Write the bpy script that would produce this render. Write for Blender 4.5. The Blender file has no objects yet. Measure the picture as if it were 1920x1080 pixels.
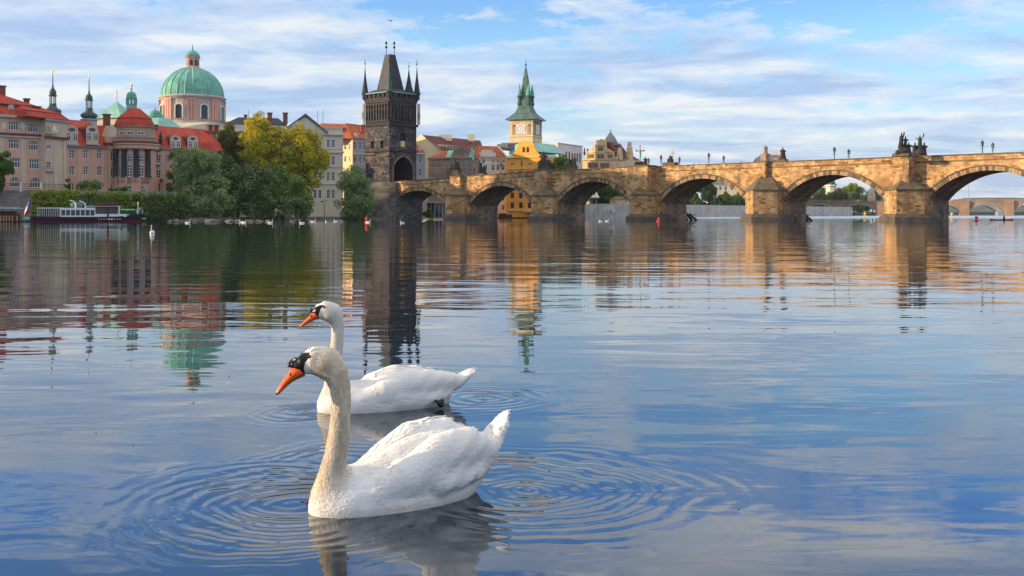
import bpy, math, random
import numpy as np
from mathutils import Vector, Matrix
random.seed(7); RNG = np.random.default_rng(7)
SC = bpy.context.scene
COL = SC.collection
rad = math.radians
# ------------------------------------------------------------ camera
CH = 1.3; FPX = 2000.0; HY = 401.0          # camera height, focal length in pixels (of 1920), horizon row
cd = bpy.data.cameras.new('camera'); cam = bpy.data.objects.new('camera', cd); COL.objects.link(cam)
cam.location = (0, 0, CH); cam.rotation_euler = (rad(90), 0, 0)
cd.sensor_width = 36.0; cd.lens = 36.0*FPX/1920.0
cd.shift_y = -(540-HY)/1920.0
cd.clip_start = 0.1; cd.clip_end = 20000
SC.camera = cam
# ------------------------------------------------------------ world, sun, exposure
SUN_AZ = Vector((-0.993, -0.12, 0)).normalized(); SUN_EL = rad(11.5)
w = bpy.data.worlds.new("World"); SC.world = w; w.use_nodes = True
nt = w.node_tree; nt.nodes.clear()
def N(nt, t, **k):
    n = nt.nodes.new(t)
    for a, b in k.items():
        if a == 'ins':
            for i, v in b.items(): n.inputs[i].default_value = v
        else: setattr(n, a, b)
    return n
def L(nt, a, b): nt.links.new(a, b)
def M2(nt, op, a, b=None, c=None, clamp=False):
    n = nt.nodes.new('ShaderNodeMath'); n.operation = op; n.use_clamp = clamp
    for i, v in enumerate((a, b, c)):
        if v is None: continue
        if isinstance(v, (int, float)): n.inputs[i].default_value = v
        else: nt.links.new(v, n.inputs[i])
    return n.outputs[0]
def RAMP(nt, fac, stops, interp='LINEAR'):
    n = nt.nodes.new('ShaderNodeValToRGB'); n.color_ramp.interpolation = interp
    e = n.color_ramp.elements
    while len(e) < len(stops): e.new(0.5)
    for i, (p, c) in enumerate(stops):
        e[i].position = p
        e[i].color = (c, c, c, 1) if isinstance(c, (int, float)) else (*c, 1)
    nt.links.new(fac, n.inputs[0]); return n.outputs[0]
def MIX(nt, f, a, b, bt='MIX'):
    n = nt.nodes.new('ShaderNodeMix'); n.data_type = 'RGBA'; n.blend_type = bt
    for i, v in ((0, f), (6, a), (7, b)):
        if isinstance(v, (int, float)): n.inputs[i].default_value = v
        elif isinstance(v, tuple): n.inputs[i].default_value = (*v, 1)
        else: nt.links.new(v, n.inputs[i])
    return n.outputs[2]
sky = N(nt, 'ShaderNodeTexSky', sky_type='NISHITA', sun_disc=False, sun_elevation=SUN_EL,
        sun_rotation=math.atan2(SUN_AZ.x, SUN_AZ.y), air_density=1.0, dust_density=0.6, ozone_density=2.2)
SKY_S = 0.15
tc = N(nt, 'ShaderNodeTexCoord')
sep = N(nt, 'ShaderNodeSeparateXYZ'); L(nt, tc.outputs['Generated'], sep.inputs[0])
zc = M2(nt, 'MAXIMUM', sep.outputs[2], 0.0)
zp = M2(nt, 'ADD', zc, 0.11)
cx = M2(nt, 'DIVIDE', sep.outputs[0], zp); cy = M2(nt, 'DIVIDE', sep.outputs[1], zp)
comb = N(nt, 'ShaderNodeCombineXYZ'); L(nt, cx, comb.inputs[0]); L(nt, cy, comb.inputs[1])
def sky_noise(scale, detail, rough, loc, sx=1.0, sy=1.0, rot=0.0, dist=0.0):
    mp = N(nt, 'ShaderNodeMapping'); mp.inputs['Location'].default_value = loc
    mp.inputs['Scale'].default_value = (sx, sy, 1); mp.inputs['Rotation'].default_value = (0, 0, rot)
    L(nt, comb.outputs[0], mp.inputs[0])
    n = N(nt, 'ShaderNodeTexNoise', ins={'Scale': scale, 'Detail': detail, 'Roughness': rough, 'Distortion': dist})
    L(nt, mp.outputs[0], n.inputs['Vector']); return n.outputs[0]
n1 = sky_noise(0.7, 8, 0.58, (0.4, 9.1, 0), 1.15, 1.0, rad(14), 0.25)   # cloud fields
n2 = sky_noise(2.6, 8, 0.66, (2.2, 6.3, 0), 1.2, 1.1, rad(20), 0.15)       # broken flakes
nb = sky_noise(0.28, 3, 0.5, (9.1, 1.7, 0), 1, 1)                         # large areas
cl = M2(nt, 'ADD', M2(nt, 'MULTIPLY', n1, 0.48), M2(nt, 'ADD', M2(nt, 'MULTIPLY', n2, 0.40), M2(nt, 'MULTIPLY', nb, 0.22)))
low = RAMP(nt, sep.outputs[2], [(0.0, 0.05), (0.05, 0.045), (0.16, 0.012), (0.3, 0.0)])
cl = M2(nt, 'ADD', cl, low)
thr = RAMP(nt, sep.outputs[2], [(0.0, 0.0), (0.15, 0.0), (0.24, 0.03), (0.34, 0.0), (0.45, 0.0)])
cl = M2(nt, 'SUBTRACT', cl, thr)
mask = RAMP(nt, cl, [(0.49, 0.0), (0.535, 0.55), (0.585, 1.0)], 'EASE')
n3 = sky_noise(1.5, 6, 0.6, (5.5, 2.2, 0), 0.8, 1.3, rad(15), 0.3)
lit = RAMP(nt, n3, [(0.40, (0.34, 0.45, 0.66)), (0.5, (0.52, 0.60, 0.74)), (0.60, (0.75, 0.75, 0.74))])
skyc = MIX(nt, 1.0, sky.outputs[0], (SKY_S, SKY_S, SKY_S), 'MULTIPLY')
grade = RAMP(nt, sep.outputs[2], [(0.0, (0.95, 0.98, 1.38)), (0.05, (1.0, 1.08, 1.42)), (0.16, (1.05, 1.28, 1.55)), (0.25, (0.55, 0.90, 1.5)), (0.4, (0.9, 1.1, 1.3))])
skyc = MIX(nt, 1.0, skyc, grade, 'MULTIPLY')
f = M2(nt, 'MULTIPLY', mask, 0.84)
fin = MIX(nt, f, skyc, lit)
high = RAMP(nt, sep.outputs[2], [(0.0, 0.5), (0.19, 0.5), (0.24, 0.66), (0.34, 0.66), (0.6, 0.7)])   # brighter broken cloud overhead
fin = MIX(nt, 1.0, fin, MIX(nt, 1.0, high, (2.0, 2.0, 2.0), 'MULTIPLY'), 'MULTIPLY')
fin = MIX(nt, RAMP(nt, sep.outputs[2], [(0.3, 0.0), (0.7, 0.75)]), fin, (0.98, 0.90, 0.80))
bg = N(nt, 'ShaderNodeBackground'); L(nt, fin, bg.inputs[0]); bg.inputs[1].default_value = 1.0
ow = N(nt, 'ShaderNodeOutputWorld'); L(nt, bg.outputs[0], ow.inputs[0])
sl = bpy.data.lights.new('sun', 'SUN'); sl.energy = 5.0; sl.angle = rad(0.6); sl.color = (1.0, 0.74, 0.45)
so = bpy.data.objects.new('sun', sl); COL.objects.link(so)
sd = Vector((SUN_AZ.x*math.cos(SUN_EL), SUN_AZ.y*math.cos(SUN_EL), math.sin(SUN_EL)))
so.rotation_euler = sd.to_track_quat('Z', 'Y').to_euler(); so.location = (-50, -30, 60)
SC.view_settings.view_transform = 'Standard'; SC.view_settings.look = 'None'
SC.view_settings.exposure = 0.33; SC.view_settings.gamma = 1.0
SC.cycles.max_bounces = 5; SC.cycles.diffuse_bounces = 2; SC.cycles.glossy_bounces = 3
SC.cycles.transmission_bounces = 2; SC.cycles.caustics_reflective = False; SC.cycles.caustics_refractive = False
SC.cycles.use_denoising = True

# ------------------------------------------------------------ helpers
def P(px, py, Y): return Vector(((px-960)/FPX*Y, Y, CH+(HY-py)/FPX*Y))
def ZW(py, Y): return CH+(HY-py)/FPX*Y
def tag(o, label=None, cat=None, group=None, kind=None):
    if label: o['label'] = label
    if cat: o['category'] = cat
    if group: o['group'] = group
    if kind: o['kind'] = kind
    return o
def thing(name, label, cat, loc, group=None, rz=0.0):
    o = bpy.data.objects.new(name, None); COL.objects.link(o); o.empty_display_size = 0.2
    o.location = loc; o.rotation_euler = (0, 0, rz)
    return tag(o, label, cat, group)
def mesh_obj(name, me, parent=None, loc=(0, 0, 0), rz=0.0):
    o = bpy.data.objects.new(name, me); COL.objects.link(o)
    if parent is not None: o.parent = parent
    o.location = loc; o.rotation_euler = (0, 0, rz); return o
def copy_tree(o, parent=None, loc=None, rz=None, scale=None):
    c = o.copy(); COL.objects.link(c)
    if parent is not None: c.parent = parent
    if loc is not None: c.location = loc
    if rz is not None: c.rotation_euler = (0, 0, rz)
    if scale is not None: c.scale = (scale,)*3
    for ch in list(o.children): copy_tree(ch, c)
    return c
class MB:
    def __init__(s): s.v = []; s.f = []; s.m = []
    def face(s, pts, m=0):
        i = len(s.v); s.v += [tuple(p) for p in pts]; s.f.append(tuple(range(i, i+len(pts)))); s.m.append(m)
    def add(s, vs, fs, m=0):
        i = len(s.v); s.v += [tuple(p) for p in vs]
        for f in fs: s.f.append(tuple(i+k for k in f)); s.m.append(m)
    def hexa(s, b, t, m=0):      # bottom 4, top 4 corners
        s.add(list(b)+list(t), [(3, 2, 1, 0), (4, 5, 6, 7), (0, 1, 5, 4), (1, 2, 6, 5), (2, 3, 7, 6), (3, 0, 4, 7)], m)
    def box(s, x0, x1, y0, y1, z0, z1, m=0):
        s.hexa([(x0, y0, z0), (x1, y0, z0), (x1, y1, z0), (x0, y1, z0)], [(x0, y0, z1), (x1, y0, z1), (x1, y1, z1), (x0, y1, z1)], m)
    def tube(s, pts, r, n=6, m=0, cap=True):
        pts = [Vector(p) for p in pts]; rs = r if isinstance(r, (list, tuple)) else [r]*len(pts)
        i0 = len(s.v)
        for k, p in enumerate(pts):
            d = (pts[min(k+1, len(pts)-1)]-pts[max(k-1, 0)]).normalized()
            a = Vector((0, 0, 1)) if abs(d.z) < 0.9 else Vector((1, 0, 0))
            u = d.cross(a).normalized(); v = d.cross(u)
            for j in range(n):
                t = 2*math.pi*j/n; s.v.append(tuple(p+u*rs[k]*math.cos(t)+v*rs[k]*math.sin(t)))
        for k in range(len(pts)-1):
            for j in range(n):
                a = i0+k*n+j; b = i0+k*n+(j+1) % n; s.f.append((a, b, b+n, a+n)); s.m.append(m)
        if cap:
            s.f.append(tuple(i0+j for j in range(n))); s.m.append(m)
            s.f.append(tuple(i0+(len(pts)-1)*n+j for j in reversed(range(n)))); s.m.append(m)
    def lathe(s, c, prof, n=16, m=0, rot=0.0, a0=0.0, a1=2*math.pi, sy=1.0):
        c = Vector(c); full = abs(a1-a0-2*math.pi) < 1e-6; k = n if full else n+1
        i0 = len(s.v)
        for (r, z) in prof:
            for j in range(k):
                t = rot+a0+(a1-a0)*j/n; s.v.append((c.x+r*math.cos(t), c.y+r*sy*math.sin(t), c.z+z))
        for q in range(len(prof)-1):
            for j in range(n):
                a = i0+q*k+j; b = i0+q*k+(j+1) % k; s.f.append((a, b, b+k, a+k)); s.m.append(m)
        if full:
            if prof[0][0] > 1e-4: s.f.append(tuple(i0+j for j in reversed(range(k)))); s.m.append(m)
            if prof[-1][0] > 1e-4: s.f.append(tuple(i0+(len(prof)-1)*k+j for j in range(k))); s.m.append(m)
    def blob(s, c, r, nu=8, nv=5, m=0):
        s.lathe(c, [(max(1e-3, r[0]*math.sin(math.pi*i/nv)), -r[2]*math.cos(math.pi*i/nv)) for i in range(nv+1)], nu, m, sy=r[1]/r[0])
    def build(s, name, mats, parent=None, origin=None, smooth=False, loc=None, rz=0.0):
        if not isinstance(mats, (list, tuple)): mats = [mats]
        o0 = Vector(origin) if origin is not None else (wloc(parent) if parent is not None else Vector((0, 0, 0)))
        me = bpy.data.meshes.new(name); v = np.array(s.v, float) - np.array(o0)
        me.from_pydata(v.tolist(), [], s.f)
        for mt in mats: me.materials.append(mt)
        me.polygons.foreach_set('material_index', s.m)
        if smooth: me.polygons.foreach_set('use_smooth', [True]*len(s.f))
        uvs(me, v+np.array(o0)); me.update()
        if loc is None: loc = (0, 0, 0) if (parent is not None or origin is None) else o0
        return mesh_obj(name, me, parent, loc, rz)
def wloc(o):
    p = Vector(o.location)
    while o.parent is not None: o = o.parent; p = p+Vector(o.location)
    return p
def uvs(me, v):
    uv = me.uv_layers.new(name='uv'); n = len(me.loops); out = np.zeros((n, 2))
    me.update()
    pn = np.zeros(len(me.polygons)*3); me.polygons.foreach_get('normal', pn); pn = pn.reshape(-1, 3)
    li = np.zeros(n, int); me.loops.foreach_get('vertex_index', li)
    tot = np.zeros(len(me.polygons), int); me.polygons.foreach_get('loop_total', tot)
    N_ = np.repeat(pn, tot, axis=0); Pn = v[li]
    h = np.hypot(N_[:, 0], N_[:, 1]); flat = h < 0.08
    t = np.stack([-N_[:, 1], N_[:, 0], np.zeros(n)], 1)/np.maximum(h, 1e-6)[:, None]; t[flat] = (1, 0, 0)
    b = np.cross(N_, t); out[:, 0] = (Pn*t).sum(1); out[:, 1] = (Pn*b).sum(1)
    uv.data.foreach_set('uv', out.ravel())
class Fr:        # a facade: s along it, d behind it, z up
    def __init__(s, pxA, YA, pxB, YB):
        a = P(pxA, HY, YA); b = P(pxB, HY, YB); s.o = Vector((a.x, a.y, 0))
        s.u = Vector((b.x-a.x, b.y-a.y, 0)); s.len = s.u.length; s.u.normalize(); s.n = Vector((-s.u.y, s.u.x, 0))
        s.ang = math.atan2(s.u.y, s.u.x)
    def pt(s, a, d, z): return s.o+s.u*a+s.n*d+Vector((0, 0, z))
    def s_(s, px, d=0.0):
        k = (px-960)/FPX; o = s.o+s.n*d
        return (k*o.y-o.x)/(s.u.x-k*s.u.y)
    def Y(s, px, d=0.0): return (s.o+s.n*d+s.u*s.s_(px, d)).y
    def z(s, px, py, d=0.0): return ZW(py, s.Y(px, d))
def frot(o, u):  # frame from origin and direction
    f = Fr.__new__(Fr); f.o = Vector((o[0], o[1], 0)); f.u = Vector((u[0], u[1], 0)).normalized()
    f.n = Vector((-f.u.y, f.u.x, 0)); f.ang = math.atan2(f.u.y, f.u.x); f.len = 1; return f
def fbox(mb, F, s0, s1, d0, d1, z0, z1, m=0):
    c = [F.pt(s0, d0, 0), F.pt(s1, d0, 0), F.pt(s1, d1, 0), F.pt(s0, d1, 0)]
    mb.hexa([p+Vector((0, 0, z0)) for p in c], [p+Vector((0, 0, z1)) for p in c], m)
def ffrust(mb, F, s0, s1, d0, d1, z0, z1, i0, i1, j0, j1, m=0):
    b = [F.pt(s0, d0, z0), F.pt(s1, d0, z0), F.pt(s1, d1, z0), F.pt(s0, d1, z0)]
    t = [F.pt(s0+i0, d0+j0, z1), F.pt(s1-i1, d0+j0, z1), F.pt(s1-i1, d1-j1, z1), F.pt(s0+i0, d1-j1, z1)]
    mb.hexa(b, t, m)
def wall(mb, F, s0, s1, z0, z1, holes, m=0, rec=0.3, d=0.0):
    S = sorted({s0, s1, *[v for h in holes for v in h[:2]]}); Z = sorted({z0, z1, *[v for h in holes for v in h[2:4]]})
    S = [a for a in S if s0 <= a <= s1]; Z = [a for a in Z if z0 <= a <= z1]
    for i in range(len(S)-1):
        for j in range(len(Z)-1):
            cs = (S[i]+S[i+1])/2; cz = (Z[j]+Z[j+1])/2
            if any(h[0] < cs < h[1] and h[2] < cz < h[3] for h in holes): continue
            mb.face([F.pt(S[i], d, Z[j]), F.pt(S[i+1], d, Z[j]), F.pt(S[i+1], d, Z[j+1]), F.pt(S[i], d, Z[j+1])], m)
    for h in holes:
        a, b, c, e = h[:4]; arch = len(h) > 4 and h[4]
        mb.face([F.pt(a, d, c), F.pt(a, d, e), F.pt(a, d+rec, e), F.pt(a, d+rec, c)], m)
        mb.face([F.pt(b, d, e), F.pt(b, d, c), F.pt(b, d+rec, c), F.pt(b, d+rec, e)], m)
        mb.face([F.pt(a, d, c), F.pt(a, d+rec, c), F.pt(b, d+rec, c), F.pt(b, d, c)], m)
        mb.face([F.pt(a, d, e), F.pt(b, d, e), F.pt(b, d+rec, e), F.pt(a, d+rec, e)], m)
        if arch:
            r = (b-a)/2; cz = e-r; mid = (a+b)/2; q = 6
            for sg in (-1, 1):
                pts = [(mid+sg*r*math.cos(t*math.pi/2/q), cz+r*math.sin(t*math.pi/2/q)) for t in range(q+1)]
                for t in range(q):
                    mb.face([F.pt(mid+sg*r, d, e), F.pt(*[pts[t][0], d, pts[t][1]]), F.pt(pts[t+1][0], d, pts[t+1][1])], m)
                    mb.face([F.pt(pts[t][0], d, pts[t][1]), F.pt(pts[t+1][0], d, pts[t+1][1]), F.pt(pts[t+1][0], d+rec, pts[t+1][1]), F.pt(pts[t][0], d+rec, pts[t][1])], m)

# ------------------------------------------------------------ materials
MT = {}
def mat(name, base, rough=0.8, var=0.18, ns=0.6, c2=None, bump=0.0, bns=4.0, metal=0.0, spec=0.3, brick=None, soot=None, streak=0.0, trans=None):
    m = bpy.data.materials.new(name); m.use_nodes = True; t = m.node_tree; t.nodes.clear()
    o = N(t, 'ShaderNodeOutputMaterial'); b = N(t, 'ShaderNodeBsdfPrincipled', ins={'Roughness': rough, 'Metallic': metal, 'Specular IOR Level': spec})
    L(t, b.outputs[0], o.inputs[0])
    g = N(t, 'ShaderNodeNewGeometry')
    n = N(t, 'ShaderNodeTexNoise', ins={'Scale': ns, 'Detail': 6, 'Roughness': 0.65}); L(t, g.outputs['Position'], n.inputs['Vector'])
    base = tuple(base); c2 = c2 or tuple(x*(1-var*1.6) for x in base)
    c1 = tuple(min(1, x*(1+var*0.5)) for x in base)
    f = RAMP(t, n.outputs[0], [(0.36, 0.0), (0.64, 1.0)])
    col = MIX(t, f, c2, c1)
    h = n.outputs[0]
    if brick:   # (width, height, darker, lighter, mortar)
        tcn = N(t, 'ShaderNodeTexCoord')
        br = N(t, 'ShaderNodeTexBrick', ins={'Scale': 1.0, 'Brick Width': brick[0], 'Row Height': brick[1], 'Mortar Size': brick[1]*0.05, 'Mortar Smooth': 0.3, 'Bias': 0.0})
        br.offset = 0.5; br.squash = 0.7; br.squash_frequency = 3
        br.inputs['Color1'].default_value = (0, 0, 0, 1); br.inputs['Color2'].default_value = (1, 1, 1, 1); br.inputs['Mortar'].default_value = (0.35, 0.35, 0.35, 1)
        L(t, tcn.outputs['UV'], br.inputs['Vector'])
        bf = RAMP(t, br.outputs[0], [(0.0, brick[2]), (0.18, brick[3]), (0.6, (1.0, 1.0, 1.0)), (1.0, brick[4])])
        col = MIX(t, 1.0, col, bf, 'MULTIPLY')
        col = MIX(t, M2(t, 'MULTIPLY', br.outputs[1], 0.28), col, tuple(x*0.35 for x in base))
        h = M2(t, 'SUBTRACT', h, M2(t, 'MULTIPLY', br.outputs[1], 0.8))
    if soot:    # (color, scale, threshold, amount)
        mp = N(t, 'ShaderNodeMapping'); mp.inputs['Scale'].default_value = (1, 1, 0.55); L(t, g.outputs['Position'], mp.inputs[0])
        n2 = N(t, 'ShaderNodeTexNoise', ins={'Scale': soot[1], 'Detail': 8, 'Roughness': 0.7}); L(t, mp.outputs[0], n2.inputs['Vector'])
        f2 = RAMP(t, n2.outputs[0], [(soot[2], 0.0), (soot[2]+0.14, soot[3])])
        col = MIX(t, f2, col, soot[0])
    if streak:
        mp = N(t, 'ShaderNodeMapping'); mp.inputs['Scale'].default_value = (1.4, 1.4, 0.12); L(t, g.outputs['Position'], mp.inputs[0])
        n3 = N(t, 'ShaderNodeTexNoise', ins={'Scale': 1.0, 'Detail': 5, 'Roughness': 0.6}); L(t, mp.outputs[0], n3.inputs['Vector'])
        f3 = RAMP(t, n3.outputs[0], [(0.45, 0.0), (0.75, streak)])
        col = MIX(t, f3, col, tuple(x*0.45 for x in base))
    L(t, col, b.inputs['Base Color'])
    if bump:
        if not brick:
            nb_ = N(t, 'ShaderNodeTexNoise', ins={'Scale': bns, 'Detail': 4}); L(t, g.outputs['Position'], nb_.inputs['Vector']); h = nb_.outputs[0]
        bp = N(t, 'ShaderNodeBump', ins={'Strength': 1.0, 'Distance': bump}); L(t, h, bp.inputs['Height']); L(t, bp.outputs[0], b.inputs['Normal'])
    MT[name] = m; return m
mat('bridge_stone', (0.64, 0.42, 0.20), 0.9, 0.25, 0.42, c2=(0.36, 0.185, 0.075), bump=0.09, brick=(0.85, 0.34, (0.30, 0.24, 0.21), (0.86, 0.78, 0.70), (1.3, 1.25, 1.15)), soot=((0.10, 0.07, 0.055), 0.38, 0.53, 0.85), streak=0.55)
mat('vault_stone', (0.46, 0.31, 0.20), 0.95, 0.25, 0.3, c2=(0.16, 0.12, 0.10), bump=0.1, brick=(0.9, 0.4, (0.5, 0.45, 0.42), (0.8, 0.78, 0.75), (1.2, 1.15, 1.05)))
mat('voussoir_stone', (0.48, 0.31, 0.17), 0.9, 0.2, 0.9, c2=(0.24, 0.15, 0.09), bump=0.05)
mat('wet_stone', (0.13, 0.10, 0.075), 0.6, 0.3, 0.8, bump=0.05)
mat('grey_stone', (0.24, 0.215, 0.19), 0.9, 0.3, 0.35, c2=(0.10, 0.09, 0.085), bump=0.1, brick=(0.9, 0.4, (0.5, 0.5, 0.5), (0.8, 0.8, 0.8), (1.25, 1.2, 1.15)), streak=0.5)
mat('cap_stone', (0.17, 0.125, 0.08), 0.9, 0.3, 0.9, c2=(0.085, 0.075, 0.045), bump=0.05)
mat('tower_stone', (0.115, 0.10, 0.10), 0.9, 0.3, 0.35, c2=(0.036, 0.036, 0.044), bump=0.12, brick=(0.9, 0.42, (0.25, 0.24, 0.25), (0.6, 0.6, 0.62), (1.9, 1.7, 1.45)), soot=((0.035, 0.032, 0.035), 0.3, 0.52, 0.7))
mat('dark_carving', (0.042, 0.039, 0.041), 0.85, 0.3, 1.5, c2=(0.03, 0.027, 0.027), bump=0.1, bns=6)
mat('tower_carving', (0.085, 0.072, 0.068), 0.85, 0.3, 1.2, c2=(0.036, 0.034, 0.038), bump=0.1, bns=6)
mat('light_carving', (0.22, 0.16, 0.11), 0.85, 0.3, 1.5, c2=(0.09, 0.07, 0.055), bump=0.1, bns=6)
mat('statue_stone', (0.055, 0.047, 0.043), 0.8, 0.3, 2.0, c2=(0.022, 0.02, 0.02), bump=0.15, bns=5)
mat('pale_statue_stone', (0.42, 0.31, 0.22), 0.85, 0.25, 2.0, bump=0.12, bns=5)
mat('pink_plaster', (0.66, 0.385, 0.28), 0.9, 0.07, 0.5, bump=0.01, streak=0.3)
mat('beige_plaster', (0.60, 0.48, 0.34), 0.9, 0.07, 0.5, streak=0.3)
mat('cream_plaster', (0.74, 0.66, 0.52), 0.9, 0.06, 0.4, streak=0.25)
mat('yellow_plaster', (0.74, 0.58, 0.34), 0.9, 0.06, 0.4, streak=0.2)
mat('white_plaster', (0.66, 0.64, 0.60), 0.9, 0.05, 0.4, streak=0.2)
mat('grey_plaster', (0.42, 0.41, 0.40), 0.9, 0.06, 0.4, streak=0.2)
mat('ochre_plaster', (0.88, 0.38, 0.06), 0.9, 0.08, 0.4, streak=0.2)
mat('ochre_light', (0.82, 0.50, 0.16), 0.9, 0.08, 0.4)
mat('tan_plaster', (0.42, 0.29, 0.205), 0.9, 0.1, 0.4, streak=0.3)
mat('house_stone', (0.34, 0.27, 0.20), 0.9, 0.25, 0.6, bump=0.05, brick=(0.8, 0.4, (0.6, 0.6, 0.6), (0.85, 0.85, 0.85), (1.2, 1.15, 1.1)))
mat('sandstone', (0.74, 0.54, 0.30), 0.9, 0.15, 0.8, c2=(0.54, 0.38, 0.21), streak=0.3)
mat('drum_pink', (0.68, 0.36, 0.27), 0.9, 0.08, 0.5, streak=0.3)
mat('drum_grey', (0.52, 0.43, 0.39), 0.9, 0.1, 0.5, streak=0.3)
tile = (0.45, 0.30, (0.62, 0.6, 0.6), (0.86, 0.85, 0.84), (1.2, 1.15, 1.1))
mat('red_tiles', (0.55, 0.075, 0.04), 0.8, 0.15, 0.35, c2=(0.38, 0.05, 0.03), bump=0.05, brick=tile)
mat('orange_tiles', (0.52, 0.15, 0.06), 0.8, 0.15, 0.35, c2=(0.36, 0.085, 0.04), bump=0.05, brick=tile)
mat('brown_tiles', (0.20, 0.055, 0.04), 0.8, 0.15, 0.35, c2=(0.13, 0.035, 0.03), bump=0.05, brick=tile)
mat('slate', (0.034, 0.038, 0.052), 0.55, 0.2, 0.6, bump=0.05, brick=(0.5, 0.35, (0.7, 0.7, 0.7), (0.9, 0.9, 0.9), (1.2, 1.2, 1.2)))
mat('theatre_roof', (0.17, 0.155, 0.165), 0.7, 0.2, 0.5, brick=(1.2, 1.2, (0.6, 0.6, 0.6), (0.8, 0.8, 0.8), (1.3, 1.2, 1.1)))
mat('grey_roof', (0.17, 0.19, 0.20), 0.7, 0.15, 0.5)
mat('copper', (0.17, 0.46, 0.35), 0.65, 0.15, 0.5, c2=(0.085, 0.27, 0.21), streak=0.35)
mat('pale_copper', (0.27, 0.52, 0.43), 0.65, 0.12, 0.4, c2=(0.20, 0.42, 0.35), streak=0.3)
mat('dark_copper', (0.065, 0.125, 0.105), 0.6, 0.25, 1.0, c2=(0.035, 0.06, 0.055), streak=0.3)
mat('spire_copper', (0.10, 0.20, 0.165), 0.6, 0.2, 0.7, c2=(0.045, 0.07, 0.065), streak=0.7)
mat('gold', (0.90, 0.62, 0.20), 0.45, 0.1, 2.0, metal=0.25)
mat('window_glass', (0.022, 0.028, 0.038), 0.08, 0.3, 0.4, spec=0.6)
mat('church_glass', (0.028, 0.035, 0.055), 0.25, 0.3, 1.5, spec=0.5)
mat('window_paint', (0.74, 0.75, 0.76), 0.6, 0.05, 1.0)
mat('brown_paint', (0.10, 0.055, 0.04), 0.6, 0.1, 1.0)
mat('iron', (0.012, 0.013, 0.015), 0.5, 0.2, 3.0)
mat('lamp_glass', (0.25, 0.27, 0.28), 0.15, 0.1, 3.0)
mat('brick_chimney', (0.22, 0.085, 0.06), 0.9, 0.2, 1.0)
mat('earth', (0.085, 0.075, 0.05), 0.95, 0.3, 0.3, c2=(0.045, 0.06, 0.02))
mat('asphalt', (0.06, 0.06, 0.06), 0.9, 0.2, 0.5)
mat('grass', (0.075, 0.115, 0.02), 0.95, 0.3, 0.6, c2=(0.03, 0.06, 0.014), bump=0.1)
mat('quay_stone', (0.33, 0.31, 0.28), 0.9, 0.15, 0.4, bump=0.05, brick=(1.3, 0.5, (0.75, 0.74, 0.72), (0.9, 0.9, 0.9), (1.12, 1.1, 1.08)), streak=0.5)
mat('quay_wall', (0.52, 0.48, 0.43), 0.9, 0.2, 0.5, c2=(0.36, 0.33, 0.30), bump=0.03, streak=0.6)
mat('rock', (0.22, 0.20, 0.18), 0.9, 0.3, 1.2, bump=0.1)
mat('bark', (0.05, 0.037, 0.026), 0.95, 0.3, 2.0, bump=0.05)
mat('old_timber', (0.055, 0.042, 0.035), 0.85, 0.3, 1.5, bump=0.04)
mat('hull_navy', (0.016, 0.018, 0.045), 0.35, 0.1, 1.0)
mat('hull_red', (0.20, 0.012, 0.02), 0.5, 0.1, 1.0)
mat('white_paint', (0.74, 0.75, 0.75), 0.45, 0.05, 1.0)
mat('flag_white', (0.75, 0.75, 0.75), 0.8, 0.03, 1.0)
mat('flag_red', (0.60, 0.02, 0.03), 0.8, 0.03, 1.0)
mat('flag_blue', (0.03, 0.07, 0.38), 0.8, 0.03, 1.0)
mat('canopy_green', (0.06, 0.33, 0.22), 0.7, 0.1, 1.0)
mat('canopy_teal', (0.11, 0.20, 0.19), 0.7, 0.1, 1.0)
mat('buoy_red', (0.62, 0.03, 0.015), 0.45, 0.1, 2.0)
mat('buoy_yellow', (0.65, 0.45, 0.04), 0.45, 0.1, 2.0)
mat('wood_red', (0.13, 0.035, 0.028), 0.7, 0.2, 2.0)
mat('wood_post', (0.50, 0.30, 0.14), 0.7, 0.15, 2.0)
mat('hill_wood', (0.035, 0.06, 0.035), 1.0, 0.3, 0.02)
mat('far_stone', (0.36, 0.22, 0.14), 0.95, 0.2, 0.15, c2=(0.24, 0.15, 0.10))
mat('far_steel', (0.34, 0.36, 0.36), 0.8, 0.1, 0.3)
mat('awning_white', (0.75, 0.70, 0.58), 0.8, 0.05, 1.0)
mat('skin', (0.50, 0.30, 0.22), 0.6, 0.05, 2.0)
mat('cloth_dark', (0.03, 0.03, 0.045), 0.9, 0.1, 3.0)
mat('cloth_red', (0.45, 0.04, 0.03), 0.9, 0.1, 3.0)
mat('cloth_light', (0.5, 0.45, 0.4), 0.9, 0.1, 3.0)
mat('hair_dark', (0.03, 0.02, 0.015), 0.8, 0.1, 3.0)
def leafmat(name, c1, c2, ns=0.35):
    m = bpy.data.materials.new(name); m.use_nodes = True; t = m.node_tree; t.nodes.clear()
    o = N(t, 'ShaderNodeOutputMaterial'); g = N(t, 'ShaderNodeNewGeometry')
    n = N(t, 'ShaderNodeTexNoise', ins={'Scale': ns, 'Detail': 3}); L(t, g.outputs['Position'], n.inputs['Vector'])
    f = M2(t, 'ADD', M2(t, 'MULTIPLY', RAMP(t, n.outputs[0], [(0.35, 0.0), (0.65, 1.0)]), 0.6), M2(t, 'MULTIPLY', g.outputs['Random Per Island'], 0.4))
    col = MIX(t, f, c1, c2)
    d = N(t, 'ShaderNodeBsdfDiffuse'); tr = N(t, 'ShaderNodeBsdfTranslucent'); L(t, col, d.inputs[0]); L(t, col, tr.inputs[0])
    mx = N(t, 'ShaderNodeMixShader', ins={0: 0.3}); L(t, d.outputs[0], mx.inputs[1]); L(t, tr.outputs[0], mx.inputs[2]); L(t, mx.outputs[0], o.inputs[0])
    MT[name] = m
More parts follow.
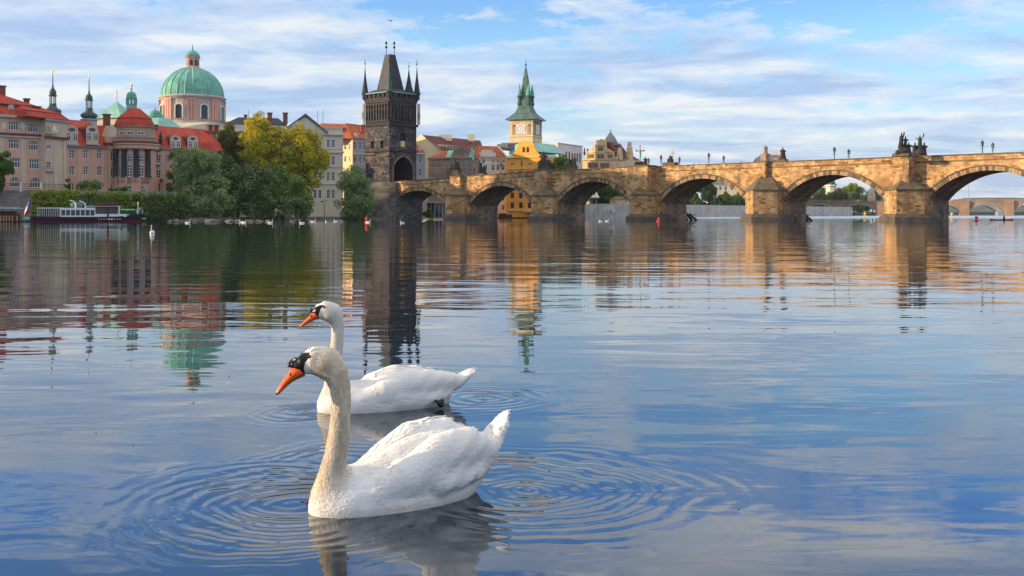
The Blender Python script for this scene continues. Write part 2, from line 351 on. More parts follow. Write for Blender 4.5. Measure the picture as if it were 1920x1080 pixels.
leafmat('leaf_willow', (0.17, 0.26, 0.085), (0.33, 0.43, 0.17))
leafmat('leaf_lime', (0.22, 0.29, 0.025), (0.44, 0.44, 0.035), 0.22)
leafmat('leaf_yellow', (0.36, 0.36, 0.025), (0.85, 0.60, 0.03), 0.22)
leafmat('leaf_olive', (0.09, 0.11, 0.022), (0.23, 0.17, 0.04))
leafmat('leaf_green', (0.08, 0.15, 0.025), (0.19, 0.28, 0.045))
leafmat('leaf_dark', (0.035, 0.075, 0.03), (0.085, 0.14, 0.05))
leafmat('leaf_hedge', (0.18, 0.25, 0.025), (0.34, 0.39, 0.04))
# ------------------------------------------------------------ water
# swan places (on the water), used for the rings they make
SW1 = Vector((-0.55, 4.79, 0)); SW2 = Vector((-0.80, 7.25, 0))
def water_mat():
    m = bpy.data.materials.new('river_water'); m.use_nodes = True; t = m.node_tree; t.nodes.clear()
    o = N(t, 'ShaderNodeOutputMaterial')
    b = N(t, 'ShaderNodeBsdfPrincipled', ins={'Base Color': (0.008, 0.014, 0.022, 1), 'Roughness': 0.012, 'IOR': 1.85, 'Specular IOR Level': 0.5})
    g = N(t, 'ShaderNodeNewGeometry'); pos = g.outputs['Position']
    def nz(scale, detail, sx, sy, rot=0.0, dist=0.0, rough=0.5):
        mp = N(t, 'ShaderNodeMapping'); mp.inputs['Scale'].default_value = (sx, sy, 1); mp.inputs['Rotation'].default_value = (0, 0, rot)
        L(t, pos, mp.inputs[0])
        n = N(t, 'ShaderNodeTexNoise', ins={'Scale': scale, 'Detail': detail, 'Distortion': dist, 'Roughness': rough}); L(t, mp.outputs[0], n.inputs['Vector'])
        return n.outputs[0]
    sp = N(t, 'ShaderNodeSeparateXYZ'); L(t, pos, sp.inputs[0]); X, Y = sp.outputs[0], sp.outputs[1]
    h = M2(t, 'MULTIPLY', nz(0.9, 2, 0.55, 1.3, rad(8), 0.6), WA[0])            # slow swell near
    h = M2(t, 'ADD', h, M2(t, 'MULTIPLY', nz(3.2, 2, 0.45, 1.2, rad(-10), 0.5), WA[1]))
    h = M2(t, 'ADD', h, M2(t, 'MULTIPLY', nz(0.22, 2, 0.4, 1.5, rad(3), 0.2), WA[2]))
    # small chop that grows with distance from the sheltered shore
    far = N(t, 'ShaderNodeMapRange', ins={1: 9.0, 2: 45.0, 3: 0.0, 4: 1.0}); L(t, Y, far.inputs[0])
    patch = RAMP(t, nz(0.05, 3, 0.5, 1.6), [(0.35, 0.35), (0.65, 1.0)])
    chop = M2(t, 'MULTIPLY', nz(1.6, 3, 0.5, 1.3, rad(5), 0.3), WA[3])
    h = M2(t, 'ADD', h, M2(t, 'MULTIPLY', M2(t, 'MULTIPLY', chop, patch), far.outputs[0]))
    # rings
    wob = M2(t, 'ADD', M2(t, 'MULTIPLY', nz(1.5, 2, 1, 1), 0.34), M2(t, 'MULTIPLY', nz(5.0, 2, 1, 1), 0.07))
    def ring(cx, cy, r0, r1, lam, amp, ph=0.0):
        dx = M2(t, 'SUBTRACT', X, cx); dy = M2(t, 'SUBTRACT', Y, cy)
        r = M2(t, 'SQRT', M2(t, 'ADD', M2(t, 'MULTIPLY', dx, dx), M2(t, 'MULTIPLY', dy, dy)))
        r = M2(t, 'ADD', r, wob)
        s = M2(t, 'SINE', M2(t, 'ADD', M2(t, 'MULTIPLY', r, 2*math.pi/lam), ph))
        e1 = N(t, 'ShaderNodeMapRange', interpolation_type='SMOOTHSTEP', ins={1: r0, 2: r0+0.25*(r1-r0), 3: 0.0, 4: 1.0}); L(t, r, e1.inputs[0])
        e2 = N(t, 'ShaderNodeMapRange', interpolation_type='SMOOTHSTEP', ins={1: r0+0.4*(r1-r0), 2: r1, 3: 1.0, 4: 0.0}); L(t, r, e2.inputs[0])
        sec = RAMP(t, nz(1.1, 2, 1, 1, 0.4+ph), [(0.3, 0.35), (0.6, 1.0)])
        return M2(t, 'MULTIPLY', M2(t, 'MULTIPLY', s, amp), M2(t, 'MULTIPLY', sec, M2(t, 'MULTIPLY', e1.outputs[0], e2.outputs[0])))
    for a in RINGS: h = M2(t, 'ADD', h, ring(*a))
    bp = N(t, 'ShaderNodeBump', ins={'Strength': 1.0, 'Distance': 1.0}); L(t, h, bp.inputs['Height']); L(t, bp.outputs[0], b.inputs['Normal'])
    L(t, b.outputs[0], o.inputs[0]); MT['water'] = m
WA = (0.0105, 0.0015, 0.034, 0.0085)
RINGS = [(-0.98, 4.78, 0.1, 1.3, 0.105, 0.0020), (0.08, 5.02, 0.0, 1.35, 0.115, 0.0021), (-0.9, 5.6, 0.1, 0.9, 0.09, 0.0012, 1.0),
         (-1.35, 7.0, 0.0, 0.8, 0.10, 0.0011, 2.0), (-0.2, 7.5, 0.0, 1.0, 0.10, 0.0010, 0.5)]
water_mat()
mb = MB(); mb.face([(-7000, -60, 0), (7000, -60, 0), (7000, 9000, 0), (-7000, 9000, 0)])
wt = mb.build('water', MT['water']); tag(wt, kind='structure')

# ------------------------------------------------------------ land
def slab(name, poly, z0, z1, top, side, label=None, cat=None, kind='structure'):
    mb = MB(); n = len(poly)
    mb.face([(x, y, z1) for x, y in poly], 0)
    for i in range(n):
        a = poly[i]; b = poly[(i+1) % n]
        mb.face([(a[0], a[1], z0), (b[0], b[1], z0), (b[0], b[1], z1), (a[0], a[1], z1)], 1)
    return tag(mb.build(name, [MT[top], MT[side]]), label, cat, kind=kind)
def G(px, Y): p = P(px, HY, Y); return (p.x, p.y)
slab('river_bank', [(-260, 120), G(-250, 150), G(0, 186), G(120, 192), G(330, 206), G(450, 226), G(560, 240), G(700, 252), G(760, 262), G(800, 330), G(952, 338), G(1070, 344), (60, 700), (-800, 700), (-800, 120)], -1.5, 0.55, 'earth', 'rock')
slab('terrace', [(-262, 150), G(-250, 164), G(0, 192), G(128, 197), G(331, 210), G(337, 224), G(425, 238), G(425, 262), (-400, 300), (-500, 150)], 0, 5.6, 'asphalt', 'quay_stone')
slab('quay_ground', [G(1072, 340), G(1090, 318), G(1180, 322), (150, 470), (60, 700), (-60, 700), G(1070, 350)], -1.5, 4.3, 'asphalt', 'quay_wall')
# far bank beyond the arches
slab('far_bank', [(60, 690), G(1270, 540), G(1400, 552), G(1404, 600), G(1408, 690), (230, 1200), (60, 1500)], -1.5, 5.2, 'earth', 'quay_wall')
slab('far_bank', [G(1410, 692), G(1660, 705), G(1700, 1200), (235, 1200)], -1.5, 1.2, 'earth', 'earth')
slab('distant_bank', [(330, 1500), (2600, 1500), (4200, 2600), (100, 2600), (150, 1500)], -2, 4, 'earth', 'earth')
# hill on the horizon
mb = MB(); nx = 60
hx = np.linspace(1000, 3300, nx)
top = [3+25*math.exp(-((x-1500)/95)**2)*(1+0.05*math.sin(x/40.0))+11*math.exp(-((x-1650)/70)**2) for x in hx]
for i in range(nx-1):
    for j in range(8):
        def q(ii, jj):
            a = math.pi/2*jj/8; return (hx[ii], 2650+900*(1-math.cos(a)), 1.0+top[ii]*1.9*math.sin(a))
        mb.face([q(i, j), q(i+1, j), q(i+1, j+1), q(i, j+1)])
tag(mb.build('hill', MT['hill_wood'], smooth=True), kind='structure')
# weir: a low step of broken white water
wm = bpy.data.materials.new('weir_water'); wm.use_nodes = True; t = wm.node_tree; b = t.nodes['Principled BSDF']
g = N(t, 'ShaderNodeNewGeometry'); mp = N(t, 'ShaderNodeMapping'); mp.inputs['Scale'].default_value = (1.6, 0.25, 1.0); L(t, g.outputs['Position'], mp.inputs[0])
n = N(t, 'ShaderNodeTexNoise', ins={'Scale': 0.6, 'Detail': 6, 'Roughness': 0.7}); L(t, mp.outputs[0], n.inputs['Vector'])
L(t, RAMP(t, n.outputs[0], [(0.42, (0.12, 0.17, 0.20)), (0.62, (0.62, 0.68, 0.70))]), b.inputs['Base Color']); b.inputs['Roughness'].default_value = 0.25
bp = N(t, 'ShaderNodeBump', ins={'Distance': 0.15}); L(t, n.outputs[0], bp.inputs['Height']); L(t, bp.outputs[0], b.inputs['Normal'])
mb = MB(); A0, B0 = P(1240, HY, 300), P(2300, HY, 330); A1, B1 = P(1240, HY, 318), P(2300, HY, 380); A2, B2 = P(1240, HY, 520), P(2300, HY, 700)
def zz(p, z): return (p.x, p.y, z)
mb.face([zz(A0, 0.02), zz(B0, 0.02), zz(B1, 0.28), zz(A1, 0.28)]); mb.face([zz(A1, 0.28), zz(B1, 0.28), zz(B2, 0.3), zz(A2, 0.3)])
tag(mb.build('weir', wm), kind='structure')

# ------------------------------------------------------------ the stone bridge
Y0 = 245.0
BF = frot((-0.05*Y0, Y0), (0.0786, -0.0714))
PITCH = 26.0; WID = 9.5; HP = 2.9
def topz(s):
    k = s/PITCH
    return 9.0+(k+0.95)*0.74 if k < 1 else 10.45+0.05*(k-1)
bridge = thing('stone_bridge', 'long weathered sandstone arch bridge crossing the river from the dark tower to the right edge', 'bridge', BF.pt(52, 0, 0))
spans = []   # (s left, s right, springing, crown)
piers = [-0.98, 0, 1, 2, 3, 4, 5, 6]
for i in range(len(piers)-1):
    a = piers[i]*PITCH; b = piers[i+1]*PITCH
    h0 = 3.4 if i else 1.5
    h1 = 3.4
    spans.append((a+h0, b-h1, 3.0+0.1*i, topz((a+b)/2)-(2.55 if i else 2.5)))
def arc(a, b, zs, zc, n=24, off=0.0):
    hs = (b-a)/2; r = zc-zs; R = (hs*hs+r*r)/(2*r); cz = zc-R; th = math.asin(min(1, hs/R)) if r < hs else math.pi-math.asin(hs/R)
    m = (a+b)/2
    return [(m+(R+off)*math.sin(-th+2*th*i/n), cz+(R+off)*math.cos(-th+2*th*i/n)) for i in range(n+1)]
body = MB()
sA, sB = spans[0][0]-2.2, spans[-1][1]+3.4
for d, flip in ((0, 0), (WID, 1)):
    prev = sA
    for (a, b, zs, zc) in spans:
        pts = arc(a, b, zs, zc)
        body.face([BF.pt(prev, d, -2), BF.pt(a, d, -2), BF.pt(a, d, zs), BF.pt(a, d, topz(a)), BF.pt(prev, d, topz(prev))], 0)
        body.v  # solid strip above each arch
        for i in range(len(pts)-1):
            p, q = pts[i], pts[i+1]
            body.face([BF.pt(p[0], d, p[1]), BF.pt(q[0], d, q[1]), BF.pt(q[0], d, topz(q[0])), BF.pt(p[0], d, topz(p[0]))], 0)
        prev = b
    body.face([BF.pt(prev, d, -2), BF.pt(sB, d, -2), BF.pt(sB, d, topz(sB)), BF.pt(prev, d, topz(prev))], 0)
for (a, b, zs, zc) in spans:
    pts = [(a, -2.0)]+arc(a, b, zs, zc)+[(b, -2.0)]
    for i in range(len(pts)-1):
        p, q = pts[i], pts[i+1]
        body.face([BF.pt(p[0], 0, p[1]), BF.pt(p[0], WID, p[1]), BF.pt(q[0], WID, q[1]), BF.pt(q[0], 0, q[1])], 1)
ss = np.linspace(sA, sB, 30)
for i in range(29):
    a, b = ss[i], ss[i+1]
    for (d0, d1, dz) in ((0, 0.45, 0), (0.45, WID-0.45, -1.05), (WID-0.45, WID, 0)):
        body.face([BF.pt(a, d0, topz(a)+dz), BF.pt(b, d0, topz(b)+dz), BF.pt(b, d1, topz(b)+dz), BF.pt(a, d1, topz(a)+dz)], 0)
    for d in (0.45, WID-0.45):
        body.face([BF.pt(a, d, topz(a)-1.05), BF.pt(b, d, topz(b)-1.05), BF.pt(b, d, topz(b)), BF.pt(a, d, topz(a))], 0)
body.face([BF.pt(sB, 0, -2), BF.pt(sB, WID, -2), BF.pt(sB, WID, topz(sB)), BF.pt(sB, 0, topz(sB))], 0)
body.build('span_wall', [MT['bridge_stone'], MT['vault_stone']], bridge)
for d, nm in ((-0.12, 'parapet_coping'), (WID-0.45, 'parapet_coping')):
    cp = MB()
    for i in range(29):
        a, b = ss[i], ss[i+1]
        for z0_, z1_, dd in ((0.0, 0.16, 0.0), (-0.95, -0.82, 0.06)):
            if z0_ < 0 and d > 0: continue
            lo = [BF.pt(a, d+dd, topz(a)+z0_), BF.pt(b, d+dd, topz(b)+z0_), BF.pt(b, d+0.62-dd*8*0, topz(b)+z0_), BF.pt(a, d+0.62, topz(a)+z0_)]
            if z0_ < 0: lo = [BF.pt(a, d+dd, topz(a)+z0_), BF.pt(b, d+dd, topz(b)+z0_), BF.pt(b, -0.003, topz(b)+z0_), BF.pt(a, -0.003, topz(a)+z0_)]
            cp.hexa(lo, [p+Vector((0, 0, z1_-z0_)) for p in lo])
    cp.build(nm, MT['cap_stone'], bridge)
for (a, b, zs, zc) in spans:     # arch rings of single stones
    vr = MB(); rj = random.Random(int(a*10))
    n = 46; p0 = arc(a, b, zs, zc, n, 0.0); p1 = arc(a, b, zs, zc, n, 0.72)
    for i in range(n):
        pr = 0.10+rj.random()*0.04; g = 0.05
        def lp(A, B, t): return (A[0]+(B[0]-A[0])*t, A[1]+(B[1]-A[1])*t)
        i0, i1 = lp(p0[i], p0[i+1], g), lp(p0[i], p0[i+1], 1-g); o0, o1 = lp(p1[i], p1[i+1], g), lp(p1[i], p1[i+1], 1-g)
        f = [BF.pt(i0[0], -pr, i0[1]), BF.pt(i1[0], -pr, i1[1]), BF.pt(o1[0], -pr, o1[1]), BF.pt(o0[0], -pr, o0[1])]
        k = [p+BF.n*(pr+0.3) for p in f]
        vr.hexa(k, f, 0 if rj.random() < 0.62 else 1)
    q0 = arc(a, b, zs, zc, n, 0.72); q1 = arc(a, b, zs, zc, n, 0.92)
    for i in range(n):
        f = [BF.pt(q0[i][0], -0.2, q0[i][1]), BF.pt(q0[i+1][0], -0.2, q0[i+1][1]), BF.pt(q1[i+1][0], -0.2, q1[i+1][1]), BF.pt(q1[i][0], -0.2, q1[i][1])]
        vr.hexa([p+BF.n*0.5 for p in f], f, 1)
    vr.build('arch_ring', [MT['voussoir_stone'], MT['cap_stone']], bridge)
def pier(k, w2, zcap, but_w, but_p, plen, cap_h, oct_=False, soff=0.0):
    s = k*PITCH+soff
    p = MB()
    # lower cutwater: pentagon plan
    def plan(e, w): return [(s-w, 2), (s-w, -0.1-e), (s+w*0.10, -plen-e*1.4), (s+w*0.13, -plen-e*1.4), (s+w, -plen*0.36-e), (s+w, 2)]
    def ring_(z0, z1, e0, e1, w0, w1, m, top=True):
        A = [BF.pt(a, d, z0) for a, d in plan(e0, w0)]; B = [BF.pt(a, d, z1) for a, d in plan(e1, w1)]
        n = len(A)
        for i in range(n): p.face([A[i], A[(i+1) % n], B[(i+1) % n], B[i]], m)
        if top: p.face(B, m)
    ring_(1.3, zcap, 0, 0, w2, w2, 0)
    ring_(zcap, zcap+0.25, 0.15, 0.15, w2+0.15, w2+0.15, 1)
    ring_(0.75, 1.3, 0.55, 0.1, w2+0.6, w2+0.1, 2, True); ring_(-2, 0.75, 0.6, 0.6, w2+0.7, w2+0.7, 2, True)
    base = [BF.pt(a, d, zcap+0.25) for a, d in plan(0.15, w2+0.15)]
    apex = BF.pt(s, -but_p*0.6, zcap+cap_h)
    for i in range(1, 4): p.face([base[i], base[i+1], apex], 1)
    ap0, ap1 = BF.pt(s-w2*0.3, 0.3, zcap+cap_h), BF.pt(s+w2*0.3, 0.3, zcap+cap_h)
    p.face([base[0], base[1], apex, ap0], 1); p.face([base[4], base[5], ap1, apex], 1)
    if but_w:
        q = MB()
        if not oct_: pl = [(s-but_w, 0.4), (s-but_w, -but_p), (s+but_w, -but_p), (s+but_w, 0.4)]
        else: pl = [(s-but_w, 0.4), (s-but_w, -but_p*0.55), (s-but_w*0.45, -but_p), (s+but_w*0.45, -but_p), (s+but_w, -but_p*0.55), (s+but_w, 0.4)]
        z1 = topz(s)+0.02; n = len(pl)
        A = [BF.pt(a, d, zcap-0.5) for a, d in pl]; B = [BF.pt(a, d, z1) for a, d in pl]
        for i in range(n): q.face([A[i], A[(i+1) % n], B[(i+1) % n], B[i]], 0)
        q.face(B, 1)
        A = [BF.pt(s+(a-s)*1.06, d*1.05-0.05, z1) for a, d in pl]; B = [x+Vector((0, 0, 0.28)) for x in A]
        for i in range(n): q.face([A[i], A[(i+1) % n], B[(i+1) % n], B[i]], 1)
        q.face(B, 1)
    o = p.build('pier', [MT['bridge_stone'], MT['cap_stone'], MT['wet_stone']], bridge)
    if but_w: q.build('buttress', [MT['bridge_stone'], MT['cap_stone']], o)
PR = {0: (3.6, 5.4, 1.6, 1.2, 4.6, 2.2), 1: (3.7, 5.0, 1.75, 1.4, 4.7, 2.4), 2: (3.6, 4.9, 2.4, 2.7, 5.0, 2.0), 3: (3.7, 5.4, 0.8, 1.0, 4.7, 3.0), 4: (3.7, 5.1, 1.35, 2.3, 5.2, 2.1), 5: (3.4, 5.3, 1.2, 1.4, 4.6, 3.0)}
for k, (w2, zc, bw, bpj, pl, ch) in PR.items(): pier(k, w2, zc, bw, bpj, pl, ch)

# ------------------------------------------------------------ windows
WC = {}
def win_meshes(w, h, nx, ny, arch, paint):
    key = (round(w, 1), round(h, 1), nx, ny, arch, paint)
    if key in WC: return WC[key]
    w, h = max(0.3, key[0]), max(0.3, key[1]); m = MB(); r = w/2; t = min(0.09, w*0.1)
    def bar(x0, x1, z0, z1, y0=-0.04, y1=0.06): m.box(x0, x1, y0, y1, z0, z1)
    if arch:
        zt = h-r
        bar(-r, -r+t, 0, zt); bar(r-t, r, 0, zt); bar(-r+t, r-t, 0, t)
        q = 8
        for i in range(q):
            a, b = math.pi*i/q, math.pi*(i+1)/q
            c = [(r*math.cos(a), zt+r*math.sin(a)), (r*math.cos(b), zt+r*math.sin(b)), ((r-t)*math.cos(b), zt+(r-t)*math.sin(b)), ((r-t)*math.cos(a), zt+(r-t)*math.sin(a))]
            m.hexa([(x, 0.06, z) for x, z in c], [(x, -0.04, z) for x, z in c])
        for i in range(1, nx): x = -r+w*i/nx; bar(x-t*.45, x+t*.45, t, zt+math.sqrt(max(0, r*r-x*x))-t*0.5, -0.03, 0.05)
        for j in range(1, ny+1): z = t+(zt-t)*j/ny; bar(-r+t, r-t, z-t*.5, z+t*.5, -0.034, 0.054)
    else:
        bar(-r, -r+t, 0, h); bar(r-t, r, 0, h); bar(-r+t, r-t, 0, t); bar(-r+t, r-t, h-t, h)
        for i in range(1, nx): x = -r+w*i/nx; bar(x-t*.5, x+t*.5, t, h-t, -0.03, 0.05)
        for j in range(1, ny): z = h*(0.62 if ny == 2 else j/ny); bar(-r+t, r-t, z-t*.4, z+t*.4, -0.034, 0.054)
    me = _me(m, 'window', [MT[paint]])
    g = MB()
    if arch:
        pts = [(-r, 0), (r, 0)]+[(r*math.cos(math.pi*i/10), h-r+r*math.sin(math.pi*i/10)) for i in range(11)]
        g.face([(x*0.98, 0.03, z) for x, z in pts[:2]+pts[2:]])
    else: g.face([(-r+.01, 0.03, 0.01), (r-.01, 0.03, 0.01), (r-.01, 0.03, h-.01), (-r+.01, 0.03, h-.01)])
    WC[key] = (me, _me(g, 'pane', [MT['window_glass']])); return WC[key]
def _me(mb, name, mats):
    me = bpy.data.meshes.new(name); me.from_pydata(mb.v, [], mb.f)
    for q in mats: me.materials.append(q)
    me.polygons.foreach_set('material_index', mb.m); uvs(me, np.array(mb.v, float)); me.update(); return me
def add_win(root, loc, ang, w, h, nx=2, ny=2, arch=False, paint='window_paint'):
    a, b = win_meshes(w, h, nx, ny, arch, paint)
    o = mesh_obj('window', a, root, Vector(loc)-wloc(root), ang); mesh_obj('pane', b, o); return o
class Bld:
    def __init__(s, name, label, F, cat='house', at=None):
        s.F = F; s.root = thing(name, label, cat, at or F.pt(0, 0, 0)); s.holes = {}; s.F0 = F
    def win(s, px, py, wp, hp, nx=2, ny=2, arch=False, F=None, d=0.0, paint='window_paint', hole=True, rec=0.18):
        F = F or s.F; a, b = F.s_(px-wp/2, d), F.s_(px+wp/2, d); z0, z1 = F.z(px, py+hp/2, d), F.z(px, py-hp/2, d)
        w, h = max(0.3, round(b-a, 1)), max(0.3, round(z1-z0, 1)); m = (a+b)/2; zm = (z0+z1)/2
        a, b, z0, z1 = m-w/2, m+w/2, zm-h/2, zm+h/2
        if hole: s.holes.setdefault(id(F), []).append((a, b, z0, z1, arch))
        add_win(s.root, F.pt(m, d+(rec if hole else -0.03), z0), F.ang, w, h, nx, ny, arch, paint)
        return a, b, z0, z1
    def wall(s, s0, s1, z0, z1, depth, m, name='wall', F=None, m2=None):
        F = F or s.F; mb = MB(); hs = [h for h in s.holes.get(id(F), []) if h[0] > s0 and h[1] < s1 and h[2] > z0 and h[3] < z1]
        wall(mb, F, s0, s1, z0, z1, hs)
        for (a, b, c, e) in (((s1, 0), (s1, depth), 0, 0), ((s1, depth), (s0, depth), 0, 0), ((s0, depth), (s0, 0), 0, 0)):
            mb.face([F.pt(*a, z0), F.pt(*b, z0), F.pt(*b, z1), F.pt(*a, z1)], 1 if m2 else 0)
        mb.face([F.pt(s0, 0, z1), F.pt(s1, 0, z1), F.pt(s1, depth, z1), F.pt(s0, depth, z1)])
        mb.face([F.pt(s0, 0.35, z0+.01), F.pt(s0, 0.35, z1-.01), F.pt(s1, 0.35, z1-.01), F.pt(s1, 0.35, z0+.01)])
        return mb.build(name, [MT[m], MT[m2 or m]], s.root)
    def band(s, s0, s1, z0, z1, pr, m, name='cornice', F=None, back=0.1):
        mb = MB(); fbox(mb, F or s.F, s0-pr*0.98, s1+pr*0.98, -pr, back-0.102, z0, z1); return mb.build(name, MT[m], s.root)
    def part(s, name, mb, m, smooth=False): return mb.build(name, [MT[x] for x in (m if isinstance(m, (list, tuple)) else [m])], s.root, smooth=smooth)
def gable_roof(mb, F, s0, s1, d0, d1, z0, zr, over=0.3, along=True, m=0, mg=1):
    # ridge along s (True) or along d (False)
    if along:
        dm = (d0+d1)/2
        A = [F.pt(s0-over, d0-over, z0), F.pt(s1+over, d0-over, z0), F.pt(s1+over, d1+over, z0), F.pt(s0-over, d1+over, z0)]
        R0, R1 = F.pt(s0-over, dm, zr), F.pt(s1+over, dm, zr)
        mb.face([A[0], A[1], R1, R0], m); mb.face([A[2], A[3], R0, R1], m); mb.face([A[3], A[0], R0], mg); mb.face([A[1], A[2], R1], mg)
    else:
        sm = (s0+s1)/2
        A = [F.pt(s0-over, d0-over*0, z0), F.pt(s1+over, d0, z0), F.pt(s1+over, d1+over, z0), F.pt(s0-over, d1+over, z0)]
        R0, R1 = F.pt(sm, d0, zr), F.pt(sm, d1+over, zr)
        mb.face([A[1], A[2], R1, R0], m); mb.face([A[3], A[0], R0, R1], m); mb.face([A[0], A[1], R0], mg); mb.face([A[2], A[3], R1], mg)
def chimney(b, px, py0, py1, wp, F, d, m='brick_chimney'):
    mb = MB(); a, e = F.s_(px-wp/2, d), F.s_(px+wp/2, d); z0, z1 = F.z(px, py1, d), F.z(px, py0, d)
    fbox(mb, F, a, e, d-0.5, d+0.5, z0-1.0, z1); fbox(mb, F, a-.15, e+.15, d-.65, d+.65, z1, z1+.25)
    return mb.build('chimney', MT[m], b.root)
# ------------------------------------------------------------ old bridge tower (dark gothic)
TC = P(730, HY, 259.5)         # nearest corner
TF = frot((TC.x, TC.y), (-BF.u.x, -BF.u.y)); 
# left face runs from the corner along -bridge direction; frame with s to the left is mirrored, so define proper frames
WT = 8.9
TL = frot((TC.x-BF.u.x*WT, TC.y-BF.u.y*WT), BF.u)            # left (river) face: s 0..WT, corner at s=WT
TR = frot((TC.x, TC.y), BF.n)                                 # right (bridge) face: s 0..WT away from corner
def tz(y): return ZW(y, 260)
tower = thing('bridge_tower', 'dark sooty gothic gate tower with wedge roof and corner turrets at the bridge end', 'tower', (TC.x, TC.y, 0))
class TB(Bld):
    def __init__(s, root, F): s.root = root; s.F = F; s.holes = {}
tb = TB(tower, TL)
zb, z1, z2, z3, z4 = 0.3, tz(282), tz(232), tz(186), tz(173)
mb = MB(); H = []
def tw(mb, F, holes, s0, s1, z0, z1_, rec=0.5): wall(mb, F, s0, s1, z0, z1_, holes, rec=rec)
hl = [(2.0, 3.3, tz(277), tz(263)), (5.6, 6.9, tz(277), tz(263))]
tw(mb, TL, hl, 0, WT, tz(345), z2)
mb.face([TL.pt(1, 0.5, tz(280)), TL.pt(8, 0.5, tz(280)), TL.pt(8, 0.5, tz(260)), TL.pt(1, 0.5, tz(260))], 1)
# gate side: pointed arch passage cut as stacked strips
gz0, gzs, gzt = tz(344), tz(318), tz(292); gc, gw = 4.45, 3.1
def gate_hw(z):
    if z <= gzs: return gw
    R = gw*1.45; t = (z-gzs)/(gzt-gzs); y = t*math.sqrt(R*R-(R-gw)**2); return max(0.0, math.sqrt(max(0, R*R-y*y))-(R-gw))
zs_ = [tz(345), gz0]+[gzs+(gzt-gzs)*i/9 for i in range(10)]
for a, b in zip(zs_[:-1], zs_[1:]):
    if b <= gz0+1e-6: mb.face([TR.pt(0, 0, a), TR.pt(WT, 0, a), TR.pt(WT, 0, b), TR.pt(0, 0, b)]); continue
    wa, wb = gate_hw(a), gate_hw(b)
    mb.face([TR.pt(0, 0, a), TR.pt(gc-wa, 0, a), TR.pt(gc-wb, 0, b), TR.pt(0, 0, b)])
    mb.face([TR.pt(gc+wa, 0, a), TR.pt(WT, 0, a), TR.pt(WT, 0, b), TR.pt(gc+wb, 0, b)])
    mb.face([TR.pt(gc-wa, 0, a), TR.pt(gc-wa, 7, a), TR.pt(gc-wb, 7, b), TR.pt(gc-wb, 0, b)], 1)
    mb.face([TR.pt(gc+wa, 7, a), TR.pt(gc+wa, 0, a), TR.pt(gc+wb, 0, b), TR.pt(gc+wb, 7, b)], 1)
mb.face([TR.pt(1, 7, gz0), TR.pt(8, 7, gz0), TR.pt(8, 7, gzt), TR.pt(1, 7, gzt)], 1)
h2 = [(3.4, 5.4, tz(274), tz(247), True)]
tw(mb, TR, h2, 0, WT, gzt, z2, 0.7)
mb.face([TR.pt(3, .7, tz(275)), TR.pt(6, .7, tz(275)), TR.pt(6, .7, tz(246)), TR.pt(3, .7, tz(246))], 1)
for F2 in (frot(TR.pt(WT, 0, 0)[:2], -BF.u), frot(TL.pt(0, WT, 0)[:2], -BF.n)): mb.face([F2.pt(0, 0, tz(345)), F2.pt(WT, 0, tz(345)), F2.pt(WT, 0, z2), F2.pt(0, 0, z2)])
mb.build('shaft', [MT['tower_stone'], MT['dark_carving']], tower)
# gothic gate moulding
mb = MB()
for sg in (-1, 1):
    pts = [TR.pt(gc+sg*(gate_hw(z)+0.3), -0.12, z) for z in [gz0, gzs]+[gzs+(gzt-gzs)*i/8 for i in range(1, 9)]]+[TR.pt(gc, -0.12, gzt+0.8)]
    mb.tube(pts, 0.28, 6)
mb.build('gate_moulding', MT['light_carving'], tower)
mb = MB(); fbox(mb, TR, 3.7, 5.1, -.05, 0.45, tz(274), tz(263)); mb.build('relief_panel', MT['sandstone'], tower)
# lower grey pier under the tower
mb = MB(); pl = [(-1.0, -0.6), (WT+2.3, -0.6), (WT+4.0, -3.2), (WT+4.6, 2), (WT+4.6, WT), (-1.0, WT)]
pl = [(-0.6, -0.7), (WT*0.55, -3.6), (WT+1.4, -0.7), (WT+2.2, 0), (WT+2.2, WT), (-0.6, WT)]
def prism(mb, F, pl, z0, z1, m=0, sc=1.0, mt=None):
    c = (sum(a for a, d in pl)/len(pl), sum(d for a, d in pl)/len(pl)); q = [(c[0]+(a-c[0])*sc, c[1]+(d-c[1])*sc) for a, d in pl]
    A = [F.pt(a, d, z0) for a, d in pl]; B = [F.pt(a, d, z1) for a, d in q]; n = len(pl)
    for i in range(n): mb.face([A[i], A[(i+1) % n], B[(i+1) % n], B[i]], m)
    mb.face(B, m if mt is None else mt)
prism(mb, TL, pl, -2, tz(352)); prism(mb, TL, pl, tz(352), tz(342), 1, 0.93)
mb.build('foundation', [MT['grey_stone'], MT['grey_stone']], tower)
# upper storey with tall blind panels
mb = MB(); e = 0.12
def sq(F, o, z0, z1, m=0): fbox(mb, TL, -o, WT+o, -o, WT+o, z0, z1, m)
sq(TL, 0.0, z2, z3); sq(TL, 0.35, z2-0.35, z2+0.25); sq(TL, 0.3, z1-0.25, z1+0.2); mb.build('gallery_storey', MT['dark_carving'], tower)
mb = MB()
for F in (TL, TR):
    n = 8
    for i in range(n+1):
        s = 0.35+(WT-0.7)*i/n; fbox(mb, F, s-0.13, s+0.13, -0.3, 0.0-0.002, z2+0.9, z3-0.5)
    fbox(mb, F, 0.1, WT-0.1, -0.22, -0.003, z2+0.75, z2+1.05); fbox(mb, F, 0.1, WT-0.1, -0.2, -0.003, (z2+z3)/2+0.6, (z2+z3)/2+0.85); fbox(mb, F, 0.1, WT-0.1, -0.26, -0.003, z3-1.1, z3-0.8)
    for i in range(n):
        s = 0.35+(WT-0.7)*(i+0.5)/n
        if F is TR or i in (2, 5): 
            q = [F.pt(s-0.3, -0.08, z3-1.3), F.pt(s, -0.08, z3-0.9), F.pt(s+0.3, -0.08, z3-1.3)]; mb.face(q)
mb.build('panel_tracery', MT['tower_carving'], tower)
